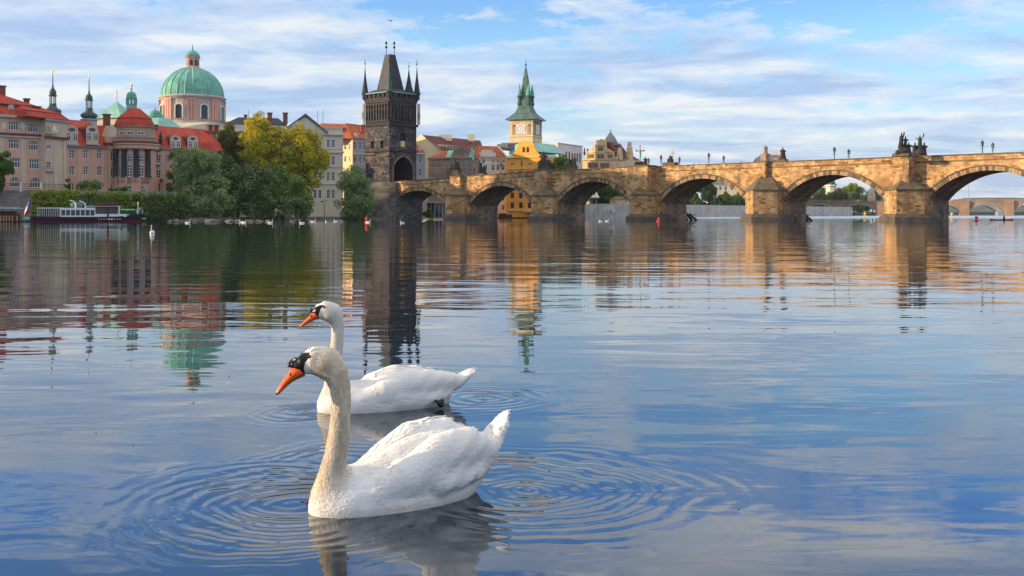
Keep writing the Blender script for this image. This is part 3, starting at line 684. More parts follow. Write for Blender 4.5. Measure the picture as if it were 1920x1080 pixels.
def fig_on(name, F, s, d, z0, z1, root, m):
    mb = MB(); h = z1-z0; mb.lathe(F.pt(s, d, z0), [(0.26*h/2, 0), (0.24*h/2, h*.3), (0.2*h/2, h*.55), (0.27*h/2, h*.74), (0.1*h/2, h*.82), (0.13*h/2, h*.9), (0.02, h)], 8); return mb.build(name, MT[m], root, smooth=True)
for F, s in ((TR, 2.4), (TR, 4.4), (TR, 6.4)): fig_on('carved_figure', F, s, -0.35, z2+1.2, z2+4.0, tower, 'tower_carving')
# parapet
mb = MB()
for o, za, zc in ((0.15, z3-0.5, z3), (0.32, z3, z3+0.5), (0.48, z3+0.5, z4-1.1)): fbox(mb, TL, -o, WT+o, -o, WT+o, za, zc)
mb.build('corbel_table', MT['tower_carving'], tower)
for F in (TL, TR, frot(TR.pt(WT, 0, 0)[:2], -BF.u), frot(TL.pt(0, WT, 0)[:2], -BF.n)):
    for i in range(6):
        s = -0.48+(WT+.96)*(i+0.5)/6
        m = MB(); fbox(m, F, s-0.52, s+0.52, -0.46, -0.1, z4-1.1, z4-0.02); m.build('merlon', MT['dark_carving'], tower)
m = MB()
for F in (TL, TR): fbox(m, F, -0.58+(0.3 if F is TR else 0), WT+0.58, -0.6, -0.3, z4, z4+0.18)
m.build('gutter', MT['pale_copper'], tower)
m = MB(); ffrust(m, TL, -0.55, WT+.55, -0.55, WT+.55, z4+0.02, z4+1.1, 2.0, 2.0, 2.0, 2.0); m.build('skirt_roof', MT['slate'], tower)
# roof
RZ = tz(96); m = MB(); ffrust(m, TL, 1.7, WT-2.0, 1.6, WT-1.6, z4-1.1, RZ, 1.5, 1.9, 1.9, 1.9)
m.build('wedge_roof', MT['slate'], tower)
m = MB(); ffrust(m, TL, -0.3, WT+.3, -0.3, WT+.3, z4-1.1, z4-0.4, 1.5, 1.5, 1.5, 1.5); m.build('walkway', MT['dark_carving'], tower)
for a, b in ((3.5, 3.7), (WT-4.1, WT-3.7)):
    m = MB(); p = TL.pt(a, b, RZ); m.tube([p-Vector((0, 0, .5)), p+Vector((0, 0, 3.4))], 0.09, 6); m.blob(p+Vector((0, 0, 1.9)), (.32, .32, .32)); m.blob(p+Vector((0, 0, 2.9)), (.3, .3, .36)); m.build('finial', MT['iron'], tower)
for i, (a, b) in enumerate(((0, 0), (WT, 0), (WT, WT), (0, WT))):
    m = MB(); p = TL.pt(a+(-.1 if a == 0 else .1), b+(-.1 if b == 0 else .1), z4-1.2)
    m.lathe(p, [(0.7, 0), (0.7, 1.25)], 8); m.build('turret_drum', MT['dark_carving'], tower)
    m = MB(); m.lathe(p, [(0.95, 1.25), (0.72, 2.2), (0.25, 5.6), (0.04, 8.2)], 8); c = m.build('turret_spire', MT['slate' if i != 1 else 'dark_copper'], tower)
    m = MB(); q = p+Vector((0, 0, 8)); m.tube([q, q+Vector((0, 0, 1.7))], 0.05, 5); m.blob(q+Vector((0, 0, 0.9)), (.2, .2, .2)); m.blob(q+Vector((0, 0, 1.7)), (.14, .14, .14)); m.build('finial', MT['iron'], c)
    if i != 1:   # open lantern niches hanging on the corners
        for zA, zB in ((z3-6.0+1.6, z3-0.5), (z2+0.2, z2+3.3)):
            m = MB()
            for k in range(4):
                t = math.pi*2*k/4+.3; x = p+(p-TL.pt(WT/2, WT/2, p.z)).normalized()*.45+Vector((0.26*math.cos(t), 0.26*math.sin(t), 0)); m.tube([(x.x, x.y, zA), (x.x, x.y, zB)], 0.13, 4)
            m.build('corner_niche', MT['white_plaster'], tower)
p = TR.pt(7.2, 0.9, z4-1.1); m = MB(); m.lathe(p, [(1.35, 0), (1.3, 1.3), (0.75, 3.2), (0.3, 5.6), (0.04, 7.6)], 8); c = m.build('turret_spire', MT['slate'], tower)
m = MB(); q = p+Vector((0, 0, 7.4)); m.tube([q, q+Vector((0, 0, 1.8))], 0.05, 5); m.blob(q+Vector((0, 0, .7)), (.2, .2, .2)); m.build('finial', MT['iron'], c)

# ------------------------------------------------------------ left bank palace: four blocks
tz_base = 5.2
F1 = Fr(-60, 196.2, 88, 207)
b = Bld('palace_block', 'large pink four-storey riverside block with red mansard roof at the left edge', F1)
for px, py, hp, wp in ((-17, 233, 17, 18), (25.5, 236, 17, 18), (62, 239.5, 17, 17.5), (-16, 268, 18, 19), (26, 270, 18, 19), (63, 273, 18, 18), (-15, 304, 18, 20), (28, 305, 19, 20), (64.5, 307.5, 18.5, 19)): b.win(px, py, wp, hp, 4, 2)
for px, py in ((-14, 341), (28, 341), (66, 342)): b.win(px, py, 19, 19, 4, 1, True)
s1 = F1.s_(88); ze = F1.z(0, 218.5)
b.wall(F1.s_(-60), s1, tz_base, ze, 16, 'pink_plaster')
b.band(F1.s_(-60), s1, ze-0.05, ze+0.5, 0.45, 'beige_plaster'); zc_ = F1.z(0, 252); b.band(F1.s_(-60), s1, zc_, zc_+0.35, 0.45, 'brown_tiles', 'string_course'); b.band(F1.s_(-60), s1, zc_-0.4, zc_-0.02, 0.3, 'beige_plaster', 'string_course')
mb = MB()
for px in (44, 5, 84, -38): a = F1.s_(px); fbox(mb, F1, a-0.35, a+0.35, -0.08, -0.002, zc_+0.5, ze-0.2)
for px in (44, 4, 84, -38): a = F1.s_(px); fbox(mb, F1, a-0.45, a+0.45, -0.08, -0.002, tz_base, zc_-0.6)
b.part('pilaster_strip', mb, 'beige_plaster')
for px in (8, 43):
    mb = MB(); a = F1.s_(px); z = F1.z(px, 236); mb.hexa([F1.pt(a-.6, -.002, z), F1.pt(a, -.002, z-.9), F1.pt(a+.6, -.002, z), F1.pt(a, -.002, z+.9)], [F1.pt(a-.5, -.12, z), F1.pt(a, -.12, z-.75), F1.pt(a+.5, -.12, z), F1.pt(a, -.12, z+.75)]); b.part('relief_panel', mb, 'cream_plaster')
mb = MB(); a0 = F1.s_(-60); zm = F1.z(0, 194); zt = F1.z(-20, 160)
ffrust(mb, F1, a0-.4, s1+.4, -.5, 16, ze+.5, zm, 0.3, 1.6, 1.6, 1.0)
ffrust(mb, F1, a0-.3, s1-0.9, 0.9, 15.2, zm, zt, 0.3, 8.0, 6.0, 6.2)
b.part('mansard_roof', mb, 'red_tiles')
mb = MB(); ffrust(mb, F1, a0-.4, s1-0.7, 0.7, 15.4, zm-0.12, zm+0.13, 0, 0, 0, 0); b.part('roof_gutter', mb, 'brown_tiles')
def dormer(b, F, px, py, wp, hp, d, wm='grey_plaster', rm='grey_roof', arch=True):
    a, e = F.s_(px-wp/2, d), F.s_(px+wp/2, d); z0, z1 = F.z(px, py+hp/2, d), F.z(px, py-hp/2, d)
    mb = MB(); m_ = (a+e)/2; r = (e-a)/2
    if arch:
        prof = [(a, z0), (e, z0)]+[(m_+r*math.cos(math.pi*i/8), z1-r*0.6+r*0.6*math.sin(math.pi*i/8)) for i in range(9)]
    else: prof = [(a, z0), (e, z0), (e, z1), (a, z1)]
    n = len(prof)
    mb.face([F.pt(x, d, z) for x, z in prof])
    for i in range(n):
        p, q = prof[i], prof[(i+1) % n]; mb.face([F.pt(p[0], d, p[1]), F.pt(p[0], d+3.0, p[1]), F.pt(q[0], d+3.0, q[1]), F.pt(q[0], d, q[1])], 1 if i >= 2 else 0)
    o = mb.build('dormer', [MT[wm], MT[rm]], b.root)
    return o, (m_, z0, r*2, z1-z0)
def dormer_win(b, F, o, q, d, nx=2, ny=2, arch=True, k=0.62, kh=0.7):
    w, h = max(.3, round(q[2]*k, 1)), max(.3, round(q[3]*kh, 1)); a_, c_ = win_meshes(w, h, nx, ny, arch, 'window_paint')
    f = mesh_obj('window', a_, o, F.pt(q[0], d-0.04, q[1]+0.12*q[3])-wloc(o), F.ang); mesh_obj('pane', c_, f)
o, q = dormer(b, F1, 21, 206, 11, 20, 0.4); dormer_win(b, F1, o, q, 0.4)
o, q = dormer(b, F1, 55, 206, 11, 9, 0.4, 'brown_paint', 'red_tiles', False); dormer_win(b, F1, o, q, 0.4, 2, 1, False, .75, .6)
chimney(b, 3, 163, 182, 11, F1, 6, 'brick_chimney'); chimney(b, 50, 187, 194, 7, F1, 5)
# corner pavilion
F2 = Fr(86, 205.5, 126, 210.5)
b = Bld('palace_pavilion', 'narrow beige corner pavilion with its own red hipped roof and round window', F2)
for px, py, wp, hp in ((90.5, 241, 8, 8), (91.5, 310, 8, 13)): b.win(px, py, wp, hp, 2, 2)
b.win(91, 277, 10, 10.5, 3, 2, True)
s0, s1 = F2.s_(85.5), F2.s_(125.5); ze = F2.z(90, 226)
b.wall(s0, s1, tz_base, ze, 12, 'beige_plaster')
zc_ = F2.z(90, 259); b.band(s0, s1, ze-.02, ze+.4, .35, 'grey_plaster'); b.band(s0, s1, zc_, zc_+.4, .4, 'brown_tiles', 'string_course')
for px in (103, 121): mb = MB(); a = F2.s_(px); fbox(mb, F2, a-.35, a+.35, -.1, -.002, tz_base, zc_-.1); b.part('pilaster', mb, 'beige_plaster')
mb = MB(); a = F2.s_(99.5); z = F2.z(99, 247); prism(mb, F2, [(a-.7, -.5), (a+.7, -.5), (a+.7, -.002), (a-.7, -.002)], z-.2, z+.4); prism(mb, F2, [(a-.45, -.4), (a+.45, -.4), (a+.45, -.002), (a-.45, -.002)], z+.4, z+1.5, 0, .3); b.part('vase_relief', mb, 'cream_plaster')
for px0, py0 in ((91, 250), (92, 320)):
    mb = MB(); a = F2.s_(px0); z = F2.z(px0, py0)
    for k in range(5): fbox(mb, F2, a-1.0+k*.42, a-.8+k*.42, -.45, -.35, z, z+.55)
    fbox(mb, F2, a-1.1, a+1.1, -.5, -.002, z-.15, z); fbox(mb, F2, a-1.1, a+1.1, -.5, -.3, z+.55, z+.68); b.part('balcony', mb, 'beige_plaster')
mb = MB(); zm = F2.z(100, 211); ffrust(mb, F2, s0-4.5, s1+.5, -.5, 12, ze+.4, zm, .3, 1.2, 1.3, 1); ffrust(mb, F2, s0-4.2, s1-.5, .6, 11.2, zm, F2.z(80, 187), 2.6, 5.6, 5.2, 5.3); b.part('hip_roof', mb, 'red_tiles')
o, q = dormer(b, F2, 88, 221, 8, 6, .2, 'brown_paint', 'red_tiles', False); dormer_win(b, F2, o, q, .2, 2, 1, False, .75, .6)
# middle wing
F3 = Fr(123, 213, 214, 221.5)
b = Bld('palace_wing', 'long pink wing between the corner pavilion and the rotunda with two arched dormers', F3)
for i, px in enumerate((135, 161, 186.5)):
    for py in (289, 320): b.win(px, py, 8.6, 16, 2, 3)
    b.win(px, 350, 9, 14, 2, 2)
for py in (265, 293, 323, 354): b.win(211.5, py, 8, 15 if py > 270 else 11, 2, 3)
s0, s1 = F3.s_(121), F3.s_(219); ze = F3.z(130, 275.5)
b.wall(s0, s1, tz_base, ze, 14, 'pink_plaster')
b.band(s0, F3.s_(199), ze-.02, ze+.3, .35, 'grey_roof')
mb = MB()
for px in (148, 174, 199, 204): a = F3.s_(px); fbox(mb, F3, a-.4, a+.4, -.1, -.002, tz_base, ze-.2)
b.part('pilaster_strip', mb, 'pink_plaster')
mb = MB(); fbox(mb, F3, F3.s_(199), s1, -.15, 3, ze+.01, ze+2.6); b.part('attic', mb, 'pink_plaster'); b.band(F3.s_(199), s1, ze+.9, ze+1.3, .6, 'brown_tiles', 'string_course')
mb = MB(); zr = F3.z(150, 225, 6); ffrust(mb, F3, s0, F3.s_(200), -.3, 14, ze+.3, F3.z(150, 250), 0, 0, 1.6, 1); ffrust(mb, F3, s0, F3.s_(200), 1.3, 13, F3.z(150, 250), zr, 0, 0, 5.6, 5.6); b.part('mansard_roof', mb, 'red_tiles')
for px in (134.5, 173):
    o, q = dormer(b, F3, px, 253, 23, 37 if px < 150 else 36, -.12, 'beige_plaster', 'brown_tiles')
    for dx in (-.75, .75):
        a_, c_ = win_meshes(1.0, 1.5, 2, 2, False, 'window_paint'); f = mesh_obj('window', a_, o, F3.pt(q[0]+dx, -.16, q[1]+.9)-wloc(o), F3.ang); mesh_obj('pane', c_, f)
    mb = MB(); c = F3.pt(q[0], -.18, q[1]+3.05); n = 12
    mb.add([c+F3.u*.75*math.cos(2*math.pi*k/n)+Vector((0, 0, .38*math.sin(2*math.pi*k/n))) for k in range(n)], [tuple(range(n))]); mb.build('oval_window', MT['window_glass'], o)
    mb = MB(); fbox(mb, F3, q[0]-q[2]/2-.2, q[0]+q[2]/2+.2, -.45, -.13, q[1]-.1, q[1]+.15); mb.build('sill', MT['grey_plaster'], o)
chimney(b, 200, 216, 226, 9, F3, 3); mb = MB(); gable_roof(mb, F3, F3.s_(197), F3.s_(211), 1, 12, ze+2.6, ze+5.0, .2, False); b.part('cross_roof', mb, ['red_tiles', 'sandstone'])
# right wing (partly behind trees, ivy on it)
F4 = Fr(290, 226, 420, 241)
b = Bld('palace_wing', 'pink wing right of the rotunda with ivy on its wall and two arched dormers above', F4)
for px in (298, 315.5, 331.5): 
    for py in (298, 326, 352): b.win(px, py, 8, 15, 2, 3)
s0, s1 = F4.s_(289), F4.s_(418); ze = F4.z(310, 281)
b.wall(s0, s1, tz_base, ze, 13, 'pink_plaster'); b.band(s0, s1, ze, ze+.35, .35, 'grey_roof')
mb = MB(); zt = F4.z(340, 239, 6.2); ffrust(mb, F4, s0, s1, -.3, 13, ze+.35, F4.z(340, 262), 0, 0, 1.4, 1); ffrust(mb, F4, s0, s1, 1.1, 12, F4.z(340, 262), zt, 0, 0, 5.2, 5.3); b.part('mansard_roof', mb, 'red_tiles')
for px in (329, 361.5):
    o, q = dormer(b, F4, px, 268.5, 20, 30, -.12, 'beige_plaster', 'brown_tiles')
    for dx in (-.7, .7):
        a_, c_ = win_meshes(1.0, 1.4, 2, 2, False, 'window_paint'); f = mesh_obj('window', a_, o, F4.pt(q[0]+dx, -.16, q[1]+.8)-wloc(o), F4.ang); mesh_obj('pane', c_, f)
    mb = MB(); c = F4.pt(q[0], -.18, q[1]+2.75); n = 12
    mb.add([c+F4.u*.6*math.cos(2*math.pi*k/n)+Vector((0, 0, .33*math.sin(2*math.pi*k/n))) for k in range(n)], [tuple(range(n))]); mb.build('oval_window', MT['window_glass'], o)
fig_on('roof_figure', F4, F4.s_(304), .5, ze+.6, ze+3.8, b.root, 'statue_stone')
for px in (392, 404, 290): chimney(b, px, 236, 243, 7, F4, 5)
# ivy on the wall
# rotunda
RC = P(255, HY, 224); Yr = 224
b = Bld('rotunda', 'round pink rotunda with dark columns and red domed roof under a green lantern', F4, 'building', at=(RC.x, RC.y, tz_base))
rz_ = lambda y: ZW(y, 219.5)
m1 = 0.1098   # metres per pixel there
def R(px): return px*m1
mb = MB(); mb.lathe((RC.x, RC.y, 0), [(R(41), tz_base-.2), (R(41), rz_(331)), (R(36.5), rz_(331)), (R(36.5), rz_(279))], 40); b.part('wall', mb, 'pink_plaster')
mb = MB(); mb.lathe((RC.x, RC.y, 0), [(R(38), rz_(279)), (R(42), rz_(278)), (R(42.5), rz_(272)), (R(44.5), rz_(270)), (R(44.5), rz_(267.5)), (R(38), rz_(266))], 40); b.part('entablature', mb, 'pink_plaster')
mb = MB(); mb.lathe((RC.x, RC.y, 0), [(R(45), rz_(267.5)), (R(45.3), rz_(266.2)), (R(38), rz_(264))], 40); b.part('cornice_tiles', mb, 'brown_tiles')
mb = MB()
for k in range(52):
    t = math.pi+k*math.pi/51; c = (RC.x+R(41)*math.cos(t), RC.y+R(41)*math.sin(t), rz_(264.5)); mb.lathe(c, [(.13, 0), (.17, .35), (.1, .75)], 5)
mb.lathe((RC.x, RC.y, 0), [(R(40), rz_(257.5)), (R(42.5), rz_(257.5)), (R(42.5), rz_(256)), (R(40), rz_(256))], 40); b.part('balustrade', mb, 'tan_plaster')
mb = MB(); mb.lathe((RC.x, RC.y, 0), [(R(35), rz_(266)), (R(35), rz_(238)), (R(37), rz_(237)), (R(37.5), rz_(235)), (R(34), rz_(234.5))], 32); b.part('drum', mb, 'tan_plaster')
mb = MB(); mb.lathe((RC.x-.3, RC.y, 0), [(R(37), rz_(234.8)), (R(36), rz_(230)), (R(33.6), rz_(224)), (R(30.5), rz_(219.5)), (R(32.2), rz_(219.2)), (R(22), rz_(210)), (R(13.5), rz_(202.5)), (R(10), rz_(199.5)), (.1, rz_(199))], 36); b.part('dome_roof', mb, 'red_tiles')
LX = RC.x+R(-8.5); mb = MB(); mb.lathe((LX, RC.y, 0), [(R(9.6), rz_(201)), (R(9.6), rz_(192)), (R(10.3), rz_(191.5)), (R(8.8), rz_(191))], 8, rot=.39)
for k in range(8):
    t = .39+k*math.pi/4; mb.tube([(LX+R(8.4)*math.cos(t), RC.y+R(8.4)*math.sin(t), rz_(191)), (LX+R(8.4)*math.cos(t), RC.y+R(8.4)*math.sin(t), rz_(181))], .22, 4)
mb.lathe((LX, RC.y, 0), [(R(10), rz_(181)), (R(10), rz_(179)), (R(9.3), rz_(178.5)), (R(9), rz_(173)), (R(6), rz_(168.5)), (R(1.2), rz_(166.5)), (R(1), rz_(163))], 16); b.part('lantern', mb, 'copper')
mb = MB(); mb.tube([(LX, RC.y, rz_(164)), (LX, RC.y, rz_(153))], .07, 5); mb.blob((LX, RC.y, rz_(161)), (.25, .25, .25)); mb.blob((LX, RC.y, rz_(155)), (.28, .1, .4), 6, 4); b.part('gold_star', mb, 'gold')
for ang in (-64, -96.5, -128, -32):
    t = rad(ang-6); x, y = RC.x+R(39.5)*math.cos(t), RC.y+R(39.5)*math.sin(t); mb = MB()
    mb.lathe((x, y, 0), [(.72, rz_(332)), (.72, rz_(330)), (.6, rz_(329)), (.55, rz_(283)), (.75, rz_(280)), (.75, rz_(279))], 10); b.part('column', mb, 'dark_carving', True)
    if ang != -32:
        x, y = RC.x+R(41.5)*math.cos(t), RC.y+R(41.5)*math.sin(t); f = frot((x, y), (-math.sin(t), math.cos(t))); mb = MB(); fbox(mb, f, -.9, .9, -.25, .5, tz_base, rz_(331)); b.part('column_plinth', mb, 'pink_plaster')
for ang in (-82, -112, -50):
    t = rad(ang-6)
    for (r_, y0_, y1_, w, nx, ny, ar) in ((36.9, 303, 287, 1.1, 2, 2, True), (36.9, 331, 308, 1.15, 2, 4, False), (41.4, 366, 347, 1.7, 4, 1, True), (35.4, 252, 246, 1.3, 2, 1, False)):
        x, y = RC.x+R(r_)*math.cos(t), RC.y+R(r_)*math.sin(t); add_win(b.root, (x, y, rz_(y0_)), t+math.pi/2, w, rz_(y1_)-rz_(y0_), nx, ny, ar)
    f = frot((RC.x+R(43)*math.cos(t), RC.y+R(43)*math.sin(t)), (-math.sin(t), math.cos(t))); mb = MB()
    for k in range(7): fbox(mb, f, -1.3+k*.4, -1.15+k*.4, -.05, .1, rz_(338.5), rz_(333))
    fbox(mb, f, -1.5, 1.5, -.12, .5, rz_(340.5), rz_(338.5)); fbox(mb, f, -1.5, 1.5, -.1, .15, rz_(333), rz_(332)); b.part('balcony', mb, 'tan_plaster')
# ------------------------------------------------------------ spires and roofs behind the palace
def spire(label, cx, Y, ys, base_m='grey_plaster'):
    u = Y/FPX; c = P(cx, HY, Y); Z = lambda y: ZW(y, Y)
    r = thing('baroque_spire', label, 'spire', (c.x, c.y, Z(ys['base']+30)), 'baroque spires behind the palace')
    mb = MB(); mb.lathe((c.x, c.y, 0), [(14*u, Z(ys['base']+30)), (14*u, Z(ys['base'])), (17*u, Z(ys['base']-1)), (13*u, Z(ys['base']-3))], 8, rot=.39); mb.build('tower_stub', MT[base_m], r)
    o0, o1 = ys['onion']; h = o0-o1
    mb = MB(); mb.lathe((c.x, c.y, 0), [(9*u, Z(o0+1)), (12*u, Z(o0-.02*h)), (15.5*u, Z(o0-.22*h)), (14.5*u, Z(o0-.45*h)), (9*u, Z(o0-.62*h)), (6.5*u, Z(o0-.8*h)), (6.5*u, Z(o1))], 16); mb.build('onion_dome', MT['dark_copper'], r, smooth=True)
    l0, l1 = ys['lantern']; mb = MB()
    for k in range(8):
        t = k*math.pi/4; mb.tube([(c.x+5.2*u*math.cos(t), c.y+5.2*u*math.sin(t), Z(l0)), (c.x+5.2*u*math.cos(t), c.y+5.2*u*math.sin(t), Z(l1))], 1.1*u, 4)
    mb.lathe((c.x, c.y, 0), [(6.8*u, Z(l0)+.01), (6.8*u, Z(l0-1.5))], 8); mb.lathe((c.x, c.y, 0), [(7.6*u, Z(l1+.4)), (8*u, Z(l1-1.4)), (5*u, Z(l1-3))], 8); mb.build('lantern', MT['dark_copper'], r)
    s0, s1 = ys['small']; h = s0-s1; mb = MB(); mb.lathe((c.x, c.y, 0), [(4.5*u, Z(s0)), (6.4*u, Z(s0-.25*h)), (6*u, Z(s0-.5*h)), (2.6*u, Z(s0-.85*h)), (1.3*u, Z(s1)), (2*u, Z(s1-2)), (1.1*u, Z(s1-4)), (.9*u, Z(ys['needle'])), (.4*u, Z(ys['top']+4))], 12); mb.build('needle', MT['dark_copper'], r, smooth=True)
    mb = MB(); q = ys['top']; mb.tube([(c.x, c.y, Z(q+10)), (c.x, c.y, Z(q))], .5*u, 4); mb.blob((c.x, c.y, Z(q+9)), (1.4*u,)*3); mb.blob((c.x, c.y, Z(q+5)), (1.7*u, .6*u, 2.2*u), 6, 4); mb.build('gold_star', MT['gold'], r)
spire('dark green onion spire with gold star above the beige corner pavilion', 99, 262, dict(base=219, onion=(214, 196), lantern=(196, 180), small=(179, 163), needle=150, top=128), 'brown_tiles')
spire('dark green onion spire with gold star behind the middle wing, right of the first spire', 167, 262, dict(base=226, onion=(222, 204), lantern=(204, 188), small=(187, 174), needle=160, top=140))
def pyr(name, label, cat, cx, Y, hw, yb, yt, m, fin=None, wall_y=None, wm='cream_plaster', n=4, rot=.785, flare=None):
    u = Y/FPX; c = P(cx, HY, Y); Z = lambda y: ZW(y, Y); r = thing(name, label, cat, (c.x, c.y, Z(wall_y or yb))); k = 1.414 if n == 4 else 1
    if wall_y: mb = MB(); mb.lathe((c.x, c.y, 0), [(hw*.88*k*u, Z(wall_y)), (hw*.88*k*u, Z(yb))], n, rot=rot); mb.build('wall', MT[wm], r)
    prof = [(hw*k*u, Z(yb))]+([(a*k*u, Z(y)) for a, y in flare] if flare else [])+[(.05, Z(yt))]
    mb = MB(); mb.lathe((c.x, c.y, 0), prof, n, rot=rot); mb.build('roof', MT[m], r)
    if fin: mb = MB(); mb.tube([(c.x, c.y, Z(yt+1)), (c.x, c.y, Z(fin))], .1, 5); mb.blob((c.x, c.y, Z((yt+fin)/2)), (1.6*u, .6*u, 2.4*u), 6, 4); mb.build('gold_star', MT['gold'], r)
    return r
pyr('church_tower', 'pale green pyramid roof with gold star between the second spire and the rotunda', 'tower', 219, 270, 31, 224, 190, 'pale_copper', 168, 262, rot=.5)
r = pyr('chapel', 'low pale green chapel roof with a small ribbed dome right of the rotunda', 'chapel', 301, 262, 42, 242, 222, 'pale_copper', None, 275, n=8, rot=.2, flare=[(17, 221.8)])
u = 262/FPX; c = P(291, HY, 262); mb = MB(); mb.lathe((c.x, c.y, 0), [(15*u, ZW(223, 262)), (15.5*u, ZW(219, 262)), (13.5*u, ZW(216, 262)), (12*u, ZW(211.5, 262)), (7*u, ZW(207.5, 262)), (1.2*u, ZW(206, 262)), (.6*u, ZW(200, 262))], 16); mb.build('ribbed_dome', MT['copper'], r, smooth=False)
# ------------------------------------------------------------ domed church
Yc = 285; u = Yc/FPX; c = P(361, HY, Yc); Z = lambda y: ZW(y, Yc)
ch = thing('domed_church', 'pink and grey church drum carrying a huge ribbed green copper dome with a lantern', 'church', (c.x, c.y, 1))
mb = MB(); f = frot((c.x, c.y), (.97, -.24)); fbox(mb, f, -9, 9, -8, 9, 2, Z(243)); fbox(mb, f, -1.5, 10.2, -9.5, 9, 2, Z(236)); mb.build('nave_wall', MT['cream_plaster'], ch)
mb = MB(); mb.lathe((c.x, c.y, 0), [(60*u, Z(246)), (60*u, Z(230)), (61.5*u, Z(229)), (58*u, Z(228)), (57*u, Z(227)), (57*u, Z(189))], 32); mb.build('drum_wall', MT['drum_grey'], ch)
mb = MB(); mb.lathe((c.x, c.y, 0), [(57.5*u, Z(190)), (59*u, Z(189)), (59.5*u, Z(187)), (61.5*u, Z(186)), (61.5*u, Z(184)), (57*u, Z(182))], 32); mb.build('drum_cornice', MT['drum_grey'], ch)
for k in range(8):
    t0 = rad(-98.6+k*45+1)
    if math.sin(t0) > 0.45: continue
    x, y = c.x+57.3*u*math.cos(t0), c.y+57.3*u*math.sin(t0)
    f = frot((x, y), (-math.sin(t0), math.cos(t0)))
    m_ = MB(); n = 10; w = 6.2*u; zt = Z(199)-w
    m_.face([f.pt(-w, -.14, Z(226)), f.pt(w, -.14, Z(226))]+[f.pt(w*math.cos(math.pi*i/n), -.14, zt+w*.7*math.sin(math.pi*i/n)) for i in range(n+1)]); o = m_.build('window', MT['church_glass'], ch)
    m_ = MB(); w2 = 8.6*u; zt2 = zt
    for i in range(n):
        a, b_ = math.pi*i/n, math.pi*(i+1)/n; q = [(w*math.cos(a), zt+w*.7*math.sin(a)), (w2*math.cos(a), zt2+w2*.75*math.sin(a)), (w2*math.cos(b_), zt2+w2*.75*math.sin(b_)), (w*math.cos(b_), zt+w*.7*math.sin(b_))]
        m_.hexa([f.pt(x_, .1, z_) for x_, z_ in q], [f.pt(x_, -.32, z_) for x_, z_ in q])
    for sg in (-1, 1): fbox(m_, f, min(sg*w, sg*w2), max(sg*w, sg*w2), -.32, .1, Z(226), zt)
    m_.build('frame', MT['cream_plaster'], o)
    for dt in (-22.5-5.5, -22.5+0, -22.5+5.5):
        t = t0+rad(dt+45); x, y = c.x+58.2*u*math.cos(t), c.y+58.2*u*math.sin(t); f2 = frot((x, y), (-math.sin(t), math.cos(t))); m_ = MB()
        fbox(m_, f2, -.33, .33, -.28, .3, Z(228), Z(192)); fbox(m_, f2, -.42, .42, -.38, .3, Z(192), Z(189.5)); m_.build('pilaster', MT['drum_pink'], ch)
mb = MB(); mb.lathe((c.x, c.y, 0), [(58*u, Z(184.5))]+[(56.5*u*math.cos(a), Z(182)+(Z(127)-Z(182))*math.sin(a)*1.0) for a in [rad(x) for x in (0, 8, 18, 28, 38, 48, 58, 68, 76)]], 48); mb.build('dome', MT['copper'], ch, smooth=True)
mb = MB()
for k in range(24):
    t = 2*math.pi*k/24+.05; mb.tube([(c.x+56.8*u*math.cos(a)*math.cos(t), c.y+56.8*u*math.cos(a)*math.sin(t), Z(182)+(Z(127)-Z(182))*math.sin(a)) for a in [rad(x) for x in (0, 8, 18, 28, 38, 48, 58, 68, 75)]], .16, 4)
mb.build('dome_rib', MT['pale_copper'], ch)
mb = MB(); mb.lathe((c.x, c.y, 0), [(15*u, Z(130)), (15*u, Z(127)), (12.3*u, Z(126)), (12.3*u, Z(110)), (14.5*u, Z(109)), (14.5*u, Z(107.5))], 8, rot=.39); L_ = mb.build('lantern', MT['drum_pink'], ch)
for k in range(8):
    t = k*math.pi/4+.1; x, y = c.x+11.6*u*math.cos(t), c.y+11.6*u*math.sin(t); f = frot((x, y), (-math.sin(t), math.cos(t)))
    if math.sin(t) < .3:
        m_ = MB(); m_.face([f.pt(-.42, -.06, Z(124)), f.pt(.42, -.06, Z(124)), f.pt(.42, -.06, Z(115)), f.pt(.2, -.06, Z(112.7)), f.pt(-.2, -.06, Z(112.7)), f.pt(-.42, -.06, Z(115))]); m_.build('opening', MT['church_glass'], L_)
mb = MB(); mb.lathe((c.x, c.y, 0), [(14*u, Z(107.5)), (12.5*u, Z(102)), (8*u, Z(97)), (2*u, Z(94.5)), (1*u, Z(91)), (1.7*u, Z(89.5)), (.7*u, Z(88)), (.4*u, Z(82))], 16); mb.build('lantern_cap', MT['copper'], ch, smooth=True)

# ------------------------------------------------------------ cream palace with pediment behind the trees
F5 = Fr(400, 272, 645, 282)
b = Bld('palace', 'tall cream neoclassical palace with pediment and grey roof behind the yellow trees', F5)
for px0, dx in ((617, 9), (592, 9), (560, 9), (520, 9), (480, 9), (440, 9)):
    for k, (py, hp) in enumerate(((269.5, 14), (301, 15), (331, 16), (364, 16))):
        if px0 < 592 and py > 340: continue
        for j in (0, 1): b.win(px0+j*dx-1.2, py, 5.6, hp, 2, 3)
s0, s1 = F5.s_(405), F5.s_(643); ze = F5.z(640, 250)
b.wall(s0, s1, .4, ze, 18, 'cream_plaster')
for y0, y1, pr in ((254, 251.5, .45), (287, 284, .35), (280, 279, .15), (346, 344.5, .2), (314, 313, .12)): b.band(s0, s1, F5.z(640, y0), F5.z(640, y1), pr, 'cream_plaster', 'string_course')
mb = MB(); fbox(mb, F5, s0, s1, .3, 17, ze+.01, F5.z(640, 240)); b.part('attic', mb, 'cream_plaster'); b.band(s0, s1, F5.z(640, 240.5), F5.z(640, 238.8), .1, 'cream_plaster')
mb = MB(); a0, am, a1 = F5.s_(528), F5.s_(572), F5.s_(614); zt = F5.z(572, 217); z0_ = F5.z(614, 251)
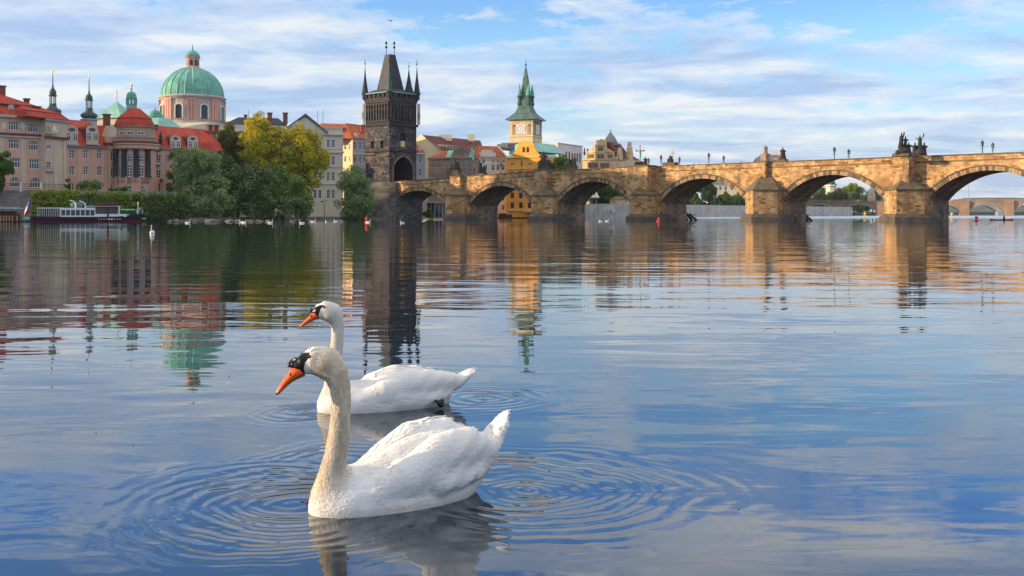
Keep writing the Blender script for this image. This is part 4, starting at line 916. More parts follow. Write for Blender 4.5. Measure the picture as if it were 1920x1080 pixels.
mb.face([F5.pt(a0, -.5, z0_), F5.pt(a1, -.5, z0_), F5.pt(am, -.5, zt-.3)], 1)
for (a, c_) in ((a0, am), (am, a1)):
    za, zc2 = (z0_, zt) if a == a0 else (zt, z0_)
    for (e0, e1, dd, mm) in ((0, .55, -.95, 0),):
        A = [F5.pt(a, dd, za-e0), F5.pt(c_, dd, zc2-e0), F5.pt(c_, 16, zc2-e0), F5.pt(a, 16, za-e0)]; mb.hexa(A, [p+Vector((0, 0, e1)) for p in A], 2)
b.part('pediment', mb, ['cream_plaster', 'cream_plaster', 'grey_roof'])
mb = MB(); ffrust(mb, F5, s0, F5.s_(548), 1, 17, F5.z(480, 240), F5.z(480, 220, 6), 6, 3, 6, 6); b.part('hip_roof', mb, 'slate')
for px, w_ in ((460.5, 5), (506, 8), (535, 8)): chimney(b, px, 213 if w_ > 5 else 217, 226, w_, F5, 4)
for px in (613, 603, 470):
    mb = MB(); p = F5.pt(F5.s_(px), 8, F5.z(px, 230)); mb.tube([p, p+Vector((0, 0, 4))], .05, 4); b.part('aerial', mb, 'iron')
# red roofed house left of the tower
F6 = Fr(640, 292, 662, 300); F6b = Fr(660, 300, 700, 302)
b = Bld('town_house', 'white town house with red hipped roof squeezed between the cream palace and the dark tower', F6b)
for px in (666, 675, 683, 692):
    for py, nx in ((273, 2), (298, 2), (325, 2)): b.win(px, py, 5.6, 13, nx, 3)
b.wall(F6b.s_(661), F6b.s_(712), .4, F6b.z(670, 260), 14, 'grey_plaster')  # front in grey: the shade on this side is put into the colour
b.band(F6b.s_(661), F6b.s_(712), F6b.z(670, 289), F6b.z(670, 287.5), .12, 'white_plaster'); 
mb = MB(); A, B_ = F6b.pt(F6b.s_(661), 0, 0), P(643, HY, 306); A2 = F6b.pt(F6b.s_(661), 14, 0)
f = frot((B_.x, 306), (A.x-B_.x, A.y-306)); wall(mb, f, 0, (Vector((A.x-B_.x, A.y-306))).length, .4, F6b.z(662, 260), []); b.part('side_wall', mb, 'yellow_plaster')  # sunlit side of the same house, light painted in as a warmer colour
for px in (647.5, 655.5):
    for py in (275, 298): b.win(px, py, 3.6, 11, 1, 2, F=f, hole=False)
zt = F6b.z(655, 231, 6); z0_ = F6b.z(670, 260); mb = MB()
c0 = [F6b.pt(F6b.s_(661), -.4, z0_), F6b.pt(F6b.s_(712), -.4, z0_), F6b.pt(F6b.s_(712), 14, z0_), F6b.pt(F6b.s_(661)-9, 14, z0_), F6b.pt(F6b.s_(661)-8.5, 5, z0_)]
rA, rB = F6b.pt(F6b.s_(656), 6, zt), F6b.pt(F6b.s_(700), 7, zt-.5)
mb.face([c0[0], c0[1], rB, rA]); mb.face([c0[1], c0[2], rB]); mb.face([c0[2], c0[3], rA, rB]); mb.face([c0[3], c0[4], rA]); mb.face([c0[4], c0[0], rA]); b.part('hip_roof', mb, 'orange_tiles')
mb = MB(); gable_roof(mb, F6b, F6b.s_(600, 9), F6b.s_(655, 9), 4, 14, F6b.z(640, 243, 9), zt, 0, True, 0, 0); b.part('rear_roof', mb, 'orange_tiles')
chimney(b, 679, 236, 247, 6, F6b, 3, 'orange_tiles'); chimney(b, 669, 252, 256, 6, F6b, 1, 'white_plaster')
# ------------------------------------------------------------ houses behind the bridge, left to right
def house(name, label, pxA, YA, pxB, YB, ytop, wm, depth, wins, base=.4, cat='house', band=None, m2=None):
    F = Fr(pxA, YA, pxB, YB); b = Bld(name, label, F, cat)
    for w_ in wins: b.win(*w_[:4], *(w_[4:] if len(w_) > 4 else (2, 2)))
    b.s0, b.s1 = F.s_(pxA), F.s_(pxB); b.ze = F.z(pxA, ytop)
    b.wall(b.s0, b.s1, base, b.ze, depth, wm, m2=m2)
    if band: b.band(b.s0, b.s1, b.ze-.02, b.ze+.35, .3, band)
    return b, F
# grey white house right behind the tower
b, F = house('town_house', 'narrow pale house with dark red roof directly right of the dark tower', 768, 281, 797, 282, 289, 'grey_plaster', 12, [(788, 299, 5.5, 12), (788, 323, 5.5, 13), (778, 299, 5.5, 12), (778, 323, 5.5, 13)], 2, band='white_plaster')
mb = MB(); ffrust(mb, F, b.s0, b.s1+.2, -.3, 12, b.ze+.35, F.z(790, 258), 0, 3.4, 4.5, 4); b.part('hip_roof', mb, 'orange_tiles'); mb = MB(); fbox(mb, F, F.s_(785), F.s_(791), .6, 3, b.ze+.35, F.z(790, 277)); b.part('dormer', mb, 'white_plaster')
# big cream house with lit gable
F = Fr(790, 312, 838, 306); b = Bld('gabled_house', 'big pale yellow house with blank lit gable and long dark red roof behind the bridge', F)
s0, s1 = F.s_(779), F.s_(838); zE, zR = F.z(800, 300), F.z(783, 252)
mb = MB(); mb.face([F.pt(s0, 0, 1), F.pt(s1, 0, 1), F.pt(s1, 0, F.z(838, 291)), F.pt(F.s_(789), 0, zR), F.pt(s0, 0, F.z(780, 262))]); mb.face([F.pt(s1, 0, 1), F.pt(s1, 5, 1), F.pt(s1, 5, zE), F.pt(s1, 0, zE)]); b.part('gable_wall', mb, 'yellow_plaster')
G2 = Fr(790, 312, 897, 344); g0, g1 = 0, G2.s_(899); zr = ZW(253, 312)
mb = MB(); e0 = G2.pt(0, -.3, zr); e1 = G2.pt(g1, -.3, zr+.6); 
lo0 = F.pt(F.s_(832), -.3, F.z(832, 290)); lo1 = P(906, 277, 338)
mb.face([e0, lo0, lo1, e1]); b.part('roof', mb, 'brown_tiles')
mb = MB(); z0_ = ZW(283, 318)
f = Fr(822, 311, 905, 330); 
for i, px in enumerate(range(828, 900, 6)):
    a, e = f.s_(px-1.6), f.s_(px+1.6); fbox(mb, f, a, e, -.12, -.03, f.z(px, 279), f.z(px, 273.5), 1)
fbox(mb, f, f.s_(822), f.s_(905), -.02, 4, f.z(830, 300), f.z(830, 271)); b.part('dormer_row', mb, ['sandstone', 'window_glass'])
mb = MB(); p = P(835, 252, 322); mb.box(p.x-2, p.x+2.0, p.y-.5, p.y+.5, p.z-2, p.z-.1); p = P(884, 253, 335); mb2 = MB(); mb2.box(p.x-1.0, p.x+1.0, p.y-.5, p.y+.5, p.z-2, p.z+.2); b.part('chimney', mb2, 'cream_plaster'); b.part('chimney', mb, 'cream_plaster')
# pinkish low house with red hip roof
W = [(px, py, 4.6, 8, 2, 2) for px in (808.5, 814.5, 820.5, 826.5) for py in (310, 329)]+[(811, 355, 4, 7), (820, 355, 4, 7)]
b, F = house('town_house', 'pinkish brown house with red hipped roof beneath the big yellow gable', 803, 296, 836, 294, 299, 'tan_plaster', 12, W, .5, band='tan_plaster')
mb = MB(); ffrust(mb, F, b.s0-.3, b.s1+.3, -.4, 12, b.ze+.35, F.z(820, 283, 4), 3.5, .5, 4.5, 4.5); b.part('hip_roof', mb, 'orange_tiles')
# stone gable house
W = [(px, py, 5, 8.5, 2, 2) for px in (846, 856.5, 865.5, 874.5) for py in (309, 327)]
b, F = house('gabled_house', 'brown stone house with triangular gable and green roof edge, right of the pinkish house', 836, 293, 884, 292, 297, 'house_stone', 14, W, .5, band='tan_plaster')
mb = MB(); aa, am, ae = F.s_(843), F.s_(861.5), F.s_(880); mb.face([F.pt(aa, 0, b.ze+.35), F.pt(ae, 0, b.ze+.35), F.pt(F.s_(868), 0, F.z(868, 277)), F.pt(am, 0, F.z(861, 270)), F.pt(F.s_(855), 0, F.z(855, 277))]); b.part('gable', mb, 'house_stone')
mb = MB(); gable_roof(mb, F, aa, ae, .3, 14, b.ze+.3, F.z(861, 271), .2, False, 0, 0); b.part('roof', mb, 'brown_tiles')
mb = MB(); ffrust(mb, F, b.s0, F.s_(847), -.3, 10, b.ze+.35, F.z(840, 282, 3), 0, .2, 3.6, 3); b.part('side_roof', mb, 'pale_copper')
mb = MB(); A = [F.pt(F.s_(877), -.2, b.ze+.4), F.pt(F.s_(889), -.2, b.ze-.6), F.pt(F.s_(886), 3, b.ze+2.4), F.pt(F.s_(881), 3, b.ze+2.4)]; mb.face(A); b.part('green_roof_edge', mb, 'copper')
# low glazed pavilion and terrace below (seen under first arch)
F = Fr(800, 284, 840, 284); b = Bld('riverside_cafe', 'low dark riverside pavilion with a red parasol seen through the leftmost arch', F, 'cafe')
mb = MB(); fbox(mb, F, 0, F.s_(838), .5, 6, .5, 4.2); b.part('glazed_wall', mb, 'window_glass'); mb = MB(); fbox(mb, F, -.4, F.s_(840), -.6, 6.5, 4.2, 4.6); b.part('flat_roof', mb, 'grey_plaster')
mb = MB()
for k in range(6): fbox(mb, F, k*1.05, k*1.05+.12, .35, .5-.002, .5, 4.2)
b.part('mullion', mb, 'white_paint')
# cream house, orange roof
W = [(px, py, 6, 10.5, 2, 2) for px in (892.5, 911, 924.5, 934, 943.5) for py in (314,)]+[(px, 303, 4.5, 3.5, 2, 1) for px in (892, 908, 925, 934, 944)]+[(943.5, y, 5, 9, 1, 2) for y in (372, 389)]+[(911, y, 5, 9, 1, 2) for y in (344, 372, 389)]+[(929, y, 5, 9, 1, 2) for y in (344, 372, 389)]
b, F = house('town_house', 'cream house with bright orange roof and small attic, left of the orange baroque house', 884, 322, 949.5, 326, 296, 'cream_plaster', 14, W, .3, band='cream_plaster')
mb = MB(); ffrust(mb, F, b.s0-.2, b.s1+.2, -.5, 14, b.ze+.35, F.z(915, 273.5, 4), 1.6, 1.6, 5.5, 6); b.part('tile_roof', mb, 'orange_tiles')
mb = MB(); a0, a1 = F.s_(900), F.s_(929); fbox(mb, F, a0, a1, -.35, 3, b.ze+.36, F.z(915, 286)); a0, a1 = F.s_(906), F.s_(924); fbox(mb, F, a0, a1, -.3, 2.5, F.z(915, 286), F.z(915, 281)); b.part('attic', mb, 'cream_plaster')
for px in (884.5, 949.5):
    mb = MB(); a = F.s_(px); mb.hexa([F.pt(a-.25, -.6, b.ze), F.pt(a+.25, -.6, b.ze), F.pt(a+.25, 8, b.ze), F.pt(a-.25, 8, b.ze)], [F.pt(a-.25, -.6, b.ze+.7), F.pt(a+.25, -.6, b.ze+.7), F.pt(a+.25, 7, F.z(px, 274, 5)), F.pt(a-.25, 7, F.z(px, 274, 5))]); b.part('fire_wall', mb, 'white_plaster')
for px, y0, y1 in ((900, 290, 296), (893, 292, 296)): chimney(b, px, y0, y1, 4, F, 2, 'cream_plaster')
b.band(b.s0, b.s1, F.z(915, 299.5), F.z(915, 298.5), .2, 'white_plaster', 'string_course'); b.band(b.s0, b.s1, F.z(915, 360), F.z(915, 358.5), .2, 'white_plaster', 'string_course')
mb = MB(); fbox(mb, F, F.s_(935), F.s_(950), -.1, -.003, .3, F.z(940, 400)); b.part('basement_opening', mb, 'dark_carving')
# orange baroque house
F = Fr(950, 320, 1016, 313); b = Bld('baroque_house', 'bright orange baroque house with curved gable and two arched gable windows', F)
for px in (960.5, 977.5, 993.5, 1010): b.win(px, 307.5, 6, 3.6, 2, 1)
for px in (959, 975, 991, 1007): b.win(px, 325, 7, 10, 2, 2, True)
for px in (960.5, 976.5, 992.5, 1006):
    for py in (366.5, 385): b.win(px, py, 6.6, 10.5, 2, 2, paint='brown_paint')
s0, s1 = F.s_(950), F.s_(1016); zE = F.z(980, 294)
b.wall(s0, s1, .3, zE, 16, 'ochre_plaster')
for y0, y1, pr in ((296, 293.5, .35), (317, 315.5, .25), (353, 351.5, .25), (396, 394.5, .3)): b.band(s0, s1, F.z(980, y0), F.z(980, y1), pr, 'ochre_light', 'string_course')
prof = [(956, 293.5), (960, 291), (966, 284), (970, 276), (972, 272), (973, 268), (978, 265.5), (986, 263.5), (993, 265.5), (1000, 268), (1001, 272), (1003, 277), (1007, 285), (1012, 291), (1016, 293.5)]
# gable with window holes: build as strips
mb = MB(); fr = [F.pt(F.s_(x), -.12, F.z(x, y)) for x, y in prof]; bk = [p+F.n*.6 for p in fr]; mb.face(list(reversed(fr))); mb.face(bk)
for i in range(len(fr)-1): mb.face([fr[i], fr[i+1], bk[i+1], bk[i]])
b.part('curved_gable', mb, 'ochre_plaster')
b.band(F.s_(972), F.s_(1001), F.z(986, 273.2), F.z(986, 272), .3, 'ochre_light', back=-.02)
for px in (982, 989.5): b.win(px, 280.5, 4.6, 10, 2, 2, True, d=-.14, hole=False, paint='brown_paint')
mb = MB(); gable_roof(mb, F, F.s_(966), F.s_(1007), .5, 16, F.z(986, 285), F.z(986, 266), .1, False, 0, 0); b.part('roof', mb, 'pale_copper')
mb = MB(); A = [F.pt(F.s_(951), .1, zE+.2), F.pt(F.s_(968), .1, zE+.2), F.pt(F.s_(975), 8, F.z(970, 272, 8)), F.pt(F.s_(960), 8, F.z(970, 272, 8))]; mb.face(A); b.part('side_roof', mb, 'pale_copper')
mb = MB(); fbox(mb, F, F.s_(985), F.s_(1009), -1.0, -.35-.003, F.z(995, 398), F.z(995, 394.6)); b.part('balcony', mb, 'ochre_light')
mb = MB(); fbox(mb, F, F.s_(950), F.s_(960), -.12, -.003, .3, F.z(955, 402)); b.part('boat_door', mb, 'dark_carving')
# long green roof + white flat building
F = Fr(1003, 330, 1048, 338); b = Bld('town_house', 'low house with long pale green copper roof right of the orange gable', F)
b.wall(F.s_(1003), F.s_(1050), 2, F.z(1010, 299), 14, 'ochre_plaster'); mb = MB(); ffrust(mb, F, F.s_(1003), F.s_(1050), -.3, 14, F.z(1010, 299), F.z(1020, 272, 5), 0, 0, 6, 6); b.part('copper_roof', mb, 'pale_copper')
F = Fr(1044, 356, 1092, 374); W = [(px, 287-(1092-px)*.0, 3.4, 11 if px < 1073 else 15, 1, 3) for px in (1052, 1058, 1064, 1070, 1076.5, 1080.5, 1085, 1089)]
b = Bld('office_building', 'plain white flat-roofed building with narrow windows behind the round tree', F)
for px in (1050, 1056, 1062, 1067.5, 1073, 1078, 1082.5, 1087.5): b.win(px, 291 if px < 1070 else 296, 3.2, 12 if px < 1070 else 17, 1, 3, paint='brown_paint')
b.wall(F.s_(1046), F.s_(1092), 2, F.z(1050, 269), 14, 'white_plaster'); b.band(F.s_(1046), F.s_(1092), F.z(1050, 269.5), F.z(1050, 268), .15, 'grey_plaster')
# water tower with clocks
Yw = 338; cw = P(986, HY, Yw+3); fw = frot((cw.x, cw.y), (.92, -.39)); Z = lambda y: ZW(y, Yw); hw = 3.95
wt_ = thing('clock_tower', 'cream water tower with white clock dials and a flared green spire with four turrets', 'tower', (cw.x, cw.y, 2))
u = Yw/FPX
f0 = frot((P(984, HY, Yw)).to_2d(), (.92, -.39)); SC_ = 8.0
o_ = Vector((cw.x, cw.y, 0)); LF = frot((o_-fw.u*hw-fw.n*hw).to_2d(), fw.u); RF = frot((o_+fw.u*hw-fw.n*hw).to_2d(), fw.n)
mb = MB(); fbox(mb, LF, 0, 2*hw, 0, 2*hw, 1, Z(224)); mb.build('wall', MT['yellow_plaster'], wt_)
mb = MB(); fbox(mb, LF, -.2, 2*hw+.2, -.2, 2*hw+.2, Z(257), Z(255.5)); mb.build('string_course', MT['sandstone'], wt_); mb = MB(); fbox(mb, LF, -.25, 2*hw+.25, -.25, 2*hw+.25, Z(226), Z(223.5)); mb.build('string_course', MT['sandstone'], wt_)
mb = MB(); fbox(mb, LF, -2.5, 2*hw+.4, -1.0, 2*hw+.4, Z(270), Z(267.5)); fbox(mb, LF, -3.5, 2*hw-1, -2.0, 2*hw+.4, Z(280), Z(270)); mb.build('lower_roof', MT['grey_roof'], wt_)
for F, cx_ in ((LF, hw), (RF, hw)):
    zc_ = Z(242.5); m = MB(); fbox(m, F, .7, 2*hw-.7, -.1, -.003, Z(253), Z(227)); m.build('sgraffito_panel', MT['house_stone' if F is RF else 'sandstone'], wt_)  # right face gets a darker panel, its shade painted into the colour
    for q in (1.35, 2*hw-1.35):
        m = MB(); fbox(m, F, q-.45, q+.45, -.16, -.102, Z(252), Z(236)); m.lathe(F.pt(q, -.13, Z(236)), [(.45, -.1), (.4, .3), (.01, .5)], 8); m.build('niche', MT['tan_plaster'], wt_)
    m = MB(); fbox(m, F, cx_-1.5, cx_+1.5, -.2, -.104, zc_-1.5, zc_+1.5); d_ = m.build('clock_dial', MT['white_paint'], wt_)
    m = MB(); n = 24; c0 = F.pt(cx_, -.205, zc_)
    def cp_(r, a): return c0+F.u*r*math.sin(a)+Vector((0, 0, r*math.cos(a)))
    for k in range(12):
        a = 2*math.pi*k/12; da = .05 if k % 3 else .075
        m.face([cp_(1.38, a+da), cp_(1.38, a-da), cp_(1.0, a-da*1.3), cp_(1.0, a+da*1.3)])
        if k % 3: m.face([cp_(1.38, a+da+.09), cp_(1.38, a+da+.05), cp_(1.0, a+da+.05), cp_(1.0, a+da+.1)])
    for k in range(n):
        a, b_ = 2*math.pi*k/n, 2*math.pi*(k+1)/n; m.face([cp_(.9, a), cp_(.9, b_), cp_(.84, b_), cp_(.84, a)])
    m.build('numeral_ring', MT['iron'], d_)
    m = MB(); c0 = F.pt(cx_, -.23, zc_); 
    for a, r, w_ in ((rad(2), 1.15, .07), (rad(184), .75, .1)): m.face([c0+F.u*w_, cp_(r, a), c0-F.u*w_, cp_(-.2, a)])
    m.build('clock_hand', MT['iron'], d_)
mb = MB(); prof = [(33.5, 224.5), (30, 221), (22, 215), (16.5, 209), (13, 201), (11, 190), (8.2, 180), (6.8, 165), (4.8, 147), (2.2, 131), (.6, 122)]
kk = (hw+1.2)*1.414/33.5
mb.lathe((cw.x, cw.y, 0), [(r*kk, Z(y)) for r, y in prof], 4, rot=fw.ang+math.pi/4); mb.build('spire', MT['spire_copper'], wt_)
mb = MB(); mb.tube([(cw.x, cw.y, Z(126)), (cw.x, cw.y, Z(110))], .09, 5); mb.blob((cw.x, cw.y, Z(119)), (.32,)*3); mb.build('finial', MT['iron'], wt_)
for sa, sb in ((-1, -1), (1, -1), (1, 1), (-1, 1)):
    p = o_+fw.u*sa*1.55+fw.n*sb*1.55; m = MB(); m.lathe((p.x, p.y, 0), [(.1, Z(200)), (.75, Z(194)), (.75, Z(192)), (.55, Z(191.5)), (.55, Z(182)), (.8, Z(181)), (.75, Z(178))], 8); t_ = m.build('turret', MT['dark_copper'], wt_)
    m = MB(); m.lathe((p.x, p.y, 0), [(.78, Z(178)), (.6, Z(172)), (.25, Z(162)), (.05, Z(155.5))], 8); m.build('turret_roof', MT['copper'], t_)
# renaissance museum house
F = Fr(1092, 352, 1160, 345); Fm2 = Fr(1160, 345, 1204, 363)
b = Bld('museum', 'ornate ochre sandstone building with stepped gable, pyramid roof and dark red roof', F, 'building')
for px, wp in ((1108, 7), (1127, 9), (1143, 7)): b.win(px, 296, wp, 7, 3, 1, paint='sandstone')
s0, s1 = F.s_(1092), F.s_(1160); zE = F.z(1120, 299)
b.wall(s0, s1, 2, zE, 16, 'sandstone')
mb = MB()
prof = [(1097, 299), (1098, 291), (1101, 288), (1101, 284), (1108, 280), (1113, 276), (1115, 272), (1117, 263), (1122, 262.5), (1128, 261), (1135, 262.5), (1136, 278), (1143, 281), (1151, 287), (1152, 293), (1158, 296), (1159, 299)]
fr = [F.pt(F.s_(x), -.1, F.z(x, y)) for x, y in prof]; bk = [p+F.n*1.0 for p in fr]; mb.face(list(reversed(fr))); mb.face(bk)
for i in range(len(fr)-1): mb.face([fr[i], fr[i+1], bk[i+1], bk[i]])
b.part('stepped_gable', mb, 'sandstone')
for y0, y1, a, e in ((300, 298.5, 1092, 1160), (286, 285, 1101, 1152), (272.5, 271.5, 1116, 1137), (317, 316, 1092, 1160)): b.band(F.s_(a), F.s_(e), F.z(1120, y0), F.z(1120, y1), .35, 'sandstone', 'string_course', back=-.01)
mb = MB()
for px in (1101, 1117, 1136, 1152):
    a = F.s_(px); fbox(mb, F, a-.22, a+.22, -.28, -.102, zE, F.z(px, 272 if 1110 < px < 1140 else 287))
b.part('pilaster', mb, 'sandstone')
for px, py, w_, h_ in ((1109, 293, 10, 7), (1126.5, 293, 13, 8), (1144, 293, 9, 7), (1126.5, 279, 10, 8), (1113, 310, 18, 9), (1134, 310, 16, 9)):
    mb = MB(); a, e = F.s_(px-w_/2), F.s_(px+w_/2); fbox(mb, F, a, e, -.16, -.103, F.z(px, py+h_/2), F.z(px, py-h_/2)); b.part('sgraffito_panel', mb, 'light_carving')
for px, y in ((1095, 282), (1101, 283), (1152, 286), (1159, 293)): mb = MB(); p = F.pt(F.s_(px), .3, F.z(px, y)); mb.lathe(p, [(.3, -1.6), (.35, -.6), (.12, 0), (.3, .3), (.05, .9)], 6); b.part('pinnacle', mb, 'dark_carving')
mb = MB(); c = F.pt(F.s_(1129), 6, 0); Yq = c.y; u = Yq/FPX; mb.lathe((c.x, c.y, 0), [(21*u, ZW(273, Yq)), (12.5*u, ZW(259, Yq)), (.05, ZW(246.5, Yq))], 4, rot=.75); b.part('pyramid_roof', mb, 'grey_roof')
mb = MB(); mb.tube([(c.x, c.y, ZW(248, Yq)), (c.x, c.y, ZW(243, Yq))], .08, 4); mb.blob((c.x, c.y, ZW(244.5, Yq)), (.2,)*3); b.part('finial', mb, 'iron')
mb = MB(); s0b, s1b = 0, Fm2.s_(1187); wall(mb, Fm2, 0, Fm2.s_(1205), 2, Fm2.z(1165, 300), []); b.part('side_wall', mb, 'house_stone')
for px in (1165, 1171, 1177, 1183): b.win(px, 312, 3.6, 8, 2, 2, F=Fm2, hole=False, paint='brown_paint')
mb = MB(); zt = Fm2.z(1170, 271, 5); ffrust(mb, Fm2, 1.6, Fm2.s_(1186), -.4, 10, Fm2.z(1165, 300), zt, 0.2, 0, 4.8, 5.0); b.part('roof', mb, 'brown_tiles')
mb = MB(); ffrust(mb, Fm2, Fm2.s_(1186), Fm2.s_(1205), -.4, 12, Fm2.z(1165, 300), Fm2.z(1195, 288, 3), 0, 0, 5.5, 5.5); b.part('rear_roof', mb, 'brown_tiles')
for px, yt, w_ in ((1162.5, 277, 8), (1181, 266, 14)):
    mb = MB(); a = Fm2.s_(px); q = w_*.5*.22; z_ = Fm2.z(px, yt); h_ = z_-Fm2.z(px, 300); pts = [(a-q*1.1, z_-h_), (a+q*1.1, z_-h_), (a+q*1.1, z_-h_*.55), (a+q*.75, z_-h_*.5), (a+q*.7, z_-h_*.32), (a+q*.3, z_-h_*.25), (a+q*.12, z_), (a-q*.12, z_), (a-q*.3, z_-h_*.25), (a-q*.7, z_-h_*.32), (a-q*.75, z_-h_*.5), (a-q*1.1, z_-h_*.55)]
    fr = [Fm2.pt(x, -.5, z) for x, z in pts]; bk = [p+Fm2.n*1.2 for p in fr]; mb.face(fr); mb.face(list(reversed(bk)))
    for i in range(len(fr)): mb.face([fr[i], bk[i], bk[(i+1) % len(fr)], fr[(i+1) % len(fr)]])
    b.part('gable_dormer', mb, 'sandstone')
# pale house seen through the fourth arch
F = Fr(1325, 640, 1380, 640); b = Bld('villa', 'pale cream villa among the dark trees seen through the third arch from the right', F)
for px in (1351, 1361, 1372): b.win(px, 353, 4.4, 7, 2, 2)
b.wall(F.s_(1330), F.s_(1382), 5, F.z(1350, 344), 15, 'cream_plaster'); mb = MB(); ffrust(mb, F, F.s_(1327), F.s_(1384), -1, 15, F.z(1350, 344), F.z(1350, 336), 4, 4, 6, 6); b.part('roof', mb, 'grey_roof')
# opera roof, golden
Yo = 620; c = P(1442, HY, Yo); u = Yo/FPX; Z = lambda y: ZW(y, Yo)
th = thing('theatre', 'rounded grey theatre roof crowned by a golden balustrade rising just above the bridge', 'theatre', (c.x, c.y, 5))
f = Fr(1411, Yo, 1476, Yo-6); s0, s1 = 0, f.s_(1476)
mb = MB(); fbox(mb, f, 2, s1-2, 0, 24, 5, Z(306)); mb.build('wall', MT['cream_plaster'], th)
mb = MB(); prev = None
for i in range(9):
    t = i/8*math.pi/2*.88; ins = (1-math.cos(t))*24*u*1.0; z = Z(308)+(Z(290)-Z(308))*math.sin(t)/math.sin(math.pi/2*.88)
    cur = [f.pt(s0+ins, ins*.8, z), f.pt(s1-ins, ins*.8, z), f.pt(s1-ins, 24-ins*.8, z), f.pt(s0+ins, 24-ins*.8, z)]
    if prev:
        for k in range(4): mb.face([prev[k], prev[(k+1) % 4], cur[(k+1) % 4], cur[k]])
    prev = cur
mb.face(prev); mb.build('curved_roof', MT['theatre_roof'], th)
mb = MB(); g0, g1 = f.s_(1429), f.s_(1466); fbox(mb, f, g0, g1, 5, 5.5, Z(291.5), Z(290)); fbox(mb, f, g0, g1, 5, 5.5, Z(287.5), Z(286.3))
for k in range(16): q = g0+(g1-g0)*k/15; fbox(mb, f, q-.15, q+.15, 5.1, 5.4, Z(290), Z(287.5) if k % 3 else Z(284.5))
mb.tube([f.pt(f.s_(1461), 5.2, Z(287)), f.pt(f.s_(1461), 5.2, Z(273.5))], .25, 5); mb.build('gold_crest', MT['gold'], th)
mb = MB(); a = f.s_(1454); fbox(mb, f, a-1.2, a+1.2, .8, 4, Z(303), Z(298)); mb.build('dormer', MT['cream_plaster'], th)

# unseen town blocks added past the left edge, sized to shade bank and bridge
for i, (x0, x1, y0, y1, zt, wm, rm, lb) in enumerate(((-150, -124, 178, 222, 40, 'cream_plaster', 'red_tiles', 'tall cream block with red roof behind the first palace block, unseen, added for shade'),
                                              (-152, -122, 224, 246, 31, 'beige_plaster', 'brown_tiles', 'tall beige block with brown roof behind the cream one, unseen, added for shade'),
                                              (-150, -126, 248, 268, 31, 'pink_plaster', 'orange_tiles', 'tall pink block with orange roof farthest back, unseen, added for shade'))):
    F = frot((x0, y0), (1, 0)); b = Bld('town_house', lb, F); w_ = x1-x0
    for k in range(6):
        for j in range(7):
            if i == 0: s_c = 2.5+k*4.2; b.holes.setdefault(id(F), []).append((s_c-.6, s_c+.6, 3+j*3.4, 5+j*3.4)); add_win(b.root, F.pt(s_c, .18, 3+j*3.4), 0, 1.2, 2.0)
    b.wall(0, w_, .4, zt-5, y1-y0, wm); mb = MB(); ffrust(mb, F, -.4, w_+.4, -.4, y1-y0+.4, zt-5, zt, 2, 2, 9, 9); b.part('roof', mb, rm)
# ------------------------------------------------------------ trees
def leaves(name, centers, n, size, mats, parent, origin, droop=0.0, seed=1, squash=0.85):
    """centers: list of (x,y,z,r,w); many small leaf clumps spread through lumpy shells"""
    g = np.random.default_rng(seed); C = np.array([c[:3] for c in centers]); R = np.array([c[3] for c in centers])
    # break every limb mass into smaller tufts for an uneven outline
    sub = []; 
    for (c, r) in zip(C, R):
        m = 10; d = g.normal(size=(m, 3)); d /= np.linalg.norm(d, axis=1)[:, None]; d[:, 2] = d[:, 2]*squash
        rr = r*(0.34+0.22*g.random(m)); sub.append(np.concatenate([c+d*(r*(0.62+0.28*g.random(m)))[:, None], rr[:, None]], 1))
    S = np.concatenate(sub); wgt = S[:, 3]**2; k = g.choice(len(S), n, p=wgt/wgt.sum()); d = g.normal(size=(n, 3)); d /= np.linalg.norm(d, axis=1)[:, None]
    d[:, 2] = np.where(g.random(n) < .35, np.abs(d[:, 2]), d[:, 2]); p = S[k, :3]+d*(S[k, 3]*(0.72+0.36*g.random(n)**.7))[:, None]
    nrm = d+np.array([0, 0, .35])+g.normal(size=(n, 3))*0.4; nrm /= np.linalg.norm(nrm, axis=1)[:, None]
    a = np.cross(nrm, g.normal(size=(n, 3))); a /= np.linalg.norm(a, axis=1)[:, None]; b_ = np.cross(nrm, a)
    if droop: a = a*(1-droop)+np.array([0, 0, -1])*droop
    s = size*(0.6+0.8*g.random(n))[:, None]; a = a*s*(1.0+droop); b_ = b_*s*0.62
    V = np.stack([p-a, p+b_, p+a, p-b_], 1).reshape(-1, 3)-np.array(origin)
    me = bpy.data.meshes.new(name); me.vertices.add(4*n); me.vertices.foreach_set('co', V.ravel()); me.loops.add(4*n); me.loops.foreach_set('vertex_index', np.arange(4*n))
    me.polygons.add(n); me.polygons.foreach_set('loop_start', np.arange(0, 4*n, 4)); me.update(calc_edges=True)
    for m_ in mats: me.materials.append(MT[m_])
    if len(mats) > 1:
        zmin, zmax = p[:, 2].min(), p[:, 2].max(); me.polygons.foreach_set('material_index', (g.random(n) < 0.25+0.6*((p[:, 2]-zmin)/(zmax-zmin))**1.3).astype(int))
    return mesh_obj(name, me, parent)
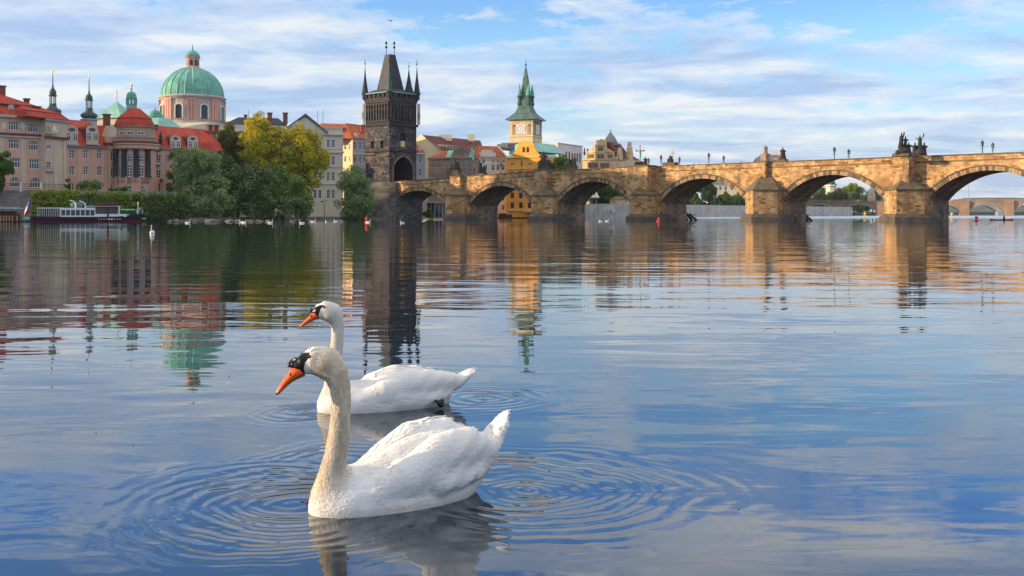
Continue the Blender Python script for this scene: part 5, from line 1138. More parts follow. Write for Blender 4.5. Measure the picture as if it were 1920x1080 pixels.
def tree(label, blobs, Y, mats, n=9000, size=0.3, group=None, name='tree', cat='tree', trunk=True, base=0.5, droop=0.0, seed=1, dj=0.5, tx=None):
    g = random.Random(seed); u = Y/FPX; cs = []
    for (px, py, r) in blobs:
        y = Y+g.uniform(-1, 1)*dj*r*u; q = P(px, py, y); cs.append((q.x, q.y, q.z, r*u))
        if r*u > 2.2: cs.append((q.x+g.uniform(-.3, .3)*r*u, q.y+r*u*0.75, q.z-0.1*r*u, r*u*.85))
    bx = tx if tx is not None else sum(b[0]*b[2] for b in blobs)/sum(b[2] for b in blobs); c = P(bx, HY, Y); root = thing(name, label, cat, (c.x, c.y, base), group)
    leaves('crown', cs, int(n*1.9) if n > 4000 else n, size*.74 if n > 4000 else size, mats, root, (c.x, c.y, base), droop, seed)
    if trunk:
        m = MB(); top = max(q[2] for q in cs); h = (top-base); b0 = Vector((c.x, c.y, base-0.4))
        fork = b0+Vector((g.uniform(-.4, .4), 0, h*.3)); m.tube([b0, b0+Vector((0.1, 0, h*.15)), fork], [h*.03+.1, h*.024+.08, h*.018+.06], 8)
        for q in cs[:10]:
            e = Vector(q[:3]); mid = fork.lerp(e, .5)+Vector((g.uniform(-.4, .4), g.uniform(-.4, .4), h*.04)); m.tube([fork, mid, e], [h*.012+.04, h*.007+.03, .03], 5)
        m.build('trunk', MT['bark'], root, smooth=True)
    return root
WL = 'round grey-green willows crowding the bank'
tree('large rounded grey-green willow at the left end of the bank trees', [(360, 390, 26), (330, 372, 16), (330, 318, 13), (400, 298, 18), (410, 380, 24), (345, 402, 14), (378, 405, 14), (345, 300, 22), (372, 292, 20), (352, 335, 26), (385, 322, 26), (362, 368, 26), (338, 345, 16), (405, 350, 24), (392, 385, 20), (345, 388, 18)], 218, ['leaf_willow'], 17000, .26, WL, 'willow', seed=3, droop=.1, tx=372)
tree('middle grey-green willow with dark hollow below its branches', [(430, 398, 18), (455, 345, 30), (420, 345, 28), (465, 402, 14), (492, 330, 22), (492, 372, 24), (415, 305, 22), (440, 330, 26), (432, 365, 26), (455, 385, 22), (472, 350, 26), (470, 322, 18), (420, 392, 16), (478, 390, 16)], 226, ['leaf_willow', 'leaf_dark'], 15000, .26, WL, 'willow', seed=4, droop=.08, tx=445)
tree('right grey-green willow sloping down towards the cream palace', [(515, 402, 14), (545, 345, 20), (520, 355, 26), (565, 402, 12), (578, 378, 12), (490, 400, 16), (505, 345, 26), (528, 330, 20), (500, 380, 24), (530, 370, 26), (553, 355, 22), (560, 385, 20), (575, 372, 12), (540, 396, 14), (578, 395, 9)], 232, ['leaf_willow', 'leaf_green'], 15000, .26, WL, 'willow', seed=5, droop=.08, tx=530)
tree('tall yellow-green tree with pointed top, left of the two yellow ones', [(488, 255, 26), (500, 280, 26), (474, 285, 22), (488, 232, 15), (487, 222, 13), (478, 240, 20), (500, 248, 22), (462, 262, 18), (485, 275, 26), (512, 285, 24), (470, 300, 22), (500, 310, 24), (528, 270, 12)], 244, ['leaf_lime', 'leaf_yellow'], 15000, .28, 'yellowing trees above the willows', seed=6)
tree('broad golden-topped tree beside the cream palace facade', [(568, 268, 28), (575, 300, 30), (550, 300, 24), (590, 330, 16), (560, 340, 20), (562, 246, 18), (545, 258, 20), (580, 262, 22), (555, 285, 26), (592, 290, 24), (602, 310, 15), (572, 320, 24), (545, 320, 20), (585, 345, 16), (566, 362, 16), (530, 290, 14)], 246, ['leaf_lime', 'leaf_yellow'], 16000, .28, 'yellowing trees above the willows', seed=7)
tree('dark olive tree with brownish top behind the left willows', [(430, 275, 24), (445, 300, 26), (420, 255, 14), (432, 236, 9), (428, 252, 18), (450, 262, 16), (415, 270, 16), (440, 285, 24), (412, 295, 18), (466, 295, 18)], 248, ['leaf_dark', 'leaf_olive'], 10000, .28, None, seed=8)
tree('dense grey-green bushy tree standing alone between the cream palace and the tower', [(665, 350, 26), (660, 390, 26), (690, 385, 15), (680, 402, 14), (660, 322, 17), (650, 340, 20), (678, 345, 20), (662, 370, 25), (688, 372, 14), (645, 385, 16), (675, 395, 20), (650, 400, 12), (692, 398, 9)], 247, ['leaf_willow'], 13000, .26, None, seed=9, droop=.08)
tree('dark green tree at the left edge in front of the pink palace', [(5, 292, 12), (-8, 305, 18), (10, 312, 12), (2, 335, 14), (-15, 330, 20), (16, 322, 9), (-12, 350, 14)], 190, ['leaf_dark', 'leaf_green'], 8000, .2, None, seed=10, base=5.5)
tree('low bush with dull leaves on the terrace in front of the middle wing', [(160, 344, 10), (172, 350, 12), (182, 345, 9), (150, 352, 8)], 205, ['leaf_willow'], 2600, .16, 'shrubs on the palace terrace', 'shrub', 'shrub', base=5.5, seed=11)
tree('bright green bush beside the dull bush on the terrace', [(163, 357, 7), (170, 358, 6)], 200, ['leaf_hedge'], 1200, .14, 'shrubs on the palace terrace', 'shrub', 'shrub', base=5.4, seed=12, trunk=False)
tree('small clipped dark bush below the rotunda left side', [(205, 359, 6), (209, 360, 5)], 204, ['leaf_dark'], 900, .14, 'shrubs on the palace terrace', 'shrub', 'shrub', base=5.4, seed=13, trunk=False)
tree('dark ragged bush under the rotunda windows', [(225, 360, 8), (240, 362, 8), (232, 356, 7)], 205, ['leaf_dark', 'leaf_green'], 1600, .15, 'shrubs on the palace terrace', 'shrub', 'shrub', base=5.4, seed=14, trunk=False)
tree('thin climbing shrub at the edge of the corner pavilion', [(127, 338, 4), (127, 348, 5), (128, 356, 5)], 206, ['leaf_dark'], 700, .13, None, 'shrub', 'shrub', base=5.4, seed=15, trunk=False)
tree('green ivy covering the wall at the right end of the pink palace', [(322, 292, 7), (320, 330, 7), (322, 352, 9), (340, 310, 8), (334, 284, 6), (330, 340, 7), (302, 338, 3), (297, 311, 3), (300, 282, 3), (345, 335, 9)], 226.5, ['leaf_green'], 3800, .17, None, 'ivy', 'ivy', base=5.6, seed=16, trunk=False, dj=.15)
tree('round bright green tree standing behind the bridge parapet near the museum', [(1052, 303, 14), (1044, 312, 14), (1061, 312, 14), (1053, 322, 14)], 292, ['leaf_green'], 5000, .25, None, seed=17, base=4)
tree('dark spreading tree on the quay seen through the third arch', [(1120, 360, 14), (1140, 368, 16), (1108, 348, 13), (1132, 352, 14), (1152, 362, 14), (1096, 362, 12), (1165, 372, 10), (1085, 368, 12), (1120, 375, 12), (1150, 378, 10), (1170, 358, 10), (1075, 360, 10)], 332, ['leaf_dark', 'leaf_green'], 9000, .34, None, seed=18, base=4.3)
tree('small green shrub growing on the bank inside the first arch', [(803, 398, 7), (797, 404, 6), (808, 405, 6)], 268, ['leaf_green'], 1200, .18, None, 'shrub', 'shrub', base=.5, seed=19, trunk=False)
# terraced hedge below the palace
def hedge(label, px0, px1, y0, y1, Y0_, Y1_, m, n, seed, name='hedge'):
    g = np.random.default_rng(seed); cs = []
    for i in range(26):
        t = (i+.5)/26; px = px0+(px1-px0)*t; Y = Y0_+(Y1_-Y0_)*t; zt = ZW(y0, Y); zb_ = ZW(y1, Y); zt += g.uniform(-.45, .25); k = max(2, int((zt-zb_)/1.1))
        for j in range(k): q = P(px, HY, Y); cs.append((q.x+g.uniform(-.2, .2), q.y+g.uniform(-.2, .2), zb_+(zt-zb_)*(j+.5)/k, max(.7, (zt-zb_)/k*.62)))
    c = P((px0+px1)/2, HY, (Y0_+Y1_)/2); r = thing(name, label, name, (c.x, c.y, ZW(y1, Y0_))); leaves('foliage', cs, n, .17, m, r, (c.x, c.y, ZW(y1, Y0_)), 0, seed)
hedge('long bright yellow-green ivy hedge on the embankment wall above the boat', 63, 150, 358, 402, 187.5, 190.5, ['leaf_hedge'], 9000, 31)
hedge('dull green creeper patch on the embankment wall between the hedges', 148, 180, 361, 402, 190, 192, ['leaf_dark', 'leaf_willow'], 3500, 32, 'creeper')
hedge('stepped green hedge below the rotunda', 176, 262, 360, 405, 191, 197.5, ['leaf_green', 'leaf_hedge'], 8000, 33)
hedge('dark green creeper hedge at the right end of the embankment wall', 248, 352, 363, 412, 196.5, 208, ['leaf_dark', 'leaf_green'], 9000, 34)
# terrace railing
F = Fr(-5, 190.6, 122, 195.4); r = thing('railing', 'dark metal railing with pale posts along the terrace edge', 'railing', F.pt(0, 0, 5.6)); mb = MB(); mb.tube([F.pt(0, 0, 6.7), F.pt(F.len, 0, 6.7)], .05, 4); mb.tube([F.pt(0, 0, 6.25), F.pt(F.len, 0, 6.25)], .03, 4); mb.tube([F.pt(0, 0, 5.85), F.pt(F.len, 0, 5.85)], .03, 4)
k = 0.0
while k < F.len: mb.tube([F.pt(k, 0, 5.7), F.pt(k, 0, 6.7)], .025, 4); k += .4
mb.build('rail', MT['brown_paint'], r)
for px in (39, 77): m = MB(); a = F.s_(px); fbox(m, F, a-.2, a+.2, -.15, .2, 5.3, 7.0); m.build('post', MT['white_plaster'], r)
# shore rocks
def rock(label, px, py, w_, h_, seed):
    Y = FPX*CH/(py-HY); g = random.Random(seed); c = P(px, HY, Y); u = Y/FPX; r = thing('rock', label, 'rock', (c.x, c.y, 0), 'pale stones along the shore'); m = MB()
    m.blob((c.x, c.y, .05), (w_*u/2, w_*u/2.4, h_*u), 9, 5); m.v = [(x+g.uniform(-.12, .12), y+g.uniform(-.12, .12), z+g.uniform(-.08, .08)) for x, y, z in m.v]; m.build('stone', MT['rock'], r)
for i, (px, w_, h_) in enumerate(((318, 10, 3), (330, 14, 4), (341, 8, 3), (395, 26, 4.5), (366, 10, 3), (432, 22, 3), (448, 16, 3), (408, 9, 3), (470, 14, 2.5), (486, 18, 2.5), (503, 12, 2.5), (548, 10, 2), (584, 8, 2.4), (348, 9, 2.6), (640, 12, 2.6))): rock(['flat pale stone', 'low grey boulder', 'rounded pale boulder'][i % 3]+' at the waterline, number %d from the left along the shore' % (sorted([318, 330, 341, 395, 366, 432, 448, 408, 470, 486, 503, 548, 584, 348, 640]).index(px)+1), px, 415.8, w_, h_, i)
# lamp on the bank
def lamp(label, p, h, group=None, arm=False):
    r = thing('street_lamp', label, 'street lamp', p, group); m = MB(); p = Vector(p)
    m.lathe(p, [(.28, -.4), (.28, .1), (.16, .5), (.11, .9), (.075, 1.3), (.06, h-1.1), (.12, h-1.05), (.05, h-.95)], 8); m.tube([p+Vector((-.35, 0, h-1.25)), p+Vector((.35, 0, h-1.25))], .03, 4); m.build('pole', MT['iron'], r)
    m = MB(); m.lathe(p+Vector((0, 0, h-.95)), [(.10, 0), (.22, .62)], 6); m.build('lantern_glass', MT['lamp_glass'], r)
    m = MB(); m.lathe(p+Vector((0, 0, h-.33)), [(.28, 0), (.17, .2), (.07, .26), (.05, .4), (.01, .55)], 6)
    for k in range(6): t = k*math.pi/3; m.tube([p+Vector((.125*math.cos(t), .125*math.sin(t), h-.95)), p+Vector((.285*math.cos(t), .285*math.sin(t), h-.33))], .025, 4)
    m.build('lantern_cap', MT['iron'], r); return r
c = P(608, HY, 262); r = thing('street_lamp', 'plain dark curved street lamp in front of the cream palace base', 'street lamp', (c.x, c.y, .5)); m = MB(); m.tube([(c.x, c.y, .3), (c.x, c.y, 4.2), (c.x, c.y, 4.5), (c.x+.9, c.y, 4.6)], [.09, .06, .06, .05], 6); m.build('pole', MT['iron'], r); m = MB(); m.box(c.x-.9, c.x-.2, c.y-.15, c.y+.15, 4.15, 4.4); m.build('lamp_head', MT['iron'], r)
BG = 'lantern posts along the bridge parapet'
def on_bridge(px, d):
    s = BF.s_(px, d); p = BF.pt(s, d, 0); p.z = topz(s)-1.05; return p
for px, d, lb, yt in ((889, 8.6, 'black lantern post behind the parapet between the first two left statues', 316), (939, .9, 'black lantern post standing left of the orange house in line with its edge', 304), (1060+1, 8.6, 'small black lantern post in front of the museum left corner', 302), (978, 8.6, 'small black lantern post seen against the orange house facade', 300),
                      (1216, 8.6, 'small lantern post just right of the tall crucifix', 297), (1239.5, .8, 'tall black lantern post left of the statue with gilded cross', 291), (1274, 8.6, 'lantern post just right of the statue with gilded cross', 295), (1329, .8, 'tall lantern post left of the pair over the fourth arch', 287), (1357, 8.6, 'shorter lantern post right of the pair over the fourth arch', 292),
                      (1564.5, .8, 'taller lantern post of the pair over the fifth arch', 276), (1591.5, 8.6, 'shorter lantern post of the pair over the fifth arch', 280), (1842, .8, 'taller lantern post of the pair near the right edge', 263.5), (1861.5, 8.6, 'shorter lantern post of the pair near the right edge', 267.5)):
    p = on_bridge(px, d); h = ZW(yt, p.y)-p.z; lamp(lb, p, h, BG)
# statues
def robe(m, c, h, w=1.0, lean=(0, 0), arms=(), head=True, mi=0, tw=0.0):
    c = Vector(c); n = 10; lv = [(0, .30, .24), (.12, .27, .22), (.3, .21, .18), (.45, .19, .16), (.58, .185, .14), (.7, .20, .13), (.78, .17, .11), (.82, .08, .08), (.86, .055, .06)]
    i0 = len(m.v)
    for k, (t, rx, ry) in enumerate(lv):
        cx_ = c+Vector((lean[0]*t*h, lean[1]*t*h, t*h))
        for j in range(n):
            a = 2*math.pi*j/n+tw*t; f = 1+.14*math.sin(5*a+t*4)*(1-t); m.v.append((cx_.x+rx*h*w*f*math.cos(a), cx_.y+ry*h*w*f*math.sin(a), cx_.z))
    for k in range(len(lv)-1):
        for j in range(n): a = i0+k*n+j; b_ = i0+k*n+(j+1) % n; m.f.append((a, b_, b_+n, a+n)); m.m.append(mi)
    top = c+Vector((lean[0]*.9*h, lean[1]*.9*h, .915*h))
    m.blob(top, (.06*h, .07*h, .085*h), 8, 6, mi)
    for (e, f_) in arms:
        sh = c+Vector((lean[0]*.74*h+math.copysign(.15*h*w, e[0]), 0, .73*h)); m.tube([sh, c+Vector((e[0]*h, e[1]*h, e[2]*h)), c+Vector((f_[0]*h, f_[1]*h, f_[2]*h))], [.05*h, .045*h, .03*h], 6, mi)
def statue(label, px, d, ybot, ytop, build, mtl='statue_stone', ped=None, name='statue', group='statues standing on the bridge piers'):
    s = BF.s_(px, d); p = BF.pt(s, d, 0); z0_ = topz(s)+.25; r = thing(name, label, 'statue', (p.x, p.y, z0_), group); H_ = ZW(ytop, p.y)-z0_; ph = H_*(ped[1] if ped else .18); f = frot((p.x, p.y), BF.u); pw = (ped[0] if ped else 1.0)
    m = MB(); fbox(m, f, -pw, pw, -.7, .7, z0_-.3, z0_+ph*.8); fbox(m, f, -pw*1.12, pw*1.12, -.8, .8, z0_+ph*.8, z0_+ph); m.build('pedestal', MT['cap_stone' if mtl == 'statue_stone' else mtl], r)
    m = MB(); build(m, Vector((p.x, p.y, z0_+ph)), H_-ph); m.build('figure', MT[mtl], r, smooth=True); return r
def ring_of(*L_):
    def f(m, c, H_):
        m.blob(c+Vector((0, 0, H_*.02)), (H_*.28, H_*.2, H_*.16), 9, 5)
        for (dx, dy, h, ln, arms) in L_: robe(m, c+Vector((dx*H_, dy*H_, 0 if h > .6 else .0)), h*H_, 1.0, ln, arms)
    return f
UP = (((.28, 0, .8), (.30, 0, 1.08)),); CR = (((-.25, 0, .7), (-.1, -.1, .62)), ((.25, 0, .7), (.1, -.1, .6)))
statue('dark statue group with one raised figure, leftmost on the bridge beside the stone gable house', 853, .5, 338, 297, ring_of((0, 0, .95, (0, 0), CR), (-.28, 0, .62, (.05, 0), CR), (.3, 0, .66, (-.05, 0), CR)), 'statue_stone', (1.5, .33))
statue('dark statue group of two robed figures in front of the cream house', 903, .5, 336, 300, ring_of((-.16, 0, .98, (.03, 0), UP), (.22, 0, .62, (-.1, 0), CR)), 'statue_stone', (1.2, .08))
statue('tall dark statue on the pier in front of the orange house, left of its twin', 1019, .3, 321, 284, ring_of((0, 0, 1.0, (0, 0), CR), (-.22, 0, .55, (.1, 0), CR)), 'statue_stone', (.9, .12))
statue('tall dark statue right of its twin on the same pier by the orange house', 1028.5, 2.2, 321, 296, ring_of((0, 0, 1.0, (0, 0), CR), (.22, 0, .6, (-.1, 0), CR)), 'statue_stone', (.8, .1))
statue('crowded dark statue group between the round green tree and the museum', 1071.5, .9, 318, 293, ring_of((-.25, 0, .9, (.05, 0), CR), (.28, 0, .95, (-.05, 0), CR), (0, 0, .7, (0, 0), CR)), 'statue_stone', (1.2, .2))
statue('slim single dark statue right of the tall crucifix', 1210, .5, 312, 294, ring_of((0, 0, 1.0, (0, 0), CR)), 'statue_stone', (.5, .1))
statue('dark seated statue group at the foot of a gilded cross', 1257, .8, 313, 290, ring_of((-.3, 0, .6, (.12, 0), CR), (.02, 0, 1.0, (0, 0), CR), (.3, 0, .55, (-.1, 0), CR)), 'statue_stone', (1.4, .25))
statue('pale warm-lit stone statue on a tall pedestal in front of the theatre roof', 1434.5, -.3, 305, 271, ring_of((0, 0, 1.0, (0, 0), CR), (.1, 0, .7, (.1, 0), UP)), 'pale_statue_stone', (.55, .44))
statue('single dark hooded statue right of the pale statue', 1468, .8, 304, 276, ring_of((0, 0, 1.0, (-.02, 0), CR),), 'statue_stone', (.7, .1))
def big1(m, c, H_):
    m.blob(c+Vector((.05*H_, 0, .1*H_)), (.3*H_, .25*H_, .2*H_), 10, 6); m.blob(c+Vector((-.22*H_, 0, .04*H_)), (.14*H_, .14*H_, .14*H_), 8, 5)
    robe(m, c+Vector((-.08*H_, 0, .24*H_)), .76*H_, .68, (.06, 0), (((.22, 0, .95), (.2, 0, 1.06)),)); robe(m, c+Vector((.14*H_, 0, .22*H_)), .62*H_, .6, (.02, 0), CR); robe(m, c+Vector((.33*H_, 0, .0)), .55*H_, .75, (-.04, 0), CR)
def big2(m, c, H_):
    m.blob(c+Vector((0, 0, .16*H_)), (.26*H_, .22*H_, .22*H_), 10, 6); robe(m, c+Vector((-.22*H_, 0, .05)), .62*H_, .8, (.05, 0), CR); robe(m, c+Vector((.2*H_, 0, .05)), .62*H_, .75, (.02, 0), CR)
    robe(m, c+Vector((.02*H_, 0, .36*H_)), .58*H_, .75, (0, 0), (((-.2, 0, .75), (-.3, 0, .7)), ((.25, 0, .9), (.3, 0, 1.15))))
statue('large dark statue group with two upright rising figures on the big lit pier', 1692, -4.5, 296, 249, big1, 'statue_stone', (1.3, .04))
statue('large dark statue group topped by a figure raising its arm, right of the first group', 1724, 8.2, 294, 251, big2, 'statue_stone', (1.5, .04))
# crucifix
p = on_bridge(1200, .6); r = thing('crucifix', 'tall bronze-green crucifix with spreading arms above the wide pier', 'crucifix', (p.x, p.y, p.z)); zt = ZW(272, p.y); m = MB(); f = frot((p.x, p.y), (1, 0))
prism(m, f, [(-1.6, -.8), (1.6, -.8), (1.6, .8), (-1.6, .8)], p.z, p.z+2.2, 0, .6); m.build('pedestal', MT['statue_stone'], r)
m = MB(); fbox(m, f, -.14, .14, -.1, .1, p.z+2.2, zt); fbox(m, f, -.8, .8, -.08, .08, zt-1.25, zt-1.05)
for sg in (-1, 1): m.blob((p.x+sg*.85, p.y, zt-1.12), (.17,)*3, 6, 4)
m.blob((p.x, p.y, zt), (.18,)*3, 6, 4); m.build('cross', MT['gold'], r)
m = MB(); z_ = zt-1.1; m.tube([(p.x, p.y-.16, z_-1.75), (p.x+.05, p.y-.22, z_-.9), (p.x, p.y-.18, z_-.05)], [.09, .19, .2], 8); m.blob((p.x+.03, p.y-.25, z_+.2), (.12, .13, .15), 8, 6)
for sg in (-1, 1): m.tube([(p.x+sg*.15, p.y-.18, z_-.1), (p.x+sg*.5, p.y-.16, z_+.02), (p.x+sg*.9, p.y-.12, z_+.1)], [.09, .065, .05], 6)
m.build('figure', MT['copper'], r, smooth=True)
p = on_bridge(1261.5, 1.1); r = thing('gilded_cross', 'thin gilded cross rising behind the seated statue group', 'cross', (p.x, p.y, p.z)); zt = ZW(280, p.y); m = MB(); f = frot((p.x, p.y), (1, 0)); fbox(m, f, -.07, .07, -.05, .05, p.z, zt); fbox(m, f, -.5, .5, -.04, .04, zt-.85, zt-.7); m.build('cross', MT['gold'], r)
# people on the bridge (heads and shoulders show above the parapet)
def person(label, px, d, yt, cloth, seed):
    p = on_bridge(px, d); h = 1.72; z = p.z-.0+ (ZW(yt, p.y)-p.z-h); r = thing('person', label, 'person', (p.x, p.y, p.z), 'people walking on the bridge'); h = max(1.55, ZW(yt, p.y)-p.z); m = MB()
    hh = h; n = 10; lv = [(.0, .05, .10), (.04, .055, .06), (.25, .06, .06), (.47, .085, .07), (.55, .095, .07), (.68, .11, .075), (.79, .125, .07), (.825, .09, .06), (.845, .035, .04), (.87, .034, .04), (.89, .045, .055), (.94, .05, .06), (.98, .04, .05), (1.0, .01, .01)]
    i0 = 0
    for (t, rx, ry) in lv:
        for j in range(n): a = 2*math.pi*j/n; m.v.append((p.x+rx*hh*math.cos(a), p.y+ry*hh*math.sin(a), p.z+t*hh))
    for k in range(len(lv)-1):
        for j in range(n): a = k*n+j; b_ = k*n+(j+1) % n; m.f.append((a, b_, b_+n, a+n)); m.m.append(0 if k < 8 else (1 if k < 11 else 2))
    for sg in (-1, 1): m.tube([(p.x+sg*.115*hh, p.y, p.z+.79*hh), (p.x+sg*.15*hh, p.y, p.z+.62*hh), (p.x+sg*.14*hh, p.y-.06*hh, p.z+.47*hh)], [.032*hh, .026*hh, .02*hh], 6)
    m.build('body', [MT[cloth], MT['skin'], MT['hair_dark']], r, smooth=True)
for a in (('person in dark clothes leaning at the parapet, left of the three over the fourth arch', 1301.5, 1.0, 306.5, 'cloth_dark', 1), ('person in red top in the middle of the three over the fourth arch', 1311, 1.2, 306.5, 'cloth_red', 2), ('person in light clothes near the tall lantern over the fourth arch', 1323.5, 1.2, 306, 'cloth_light', 3), ('person in dark jacket alone right of the fourth arch crown', 1390, 1.0, 304, 'cloth_dark', 4), ('person in red sitting beside the statue with the gilded cross', 1264, .7, 307.5, 'cloth_red', 5)): person(*a)

# ------------------------------------------------------------ boat and landing stage
BFm = Fr(52, 170, 266, 173.5); bl = BFm.len
boat = thing('river_boat', 'navy and white passenger boat with red waterline moored below the hedge', 'boat', BFm.pt(bl/2, 1.6, 0))
def S(px): return BFm.s_(px)
def Zb(py): return ZW(py, 171.5)
m = MB(); st = [(54, 404, .5, 406), (60, 405.5, 1.25, 405), (80, 406, 1.6, 405), (120, 406.5, 1.7, 405), (180, 406.5, 1.7, 405), (220, 406, 1.6, 405), (240, 404, 1.25, 405), (254, 401.5, .7, 405), (264, 399.5, .08, 405)]
rows = []
for (px, yt, hw_, _) in st:
    s = S(px); zt = Zb(yt); fx = .0 if px < 230 else (px-230)/34*.4
    rows.append([BFm.pt(s, 1.7-hw_, zt), BFm.pt(s-fx*.5, 1.7-hw_*.95, zt*.55), BFm.pt(s-fx, 1.7-hw_*.85, .2), BFm.pt(s-fx*1.3, 1.7-hw_*.7, -.3), BFm.pt(s-fx*1.3, 1.7+hw_*.7, -.3), BFm.pt(s-fx, 1.7+hw_*.85, .2), BFm.pt(s-fx*.5, 1.7+hw_*.95, zt*.55), BFm.pt(s, 1.7+hw_, zt)])
for i in range(len(rows)-1):
    for j in range(7): m.face([rows[i][j], rows[i+1][j], rows[i+1][j+1], rows[i][j+1]], 1 if j in (2, 3, 4) else 0)
    m.face([rows[i][7], rows[i+1][7], rows[i+1][0], rows[i][0]], 2)
m.face(list(reversed(rows[0])), 0); m.build('hull', [MT['hull_navy'], MT['hull_red'], MT['old_timber']], boat)
m = MB()
for k, px in enumerate(range(185, 230, 5)):
    if 3 < k < 6: fbox(m, BFm, S(px)-.13, S(px)+.13, .0, .02, Zb(412.3), Zb(409.6))
    else: fbox(m, BFm, S(px)-.06, S(px)+.06, .0, .02, Zb(412), Zb(410))
for r_ in (0,): pass
m.build('name_lettering', MT['white_paint'], boat, loc=BFm.n*-0.02)
m = MB(); wall(m, BFm, S(112), S(178), Zb(406.8), Zb(390.5), [(S(113+i*9.15+.8), S(113+(i+1)*9.15-.6), Zb(404.2), Zb(393.6)) for i in range(7)], rec=.12, d=.35); fbox(m, BFm, S(112), S(178), .36+.5, 3.1, Zb(406.8), Zb(405)); fbox(m, BFm, S(112), S(178), .4, 3.2, Zb(390.5), Zb(389.6)); m.face([BFm.pt(S(112), .35, Zb(406.8)), BFm.pt(S(112), 3.1, Zb(406.8)), BFm.pt(S(112), 3.1, Zb(390.5)), BFm.pt(S(112), .35, Zb(390.5))]); m.build('saloon', MT['white_paint'], boat)
for i in range(7): g_ = MB(); g_.face([BFm.pt(S(113+i*9.15+.8), .46, Zb(404.2)), BFm.pt(S(113+(i+1)*9.15-.6), .46, Zb(404.2)), BFm.pt(S(113+(i+1)*9.15-.6), .46, Zb(393.6)), BFm.pt(S(113+i*9.15+.8), .46, Zb(393.6))]); g_.build('window', MT['window_glass'], boat)
m = MB(); fbox(m, BFm, S(178), S(237), .3, 3.1, Zb(406.5), Zb(401.2)); m.build('deckhouse', MT['white_paint'], boat)
m = MB(); fbox(m, BFm, S(178), S(219), .45, 3.0, Zb(401.2)+.004, Zb(387.5)); m.build('wheelhouse', MT['brown_paint'], boat)
for a, e in ((179.5, 199), (204.5, 217)):
    n_ = 4 if a < 200 else 3
    for k in range(n_): g_ = MB(); w_ = (e-a)/n_; fbox(g_, BFm, S(a+k*w_+.5), S(a+(k+1)*w_-.5), .41, .449, Zb(399.5), Zb(390)); g_.build('window', MT['window_glass'], boat)
m = MB(); fbox(m, BFm, S(200), S(203.5), .25, .44, Zb(406), Zb(390)); m.build('door', MT['wood_red'], boat)
m = MB(); fbox(m, BFm, S(176), S(221), .2, 3.3, Zb(387.5), Zb(386.2)); m.build('wheelhouse_roof', MT['grey_plaster'], boat)
m = MB()
for k in range(9): fbox(m, BFm, S(186+k*4), S(186.6+k*4), .3, .4, Zb(386.2), Zb(378.5))
fbox(m, BFm, S(185), S(219), .3, .42, Zb(378.5), Zb(377.8)); fbox(m, BFm, S(185), S(219), .3, .4, Zb(382.4), Zb(382)); m.build('upper_rail', MT['wood_red'], boat)
m = MB(); fbox(m, BFm, S(190), S(217), .9, 2.4, Zb(386.2)+.003, Zb(381)); m.build('upper_bench', MT['wood_red'], boat)
m = MB()
for k in range(11): fbox(m, BFm, S(69+k*4.1), S(69.6+k*4.1), .5, .6, Zb(405.8), Zb(391))
fbox(m, BFm, S(68), S(112), .4, 3.1, Zb(391), Zb(389.3)); m.build('stern_awning', MT['white_paint'], boat)
m = MB(); fbox(m, BFm, S(72), S(110), 1.2, 2.4, Zb(405.8), Zb(398)); m.build('stern_bench', MT['brown_paint'], boat)
def lifeboat(px0, px1, yc, hr): m_ = MB(); a, e = S(px0), S(px1); c_ = (a+e)/2; pts = [BFm.pt(a+(e-a)*t, 1.2, Zb(yc)) for t in (0, .12, .35, .65, .88, 1)]; m_.tube(pts, [.08, hr*.7, hr, hr, hr*.7, .08], 10); return m_
lifeboat(128, 153, 384.8, .46).build('lifeboat', MT['canopy_teal'], boat, smooth=True); lifeboat(158, 177, 388, .32).build('lifeboat', MT['canopy_teal'], boat, smooth=True)
m = MB(); m.tube([BFm.pt(S(141), .6, Zb(389.5)), BFm.pt(S(140), .6, Zb(381)), BFm.pt(S(137), .6, Zb(378)), BFm.pt(S(130), .6, Zb(375.3))], .11, 6); m.tube([BFm.pt(S(159), .6, Zb(389.5)), BFm.pt(S(158.5), .6, Zb(383)), BFm.pt(S(154), .6, Zb(379)), BFm.pt(S(147), .6, Zb(376.8))], .11, 6); m.build('davit', MT['white_paint'], boat)
m = MB(); m.lathe(BFm.pt(S(221), 1, Zb(401)), [(.2, 0), (.2, 1.2), (.3, 1.25), (.3, 1.3)], 8); m.build('funnel', MT['white_paint'], boat)
m = MB(); a, e = S(224), S(252); m.hexa([BFm.pt(a, .5, Zb(394)), BFm.pt(e, .9, Zb(394)), BFm.pt(e, 2.4, Zb(394)), BFm.pt(a, 2.8, Zb(394))], [BFm.pt(a+.3, 1.2, Zb(391.6)), BFm.pt(e-.3, 1.4, Zb(391.6)), BFm.pt(e-.3, 1.9, Zb(391.6)), BFm.pt(a+.3, 2.1, Zb(391.6))]); m.build('bow_canopy', MT['canopy_green'], boat)
m = MB()
for px in (225, 251): m.tube([BFm.pt(S(px), 1.6, Zb(403)), BFm.pt(S(px), 1.6, Zb(393))], .04, 4)
m.build('canopy_pole', MT['iron'], boat)
m = MB()
for k in range(4):
    m.tube([BFm.pt(S(255.5+k), 1.4+.1*k, Zb(403)), BFm.pt(S(254+k*1.2), 1.4, Zb(396)), BFm.pt(S(256+k*2.4), 1.4, Zb(390.5-(k % 2)))], .05, 4)
m.tube([BFm.pt(S(256.5), 1.6, Zb(402)), BFm.pt(S(256.3), 1.6, Zb(378))], .05, 4); m.blob(BFm.pt(S(256.3), 1.6, Zb(381)), (.12, .12, .28), 6, 5); m.build('anchor_and_mast', MT['white_paint'], boat)
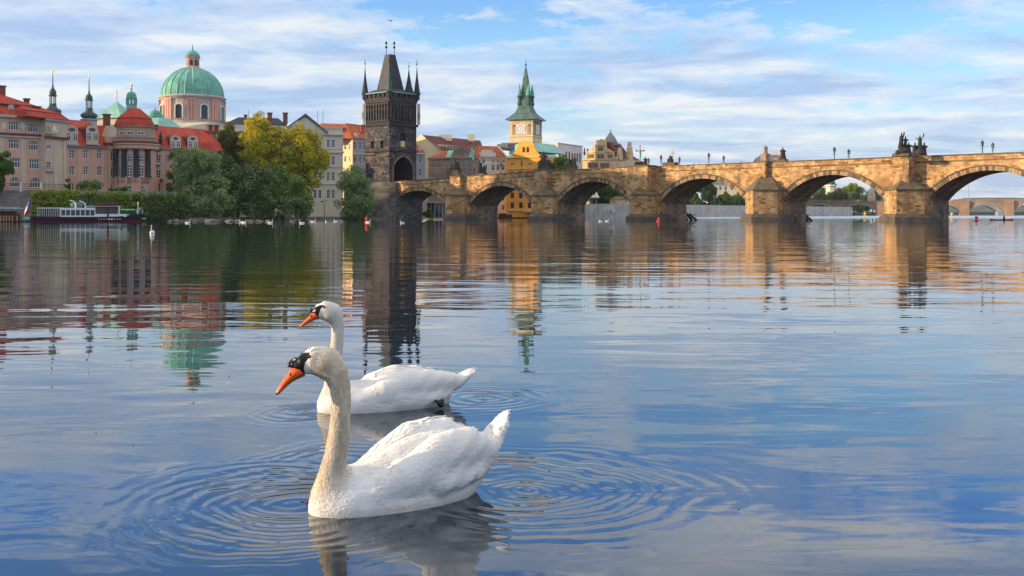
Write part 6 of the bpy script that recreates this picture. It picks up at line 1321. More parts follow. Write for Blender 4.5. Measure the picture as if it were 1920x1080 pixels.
m = MB(); m.tube([BFm.pt(S(264), 1.7, Zb(402)), BFm.pt(S(264.5), 1.7, Zb(393))], .04, 4); m.tube([BFm.pt(S(264), 1.6, Zb(410.5)), BFm.pt(S(272), 1.6, Zb(410))], .05, 4); m.build('bow_gear', MT['white_paint'], boat)
# flag: white over red with a blue wedge, hanging limp
fl = thing('flag', 'limp white, red and blue flag hanging from a slanted pole at the boat stern', 'flag', BFm.pt(S(50), .3, Zb(405))); m = MB(); m.tube([BFm.pt(S(46), .3, Zb(407)), BFm.pt(S(53.5), .3, Zb(372))], .05, 5); m.build('flag_pole', MT['wood_post'], fl)
m = MB(); pl_ = [(53.2, 373.5), (52.6, 380), (50.5, 388), (47.8, 396), (46, 404)]
for i in range(4):
    (x0, y0), (x1, y1) = pl_[i], pl_[i+1]; W0, W1 = (2.5, 5, 7, 7.5, 7)[i], (2.5, 5, 7, 7.5, 7)[i+1]
    for k in range(4):
        a0, a1, c0, c1 = x0-W0*.5+W0*k/4+1, x0-W0*.5+W0*(k+1)/4+1, x1-W1*.5+W1*k/4+1, x1-W1*.5+W1*(k+1)/4+1; dd = .15*math.sin(k*1.9+i*.5); de = .15*math.sin((k+1)*1.9+i*.5)
        mi = 2 if (k >= 2 and i < 2) or (k == 3 and i == 2) else (0 if k < (2 if i < 2 else 1) or (i == 2 and k < 2) else 1)
        if i == 3: mi = 1 if k else 0
        m.face([BFm.pt(S(a0), .3+dd, Zb(y0)), BFm.pt(S(a1), .3+de, Zb(y0)), BFm.pt(S(c1), .3+de, Zb(y1)), BFm.pt(S(c0), .3+dd, Zb(y1))], mi)
m.build('cloth', [MT['flag_white'], MT['flag_red'], MT['flag_blue']], fl)
# landing stage
LF_ = Fr(-40, 172, 40, 173); ls = thing('landing_stage', 'floating landing stage with grey-green canopy and warm timber fender posts at the left edge', 'pontoon', LF_.pt(LF_.s_(0), 1, 0)); Sl = LF_.s_
m = MB(); fbox(m, LF_, Sl(-40), Sl(52), -.2, 3.5, -.3, Zb(414.3)); m.build('deck', MT['old_timber'], ls)
m = MB(); a, e = Sl(-40), Sl(37); m.hexa([LF_.pt(a, -.2, Zb(391.5)), LF_.pt(e, -.2, Zb(391.5)), LF_.pt(e, 3.4, Zb(391.5)), LF_.pt(a, 3.4, Zb(391.5))], [LF_.pt(a, .8, Zb(387.8)), LF_.pt(e-.8, .8, Zb(388.4)), LF_.pt(e-.8, 2.4, Zb(388.4)), LF_.pt(a, 2.4, Zb(387.8))]); m.build('canopy', MT['canopy_teal'], ls)
for px in (2.5, 8, 13, 18.5, 24, 33): m = MB(); fbox(m, LF_, Sl(px)-.08, Sl(px)+.08, -.32, -.205, .15, Zb(404.5)); m.build('fender_post', MT['wood_post'], ls)
m = MB(); fbox(m, LF_, Sl(-40), Sl(35), .6, 1.0, Zb(414.3), Zb(401)); fbox(m, LF_, Sl(-40), Sl(22), 1.2, 2.8, Zb(414.3), Zb(396)); m.build('kiosk', MT['wood_red'], ls)
for px in (-20, 5, 20, 35): m = MB(); m.tube([LF_.pt(Sl(px), .1, Zb(414)), LF_.pt(Sl(px), .1, Zb(391.5))], .05, 5); m.build('canopy_post', MT['iron'], ls)
m = MB(); m.blob(LF_.pt(Sl(46), .8, Zb(411.5)), (.65, .4, .42), 10, 6); m.build('covered_winch', MT['copper'], ls)
# ------------------------------------------------------------ buoys, ice breakers, rowing boat, sign
def buoy(label, px, py, hpx, m_, tri=False):
    Y = FPX*CH/(py-HY); c = P(px, HY, Y); u = Y/FPX; h = hpx*u; r = thing('buoy', label, 'buoy', (c.x, c.y, 0), 'river marker buoys'); m = MB(); m.lathe((c.x, c.y, 0), [(.42*h, -.3*h), (.45*h, .15*h), (.3*h, .3*h)], 12); m.build('float', MT[m_], r, smooth=False)
    m = MB(); m.lathe((c.x, c.y, 0), [(.12*h, .3*h), (.12*h, .5*h), (.34*h, .55*h), (.34*h, .95*h), (.05*h, 1.0*h)] if not tri else [(.1*h, .3*h), (.12*h, .45*h), (.36*h, .5*h), (.02*h, 1.05*h)], 10); m.build('topmark', MT[m_], r)
buoy('red buoy by the bank below the dark tower', 688, 417.3, 10, 'buoy_red'); buoy('red buoy in front of the wide pier in the middle of the bridge', 1235, 415.8, 8.5, 'buoy_red', True); buoy('red cylindrical buoy on the open river under the rightmost arch', 1831, 414.5, 9, 'buoy_red')
buoy('yellow buoy in front of the far quay under the fourth arch', 1353.5, 406.3, 6, 'buoy_yellow'); buoy('yellow buoy near the big pier under the fifth arch', 1622, 406.3, 8, 'buoy_yellow'); buoy('yellow-green buoy under the rightmost arch left of the red one', 1785, 406.6, 8, 'buoy_yellow')
def breaker(label, k, px0, px1, yt, nbeam):
    r = thing('ice_breaker', label, 'ice breaker', BF.pt(k*PITCH, WID+3, 0), 'timber ice breakers beyond the piers'); s0 = BF.s_(px0, WID+4); s1 = BF.s_(px1, WID+4); n = nbeam
    for i in range(n):
        m = MB(); d0 = WID+3.0+(i % 2)*.4; sm = s0+(s1-s0)*(.05+.8*i/n); zt = ZW(yt, BF.pt(sm, d0, 0).y)-.2*i*i/n
        m.tube([BF.pt(sm-.7, d0, zt), BF.pt(sm+1.0, d0+.3, -.3)], .19, 6); m.tube([BF.pt(sm-.6, d0+.2, zt-.2), BF.pt(sm-.6, d0+.2, -.3)], .1, 6); m.build('raking_beam', MT['old_timber'], r)
    m = MB()
    for z in (.5, 1.1): m.tube([BF.pt(s0-.5, WID+3.1, z), BF.pt(s0+(s1-s0)*.85, WID+3.1, z)], .07, 6)
    m.build('cross_rail', MT['old_timber'], r)
breaker('timber ice breaker of slanting dark beams right of the wide middle pier', 2, 1276, 1316, 393.5, 7); breaker('timber ice breaker right of the pyramid-capped pier', 3, 1502, 1528, 395.5, 5); breaker('timber ice breaker right of the big lit pier', 4, 1757, 1770, 393.5, 4)
Y = FPX*CH/(413-HY); c = P(1878, HY, Y); r = thing('rowing_boat', 'low dark flat boat with a rower far out under the rightmost arch', 'boat', (c.x, c.y, 0)); m = MB(); u = Y/FPX
for sg in (0,):
    pr = [(-22, .02, .34), (-14, .35, .2), (0, .5, .16), (14, .35, .2), (22, .02, .3)]
    for i in range(4):
        (x0, w0, z0_), (x1, w1, z1_) = pr[i], pr[i+1]; a = [(c.x+x0*u, c.y-w0, z0_), (c.x+x1*u, c.y-w1, z1_), (c.x+x1*u, c.y-w1*.6, -.1), (c.x+x0*u, c.y-w0*.6, -.1)]; m.face(a); m.face([(x, 2*c.y-y, z) for x, y, z in reversed(a)])
        m.face([(c.x+x0*u, c.y-w0, z0_), (c.x+x0*u, c.y+w0, z0_), (c.x+x1*u, c.y+w1, z1_), (c.x+x1*u, c.y-w1, z1_)])
m.build('hull', MT['old_timber'], r)
r = thing('person', 'tiny seated rower in dark clothes in the far flat boat', 'person', (c.x+.5, c.y, .2)); m = MB(); m.lathe((c.x+.5, c.y, .15), [(.25, 0), (.22, .3), (.2, .55), (.06, .68), (.11, .76), (.1, .88), (.02, .95)], 8); m.build('body', MT['cloth_dark'], r, smooth=True)
# quay arrow sign
Fq = Fr(1090, 318, 1180, 322); r = thing('arrow_sign', 'white arrow and maroon striped river sign on the pale quay wall', 'sign', Fq.pt(Fq.s_(1146), -.3, 2.5)); a, e = Fq.s_(1141), Fq.s_(1148.6); zt, zb_ = Fq.z(1145, 392), Fq.z(1145, 399)
m = MB(); fbox(m, Fq, a, e, -.35, -.25, zb_, zt); h_ = (zt-zb_); m.build('plate', MT['white_paint'], r); m = MB()
for k in (.62, .12): fbox(m, Fq, a+.1, e, -.36, -.352, zb_+h_*k, zb_+h_*(k+.26))
m.build('stripe', MT['hull_red'], r); m = MB(); m.hexa([Fq.pt(e, -.35, zb_-.1), Fq.pt(e, -.25, zb_-.1), Fq.pt(e, -.25, zt+.1), Fq.pt(e, -.35, zt+.1)], [Fq.pt(e+.62, -.35, (zt+zb_)/2-.05), Fq.pt(e+.62, -.25, (zt+zb_)/2-.05), Fq.pt(e+.62, -.25, (zt+zb_)/2+.05), Fq.pt(e+.62, -.35, (zt+zb_)/2+.05)]); m.build('arrow_head', MT['white_paint'], r)
# quay parasols
for i, (px, Y, lb) in enumerate(((1103, 324, 'white parasol at the left end of the quay terrace'), (1110, 327, 'cream parasol in the middle of the quay terrace'), (1118, 324, 'larger cream parasol at the right end of the quay terrace'))):
    c = P(px, HY, Y); r = thing('parasol', lb, 'parasol', (c.x, c.y, 4.3), 'parasols on the quay terrace'); m = MB(); m.tube([(c.x, c.y, 4.3), (c.x, c.y, 8.1)], .05, 5); m.build('pole', MT['white_paint'], r); m = MB(); m.lathe((c.x, c.y, 0), [(.95, 6.2), (.9, 6.45), (.28, 7.6), (.02, 8.4)], 8); m.build('canopy', MT['awning_white'], r)
m = MB(); fbox(m, Fq, Fq.s_(1158), Fq.s_(1176), 1, 7, 4.3, ZW(373, 321)); r = thing('stone_kiosk', 'small banded sandstone building on the quay right of the dark tree', 'kiosk', Fq.pt(Fq.s_(1158), 1, 4.3)); m.build('wall', MT['sandstone'], r); m = MB(); ffrust(m, Fq, Fq.s_(1157), Fq.s_(1177), .6, 7.3, ZW(373, 321), ZW(368, 321), 1.2, 1.2, 2, 2); m.build('roof', MT['light_carving'], r)
# ------------------------------------------------------------ beyond the bridge
def wood(label, x0, x1, y0, y1, Y, n, mats, seed, nb=12, group='tree groves on the far bank', base=5, size=.55):
    g = random.Random(seed); bl_ = []
    for i in range(nb):
        px = x0+(x1-x0)*(i+.5)/nb+g.uniform(-3, 3); t = (y1-y0); bl_.append((px, y0+g.uniform(.0, .3)*t+9, 10+g.uniform(-2, 3))); bl_.append((px+g.uniform(-3, 3), y1-8, 11)); bl_.append((px, (y0+y1)/2+4, 11))
    return bl_
gx = 0
for i, (x0, x1, y0, y1, Y, mats, lb) in enumerate((
    (1276, 1312, 352, 392, 560, ['leaf_dark', 'leaf_green'], 'dark green tree at the left end under the fourth arch'), (1310, 1345, 341, 392, 575, ['leaf_dark'], 'tallest dark tree under the crown of the fourth arch'), (1338, 1375, 362, 394, 562, ['leaf_green', 'leaf_dark'], 'lower mid green tree in front of the pale villa'), (1368, 1404, 358, 402, 585, ['leaf_dark', 'leaf_green'], 'dark tree at the right end under the fourth arch'),
    (1500, 1530, 362, 402, 700, ['leaf_green', 'leaf_dark'], 'green tree at the left end under the fifth arch'), (1526, 1562, 350, 402, 705, ['leaf_dark', 'leaf_green'], 'dark green tree below the domed lookout under the fifth arch'), (1556, 1592, 352, 398, 710, ['leaf_dark', 'leaf_olive'], 'olive green tree in the middle under the fifth arch'), (1584, 1618, 342, 398, 715, ['leaf_green', 'leaf_hedge'], 'bright tall tree under the right half of the fifth arch'), (1612, 1660, 352, 400, 722, ['leaf_dark', 'leaf_green'], 'dark tree beside the stone pavilion under the fifth arch'))):
    g = random.Random(50+i); w_ = x1-x0; bl_ = [((x0+x1)/2, y0+w_*.22, w_*.26), (x0+w_*.25, y0+w_*.42, w_*.26), (x1-w_*.25, y0+w_*.45, w_*.26), ((x0+x1)/2, (y0+y1)/2, w_*.34), (x0+w_*.2, y1-w_*.3, w_*.3), (x1-w_*.2, y1-w_*.3, w_*.3)]
    bl_ = [(a+g.uniform(-2, 2), b_+g.uniform(-2, 2), r_) for a, b_, r_ in bl_]; tree(lb, bl_, Y, mats, 6500, .5, 'trees on the far bank', seed=60+i, base=(4.8 if i < 4 else 1.0))
# stone lookout pavilion on the far bridge, domed tower
Yp = 655; u = Yp/FPX; Z = lambda y: ZW(y, Yp); c = P(1634, HY, Yp-8)
r = thing('stone_pavilion', 'small square stone pavilion with ribbed dome on the far bridge', 'pavilion', (c.x, c.y, 8)); m = MB(); m.lathe((c.x, c.y, 0), [(7*u*1.35, Z(386)), (7*u*1.35, Z(366)), (7.4*u*1.4, Z(365.5)), (7.4*u*1.4, Z(364))], 4, rot=.5); m.build('wall', MT['sandstone'], r); m = MB(); m.lathe((c.x, c.y, 0), [(6.6*u, Z(364)), (6*u, Z(359)), (3.5*u, Z(355)), (1*u, Z(353.5)), (.3*u, Z(350))], 10); m.build('dome', MT['grey_plaster'], r)
Yp = 900; u = Yp/FPX; Z = lambda y: ZW(y, Yp); c = P(1558, HY, Yp); r = thing('water_tower', 'distant tower with dark onion dome above the far trees', 'tower', (c.x, c.y, 4)); m = MB(); m.lathe((c.x, c.y, 0), [(9*u, 4), (9*u, Z(350)), (12*u, Z(349)), (11*u, Z(346))], 8, rot=.3); m.build('wall', MT['cream_plaster'], r); m = MB(); m.lathe((c.x, c.y, 0), [(11*u, Z(346.5)), (7*u, Z(342)), (7.5*u, Z(339)), (6*u, Z(336)), (2*u, Z(333)), (.6*u, Z(326))], 12); m.build('onion_dome', MT['dark_copper'], r, smooth=True)
# far bridges
def far_bridge(label, pxA, YA, pxB, YB, ydeck, yspr, n, wm, wd, arch_frac=.9, name='far_bridge', pw=2.5):
    F = Fr(pxA, YA, pxB, YB); r = thing(name, label, 'bridge', F.pt(0, 0, 0)); L_ = F.len; zt = F.z(pxA, ydeck); zs = F.z(pxA, yspr); sp_ = L_/n
    for i in range(n):
        a, e = i*sp_+pw, (i+1)*sp_-pw; pts = arc(a, e, zs, zt-1.4, 16); m = MB()
        for d in (0, wd):
            for k in range(16): p, q = pts[k], pts[k+1]; m.face([F.pt(p[0], d, p[1]), F.pt(q[0], d, q[1]), F.pt(q[0], d, zt), F.pt(p[0], d, zt)])
        for k in range(16): p, q = pts[k], pts[k+1]; m.face([F.pt(p[0], 0, p[1]), F.pt(p[0], wd, p[1]), F.pt(q[0], wd, q[1]), F.pt(q[0], 0, q[1])], 1)
        m.build('arch_span', [MT[wm], MT['vault_stone']], r)
        m = MB(); q0 = arc(a, e, zs, zt-1.4, 28, 0); q1 = arc(a, e, zs, zt-1.4, 28, .9)
        for k in range(0, 28, 2):
            f_ = [F.pt(q0[k][0], -.25, q0[k][1]), F.pt(q0[k+1][0], -.25, q0[k+1][1]), F.pt(q1[k+1][0], -.25, q1[k+1][1]), F.pt(q1[k][0], -.25, q1[k][1])]; m.hexa([p+F.n*.24 for p in f_], f_)
        m.build('arch_stones', MT['far_steel'], r)
    for i in range(n+1):
        m = MB(); a = i*sp_; fbox(m, F, a-pw+.01, a+pw-.01, -1.5, wd+1.5, -1, zt+.5); m.build('pier', MT[wm], r)
    m = MB(); fbox(m, F, 0, L_, -.4, wd+.4, zt, zt+.35); m.build('deck', MT['far_stone'], r)
    m = MB(); k = 0
    while k < L_: fbox(m, F, k, k+.5, -.35, -.15, zt+.35, zt+1.2); k += 1.2
    fbox(m, F, 0, L_, -.4, -.1, zt+1.2, zt+1.4); m.build('balustrade', MT['far_stone'], r); return r, F, zt
far_bridge('low red-brown far bridge with pale arch stones under the rightmost arches', 1500, 640, 2250, 560, 379.5, 396, 9, 'far_stone', 12)
FB2 = far_bridge('more distant pale steel arch bridge behind the far red-brown bridge', 1740, 1050, 2300, 1000, 383, 397, 8, 'far_steel', 10)
# mast, tram
c = P(1816, HY, 900); r = thing('mast', 'very thin tall mast rising above the far bridge under the rightmost arch', 'mast', (c.x, c.y, 0)); m = MB(); m.tube([(c.x, c.y, 0), (c.x, c.y, ZW(347, 900))], [.55, .22], 5); m.build('pole', MT['grey_plaster'], r)
Ft = Fr(1545, 637, 1577, 634); r = thing('tram', 'small red and white tram crossing the far bridge under the fifth arch', 'tram', Ft.pt(0, 2, 8)); z0_ = ZW(385.5, 636); z1_ = ZW(378, 636); m = MB(); fbox(m, Ft, Ft.s_(1549), Ft.s_(1576), 2, 4.4, z0_+.4, (z0_+z1_)/2+.1); m.build('body', MT['buoy_red'], r); m = MB(); fbox(m, Ft, Ft.s_(1549), Ft.s_(1576), 2.02, 4.38, (z0_+z1_)/2+.1, z1_); m.build('roof', MT['white_paint'], r)
m = MB(); fbox(m, Ft, Ft.s_(1550), Ft.s_(1575), 1.96, 2.02, (z0_+z1_)/2+.3, z1_-.5); m.build('window_band', MT['window_glass'], r); m = MB()
for px in (1553, 1571): fbox(m, Ft, Ft.s_(px-2.5), Ft.s_(px+2.5), 2.1, 4.3, z0_, z0_+.39)
m.build('bogie', MT['iron'], r)
# white tour boat far under fifth arch
Fs = Fr(1553, 560, 1567, 561); r = thing('tour_boat', 'small white tour boat far off under the fifth arch', 'boat', Fs.pt(0, 0, .3)); m = MB(); fbox(m, Fs, 0, Fs.s_(1567), 0, 3, .2, 1.2); m.build('hull', MT['white_paint'], r); m = MB(); fbox(m, Fs, Fs.s_(1556), Fs.s_(1564), .3, 2.7, 1.2, 2.9); m.build('cabin', MT['wood_post'], r)
Fs = Fr(1590, 585, 1612, 586)
# gull
c = P(733, 39, 120); r = thing('bird', 'single tiny bird gliding high in the sky above the tower', 'bird', c); m = MB(); m.blob(c, (.16, .08, .06), 8, 5)
for sg in (-1, 1): m.face([c+Vector((-.06, 0, .02)), c+Vector((.06, 0, .02)), c+Vector((.1+sg*.35, sg*.1, .12)), c+Vector((sg*.42, sg*.1, .1))])
m.build('body', MT['cloth_dark'], r)
# ------------------------------------------------------------ swans
def surface_nets(D, org, h):
    S = D < 0; nx, ny, nz = D.shape
    c = np.zeros((nx-1, ny-1, nz-1), bool); cnt = np.zeros((nx-1, ny-1, nz-1), np.float32); acc = np.zeros((nx-1, ny-1, nz-1, 3), np.float32)
    def sl(o): return tuple(slice(o[i], D.shape[i]-1+o[i]) for i in range(3))
    for ax in range(3):
        o1, o2 = [i for i in range(3) if i != ax]
        for u in (0, 1):
            for v in (0, 1):
                a = [0, 0, 0]; a[o1] = u; a[o2] = v; b = list(a); b[ax] = 1
                Da, Db = D[sl(a)], D[sl(b)]; x = (Da < 0) != (Db < 0)
                t = np.where(x, Da/np.where(x, Da-Db, 1), 0)
                for i in range(3):
                    acc[..., i] += np.where(x, a[i]+(t if i == ax else 0), 0)
                cnt += x
    act = cnt > 0; idx = -np.ones(act.shape, int); idx[act] = np.arange(act.sum())
    g = np.stack(np.nonzero(act), 1); V = (g+acc[act]/cnt[act][:, None])*h+np.array(org)
    Q = []
    for ax in range(3):
        o1, o2 = (ax+1) % 3, (ax+2) % 3
        s0 = [slice(1, n-1) for n in D.shape]; s0[ax] = slice(0, D.shape[ax]-1); s1 = list(s0); s1[ax] = slice(1, D.shape[ax])
        A, B = S[tuple(s0)], S[tuple(s1)]; e = np.stack(np.nonzero(A != B), 1); ins = A[A != B]
        for i in (o1, o2): e[:, i] += 1
        def at(d1, d2):
            k = e.copy(); k[:, o1] -= d1; k[:, o2] -= d2; return idx[k[:, 0], k[:, 1], k[:, 2]]
        q = np.stack([at(1, 1), at(0, 1), at(0, 0), at(1, 0)], 1)
        q[~ins] = q[~ins][:, ::-1]; Q.append(q)
    Q = np.concatenate(Q); return V, Q[(Q >= 0).all(1)]
def smin(a, b, k):
    h = np.clip(0.5+0.5*(b-a)/k, 0, 1); return b*(1-h)+a*h-k*h*(1-h)
def sd_chain(X, pts, ysc=1.0):
    out = None
    for (a, b) in zip(pts[:-1], pts[1:]):
        pa = np.array(a[:3], np.float32); pb = np.array(b[:3], np.float32)
        w = np.array([1, ysc, 1], np.float32)
        d = (pb-pa)*w; x = (X-pa)*w; t = np.clip((x@d)/max(1e-9, float(d@d)), 0, 1)
        q = np.sqrt(((x-t[..., None]*d)**2).sum(-1))-(a[3]+(b[3]-a[3])*t)
        out = q if out is None else np.minimum(out, q)
    return out
def sd_ell(X, c, r, pitch=0.0, roll=0.0):
    x = X-np.array(c, np.float32)
    if pitch:
        cs, sn = math.cos(pitch), math.sin(pitch); x = np.stack([x[..., 0]*cs+x[..., 2]*sn, x[..., 1], -x[..., 0]*sn+x[..., 2]*cs], -1)
    if roll:
        cs, sn = math.cos(roll), math.sin(roll); x = np.stack([x[..., 0], x[..., 1]*cs+x[..., 2]*sn, -x[..., 1]*sn+x[..., 2]*cs], -1)
    r = np.array(r, np.float32); k0 = np.sqrt(((x/r)**2).sum(-1)); k1 = np.sqrt(((x/(r*r))**2).sum(-1))
    return k0*(k0-1)/np.maximum(k1, 1e-6)
def feather_mat():
    m = bpy.data.materials.new('swan_plumage'); m.use_nodes = True; t = m.node_tree; b = t.nodes['Principled BSDF']
    b.inputs['Roughness'].default_value = 0.75; b.inputs['Specular IOR Level'].default_value = 0.2
    b.inputs['Subsurface Weight'].default_value = 0.0
    tc = N(t, 'ShaderNodeTexCoord'); O = tc.outputs['Object']
    at = N(t, 'ShaderNodeAttribute', attribute_name='plumage'); sp = N(t, 'ShaderNodeSeparateColor'); L(t, at.outputs['Color'], sp.inputs[0])
    def nz(sc, detail, s, rough=0.6):
        mp = N(t, 'ShaderNodeMapping'); mp.inputs['Scale'].default_value = s; L(t, O, mp.inputs[0])
        n = N(t, 'ShaderNodeTexNoise', ins={'Scale': sc, 'Detail': detail, 'Roughness': rough}); L(t, mp.outputs[0], n.inputs['Vector']); return n.outputs[0]
    neckn = nz(16, 5, (1, 1, 0.35), 0.7)
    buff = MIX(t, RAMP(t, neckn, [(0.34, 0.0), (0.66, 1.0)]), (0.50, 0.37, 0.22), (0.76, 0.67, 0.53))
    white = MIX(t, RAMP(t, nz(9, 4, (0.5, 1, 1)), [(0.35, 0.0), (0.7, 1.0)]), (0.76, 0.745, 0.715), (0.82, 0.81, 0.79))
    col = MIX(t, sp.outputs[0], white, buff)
    col = MIX(t, sp.outputs[1], col, (0.008, 0.008, 0.009))
    L(t, col, b.inputs['Base Color'])
    L(t, M2(t, 'SUBTRACT', 0.8, M2(t, 'MULTIPLY', sp.outputs[1], 0.5)), b.inputs['Roughness'])
    # feather relief: long vanes on the wings, fine barbs on the neck
    mp = N(t, 'ShaderNodeMapping'); mp.inputs['Scale'].default_value = (9, 22, 34); mp.inputs['Rotation'].default_value = (0, rad(-14), 0); L(t, O, mp.inputs[0])
    vo = N(t, 'ShaderNodeTexVoronoi', feature='SMOOTH_F1', ins={'Scale': 1.0, 'Smoothness': 0.3, 'Randomness': 0.7}); L(t, mp.outputs[0], vo.inputs['Vector'])
    wing = M2(t, 'MULTIPLY', vo.outputs[0], M2(t, 'MULTIPLY', sp.outputs[2], 0.007))
    fine = M2(t, 'MULTIPLY', nz(60, 4, (0.16, 1, 1)), 0.0036)
    nk = M2(t, 'MULTIPLY', M2(t, 'MULTIPLY', nz(60, 4, (1, 1, 0.22)), sp.outputs[0]), 0.009)
    h = M2(t, 'ADD', M2(t, 'ADD', wing, fine), nk)
    keep = M2(t, 'SUBTRACT', 1.0, sp.outputs[1]); h = M2(t, 'MULTIPLY', h, keep)
    bp = N(t, 'ShaderNodeBump', ins={'Strength': 0.8, 'Distance': 1.0}); L(t, h, bp.inputs['Height']); L(t, bp.outputs[0], b.inputs['Normal'])
    MT['plumage'] = m
feather_mat()
mat('bill_orange', (0.85, 0.13, 0.012), 0.45, 0.12, 18.0, c2=(0.72, 0.09, 0.015), spec=0.35)
mat('bill_pink', (0.74, 0.17, 0.09), 0.4, 0.1, 20.0, spec=0.5)
mat('bill_black', (0.010, 0.010, 0.011), 0.35, 0.1, 10.0, spec=0.5)
mat('eye_black', (0.012, 0.008, 0.006), 0.05, 0.05, 10.0, spec=0.8)
def poly_in(px, py, poly):
    ins = np.zeros(px.shape, bool); n = len(poly)
    for i in range(n):
        x0, y0 = poly[i]; x1, y1 = poly[(i+1) % n]
        if y0 == y1: continue
        c = ((y0 > py) != (y1 > py)) & (px < (x1-x0)*(py-y0)/(y1-y0)+x0); ins ^= c
    return ins
def make_swan(S, h):
    A0 = S['A0']; T = S['t'].normalized(); NN = Vector((-T.y, T.x, 0))
    def loc(px, py, Y):
        r = P(px, py, Y)-A0; return (r.dot(T), r.dot(NN), r.z)
    root = thing('swan', S['label'], 'swan', A0, 'mute swans swimming close by', math.atan2(T.y, T.x))
    neck = [(*loc(x, y, Y), r*Y/FPX) for x, y, Y, r in S['neck']]
    head = [(*loc(x, y, Y), r*Y/FPX) for x, y, Y, r in S['head']]
    lo = np.array([-0.16 if not S.get('lo') else S['lo'], -0.27, -0.10]); hi = np.array([1.12, 0.27, S['top']])
    hx = min(p[0] for p in head)-0.05; lo[0] = min(lo[0], hx)
    n = np.ceil((hi-lo)/h).astype(int)
    ax = [lo[i]+h*np.arange(n[i]) for i in range(3)]
    D = np.full(tuple(n), 1.0, np.float32)
    CHK = 32
    for i0 in range(0, n[0], CHK):
        X = np.stack(np.meshgrid(ax[0][i0:i0+CHK], ax[1], ax[2], indexing='ij'), -1).astype(np.float32)
        d = S['body'](X)
        dn = sd_chain(X, neck); dh = sd_chain(X, head, 1.25)
        dn = smin(dn, dh, 0.025); d = smin(d, dn, 0.055)
        D[i0:i0+CHK] = d
    V, Q = surface_nets(D, lo, h)
    # relax a little
    E = np.concatenate([Q[:, [0, 1]], Q[:, [1, 2]], Q[:, [2, 3]], Q[:, [3, 0]]])
    for it in range(3):
        s = np.zeros_like(V); c = np.zeros(len(V)); np.add.at(s, E[:, 0], V[E[:, 1]]); np.add.at(c, E[:, 0], 1); np.add.at(s, E[:, 1], V[E[:, 0]]); np.add.at(c, E[:, 1], 1)
        V = V*0.4+0.6*s/np.maximum(c, 1)[:, None]
    me = bpy.data.meshes.new('plumage'); me.from_pydata(V.tolist(), [], Q.tolist()); me.polygons.foreach_set('use_smooth', [True]*len(Q))
    me.materials.append(MT['plumage'])
    # attribute: r = buff tint with painted underside shade, g = black face, b = wing feathers
    A = np.zeros((len(V), 4), np.float32); A[:, 3] = 1
    W = np.array(A0)+V[:, :1]*np.array(T)+V[:, 1:2]*np.array(NN)+V[:, 2:3]*np.array((0, 0, 1.0))
    ppx = 960+W[:, 0]/W[:, 1]*FPX; ppy = HY-(W[:, 2]-CH)/W[:, 1]*FPX
    nb = neck[-1]
    zz_ = V[:, 2]; dnk = sd_chain(V.astype(np.float32), neck)
    A[:, 0] = np.clip(1-dnk/0.05, 0, 1)*S['buff']*np.clip((zz_-S['bz'])/0.12, 0.25, 1)
    A[:, 1] = poly_in(ppx, ppy, S['mask']) & (ppx < S['mx'])
    A[:, 0] = np.maximum(A[:, 0], np.clip((0.05-zz_)/0.08, 0, .32)); A[:, 0] = np.maximum(A[:, 0], .22*np.clip((V[:, 0]-.45)/.3, 0, 1)*np.clip((.22-zz_)/.12, 0, 1))  # waterline stain, then beige shade of the rear underside painted into the colour
    wf = np.clip((V[:, 0]-0.22)/0.2, 0, 1)*np.clip((zz_-0.05)/0.06, 0, 1)*(V[:, 0] > 0.1)
    A[:, 2] = wf
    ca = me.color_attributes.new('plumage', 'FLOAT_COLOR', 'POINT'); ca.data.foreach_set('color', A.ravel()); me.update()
    body = mesh_obj('body', me, root)
    dress(S, me, A, root)
    # bill: lofted from the face to the nail, black underneath and at the tip
    def PX(x, y, Y): return Vector(loc(x, y, Y))
    B = S['bill']; mb = MB(); rings = []
    for (tx, ty, bx, by, Y, hw) in B:
        a, b = PX(tx, ty, Y), PX(bx, by, Y); rings.append((a, b, hw))
    nseg = 14; Yv = None
    fwd = (PX(B[-1][0], B[-1][1], B[-1][4])-PX(B[0][2], B[0][3], B[0][4])).normalized()
    i0 = len(mb.v)
    for (a, b, hw) in rings:
        c = (a+b)/2; up = (a-b)/2; side = up.cross(fwd).normalized()
        for j in range(nseg):
            th = 2*math.pi*j/nseg; mb.v.append(tuple(c+up*math.cos(th)+side*hw*math.sin(th)*(1.0 if math.cos(th) < 0.3 else 0.82)))
    for k in range(len(rings)-1):
        for j in range(nseg):
            a = i0+k*nseg+j; b = i0+k*nseg+(j+1) % nseg; mb.f.append((a, a+nseg, b+nseg, b))
            ang = 2*math.pi*(j+0.5)/nseg; low = math.cos(ang) < -0.55
            mb.m.append(1 if (low or k >= len(rings)-2) else (2 if k >= len(rings)-4 else 0))
    e = i0+(len(rings)-1)*nseg; mb.f.append(tuple(e+j for j in range(nseg))); mb.m.append(1)
    mb.f.append(tuple(i0+j for j in reversed(range(nseg)))); mb.m.append(1)
    bill = mb.build('bill', [MT['bill_orange'], MT['bill_black'], MT['bill_pink']], root, origin=(0, 0, 0), smooth=True)
    ss_ = bill.modifiers.new('sub', 'SUBSURF'); ss_.levels = 1; ss_.render_levels = 1
    k = MB()
    kp = S['knob']; k.tube([PX(x, y, Y) for x, y, Y, r in kp], [r*Y/FPX for x, y, Y, r in kp], 12)
    for (x, y, Y, r) in (kp[0], kp[-1]): k.blob(PX(x, y, Y), (r*Y/FPX,)*3, 12, 8)
    k.build('bill_knob', MT['bill_black'], root, origin=(0, 0, 0), smooth=True)
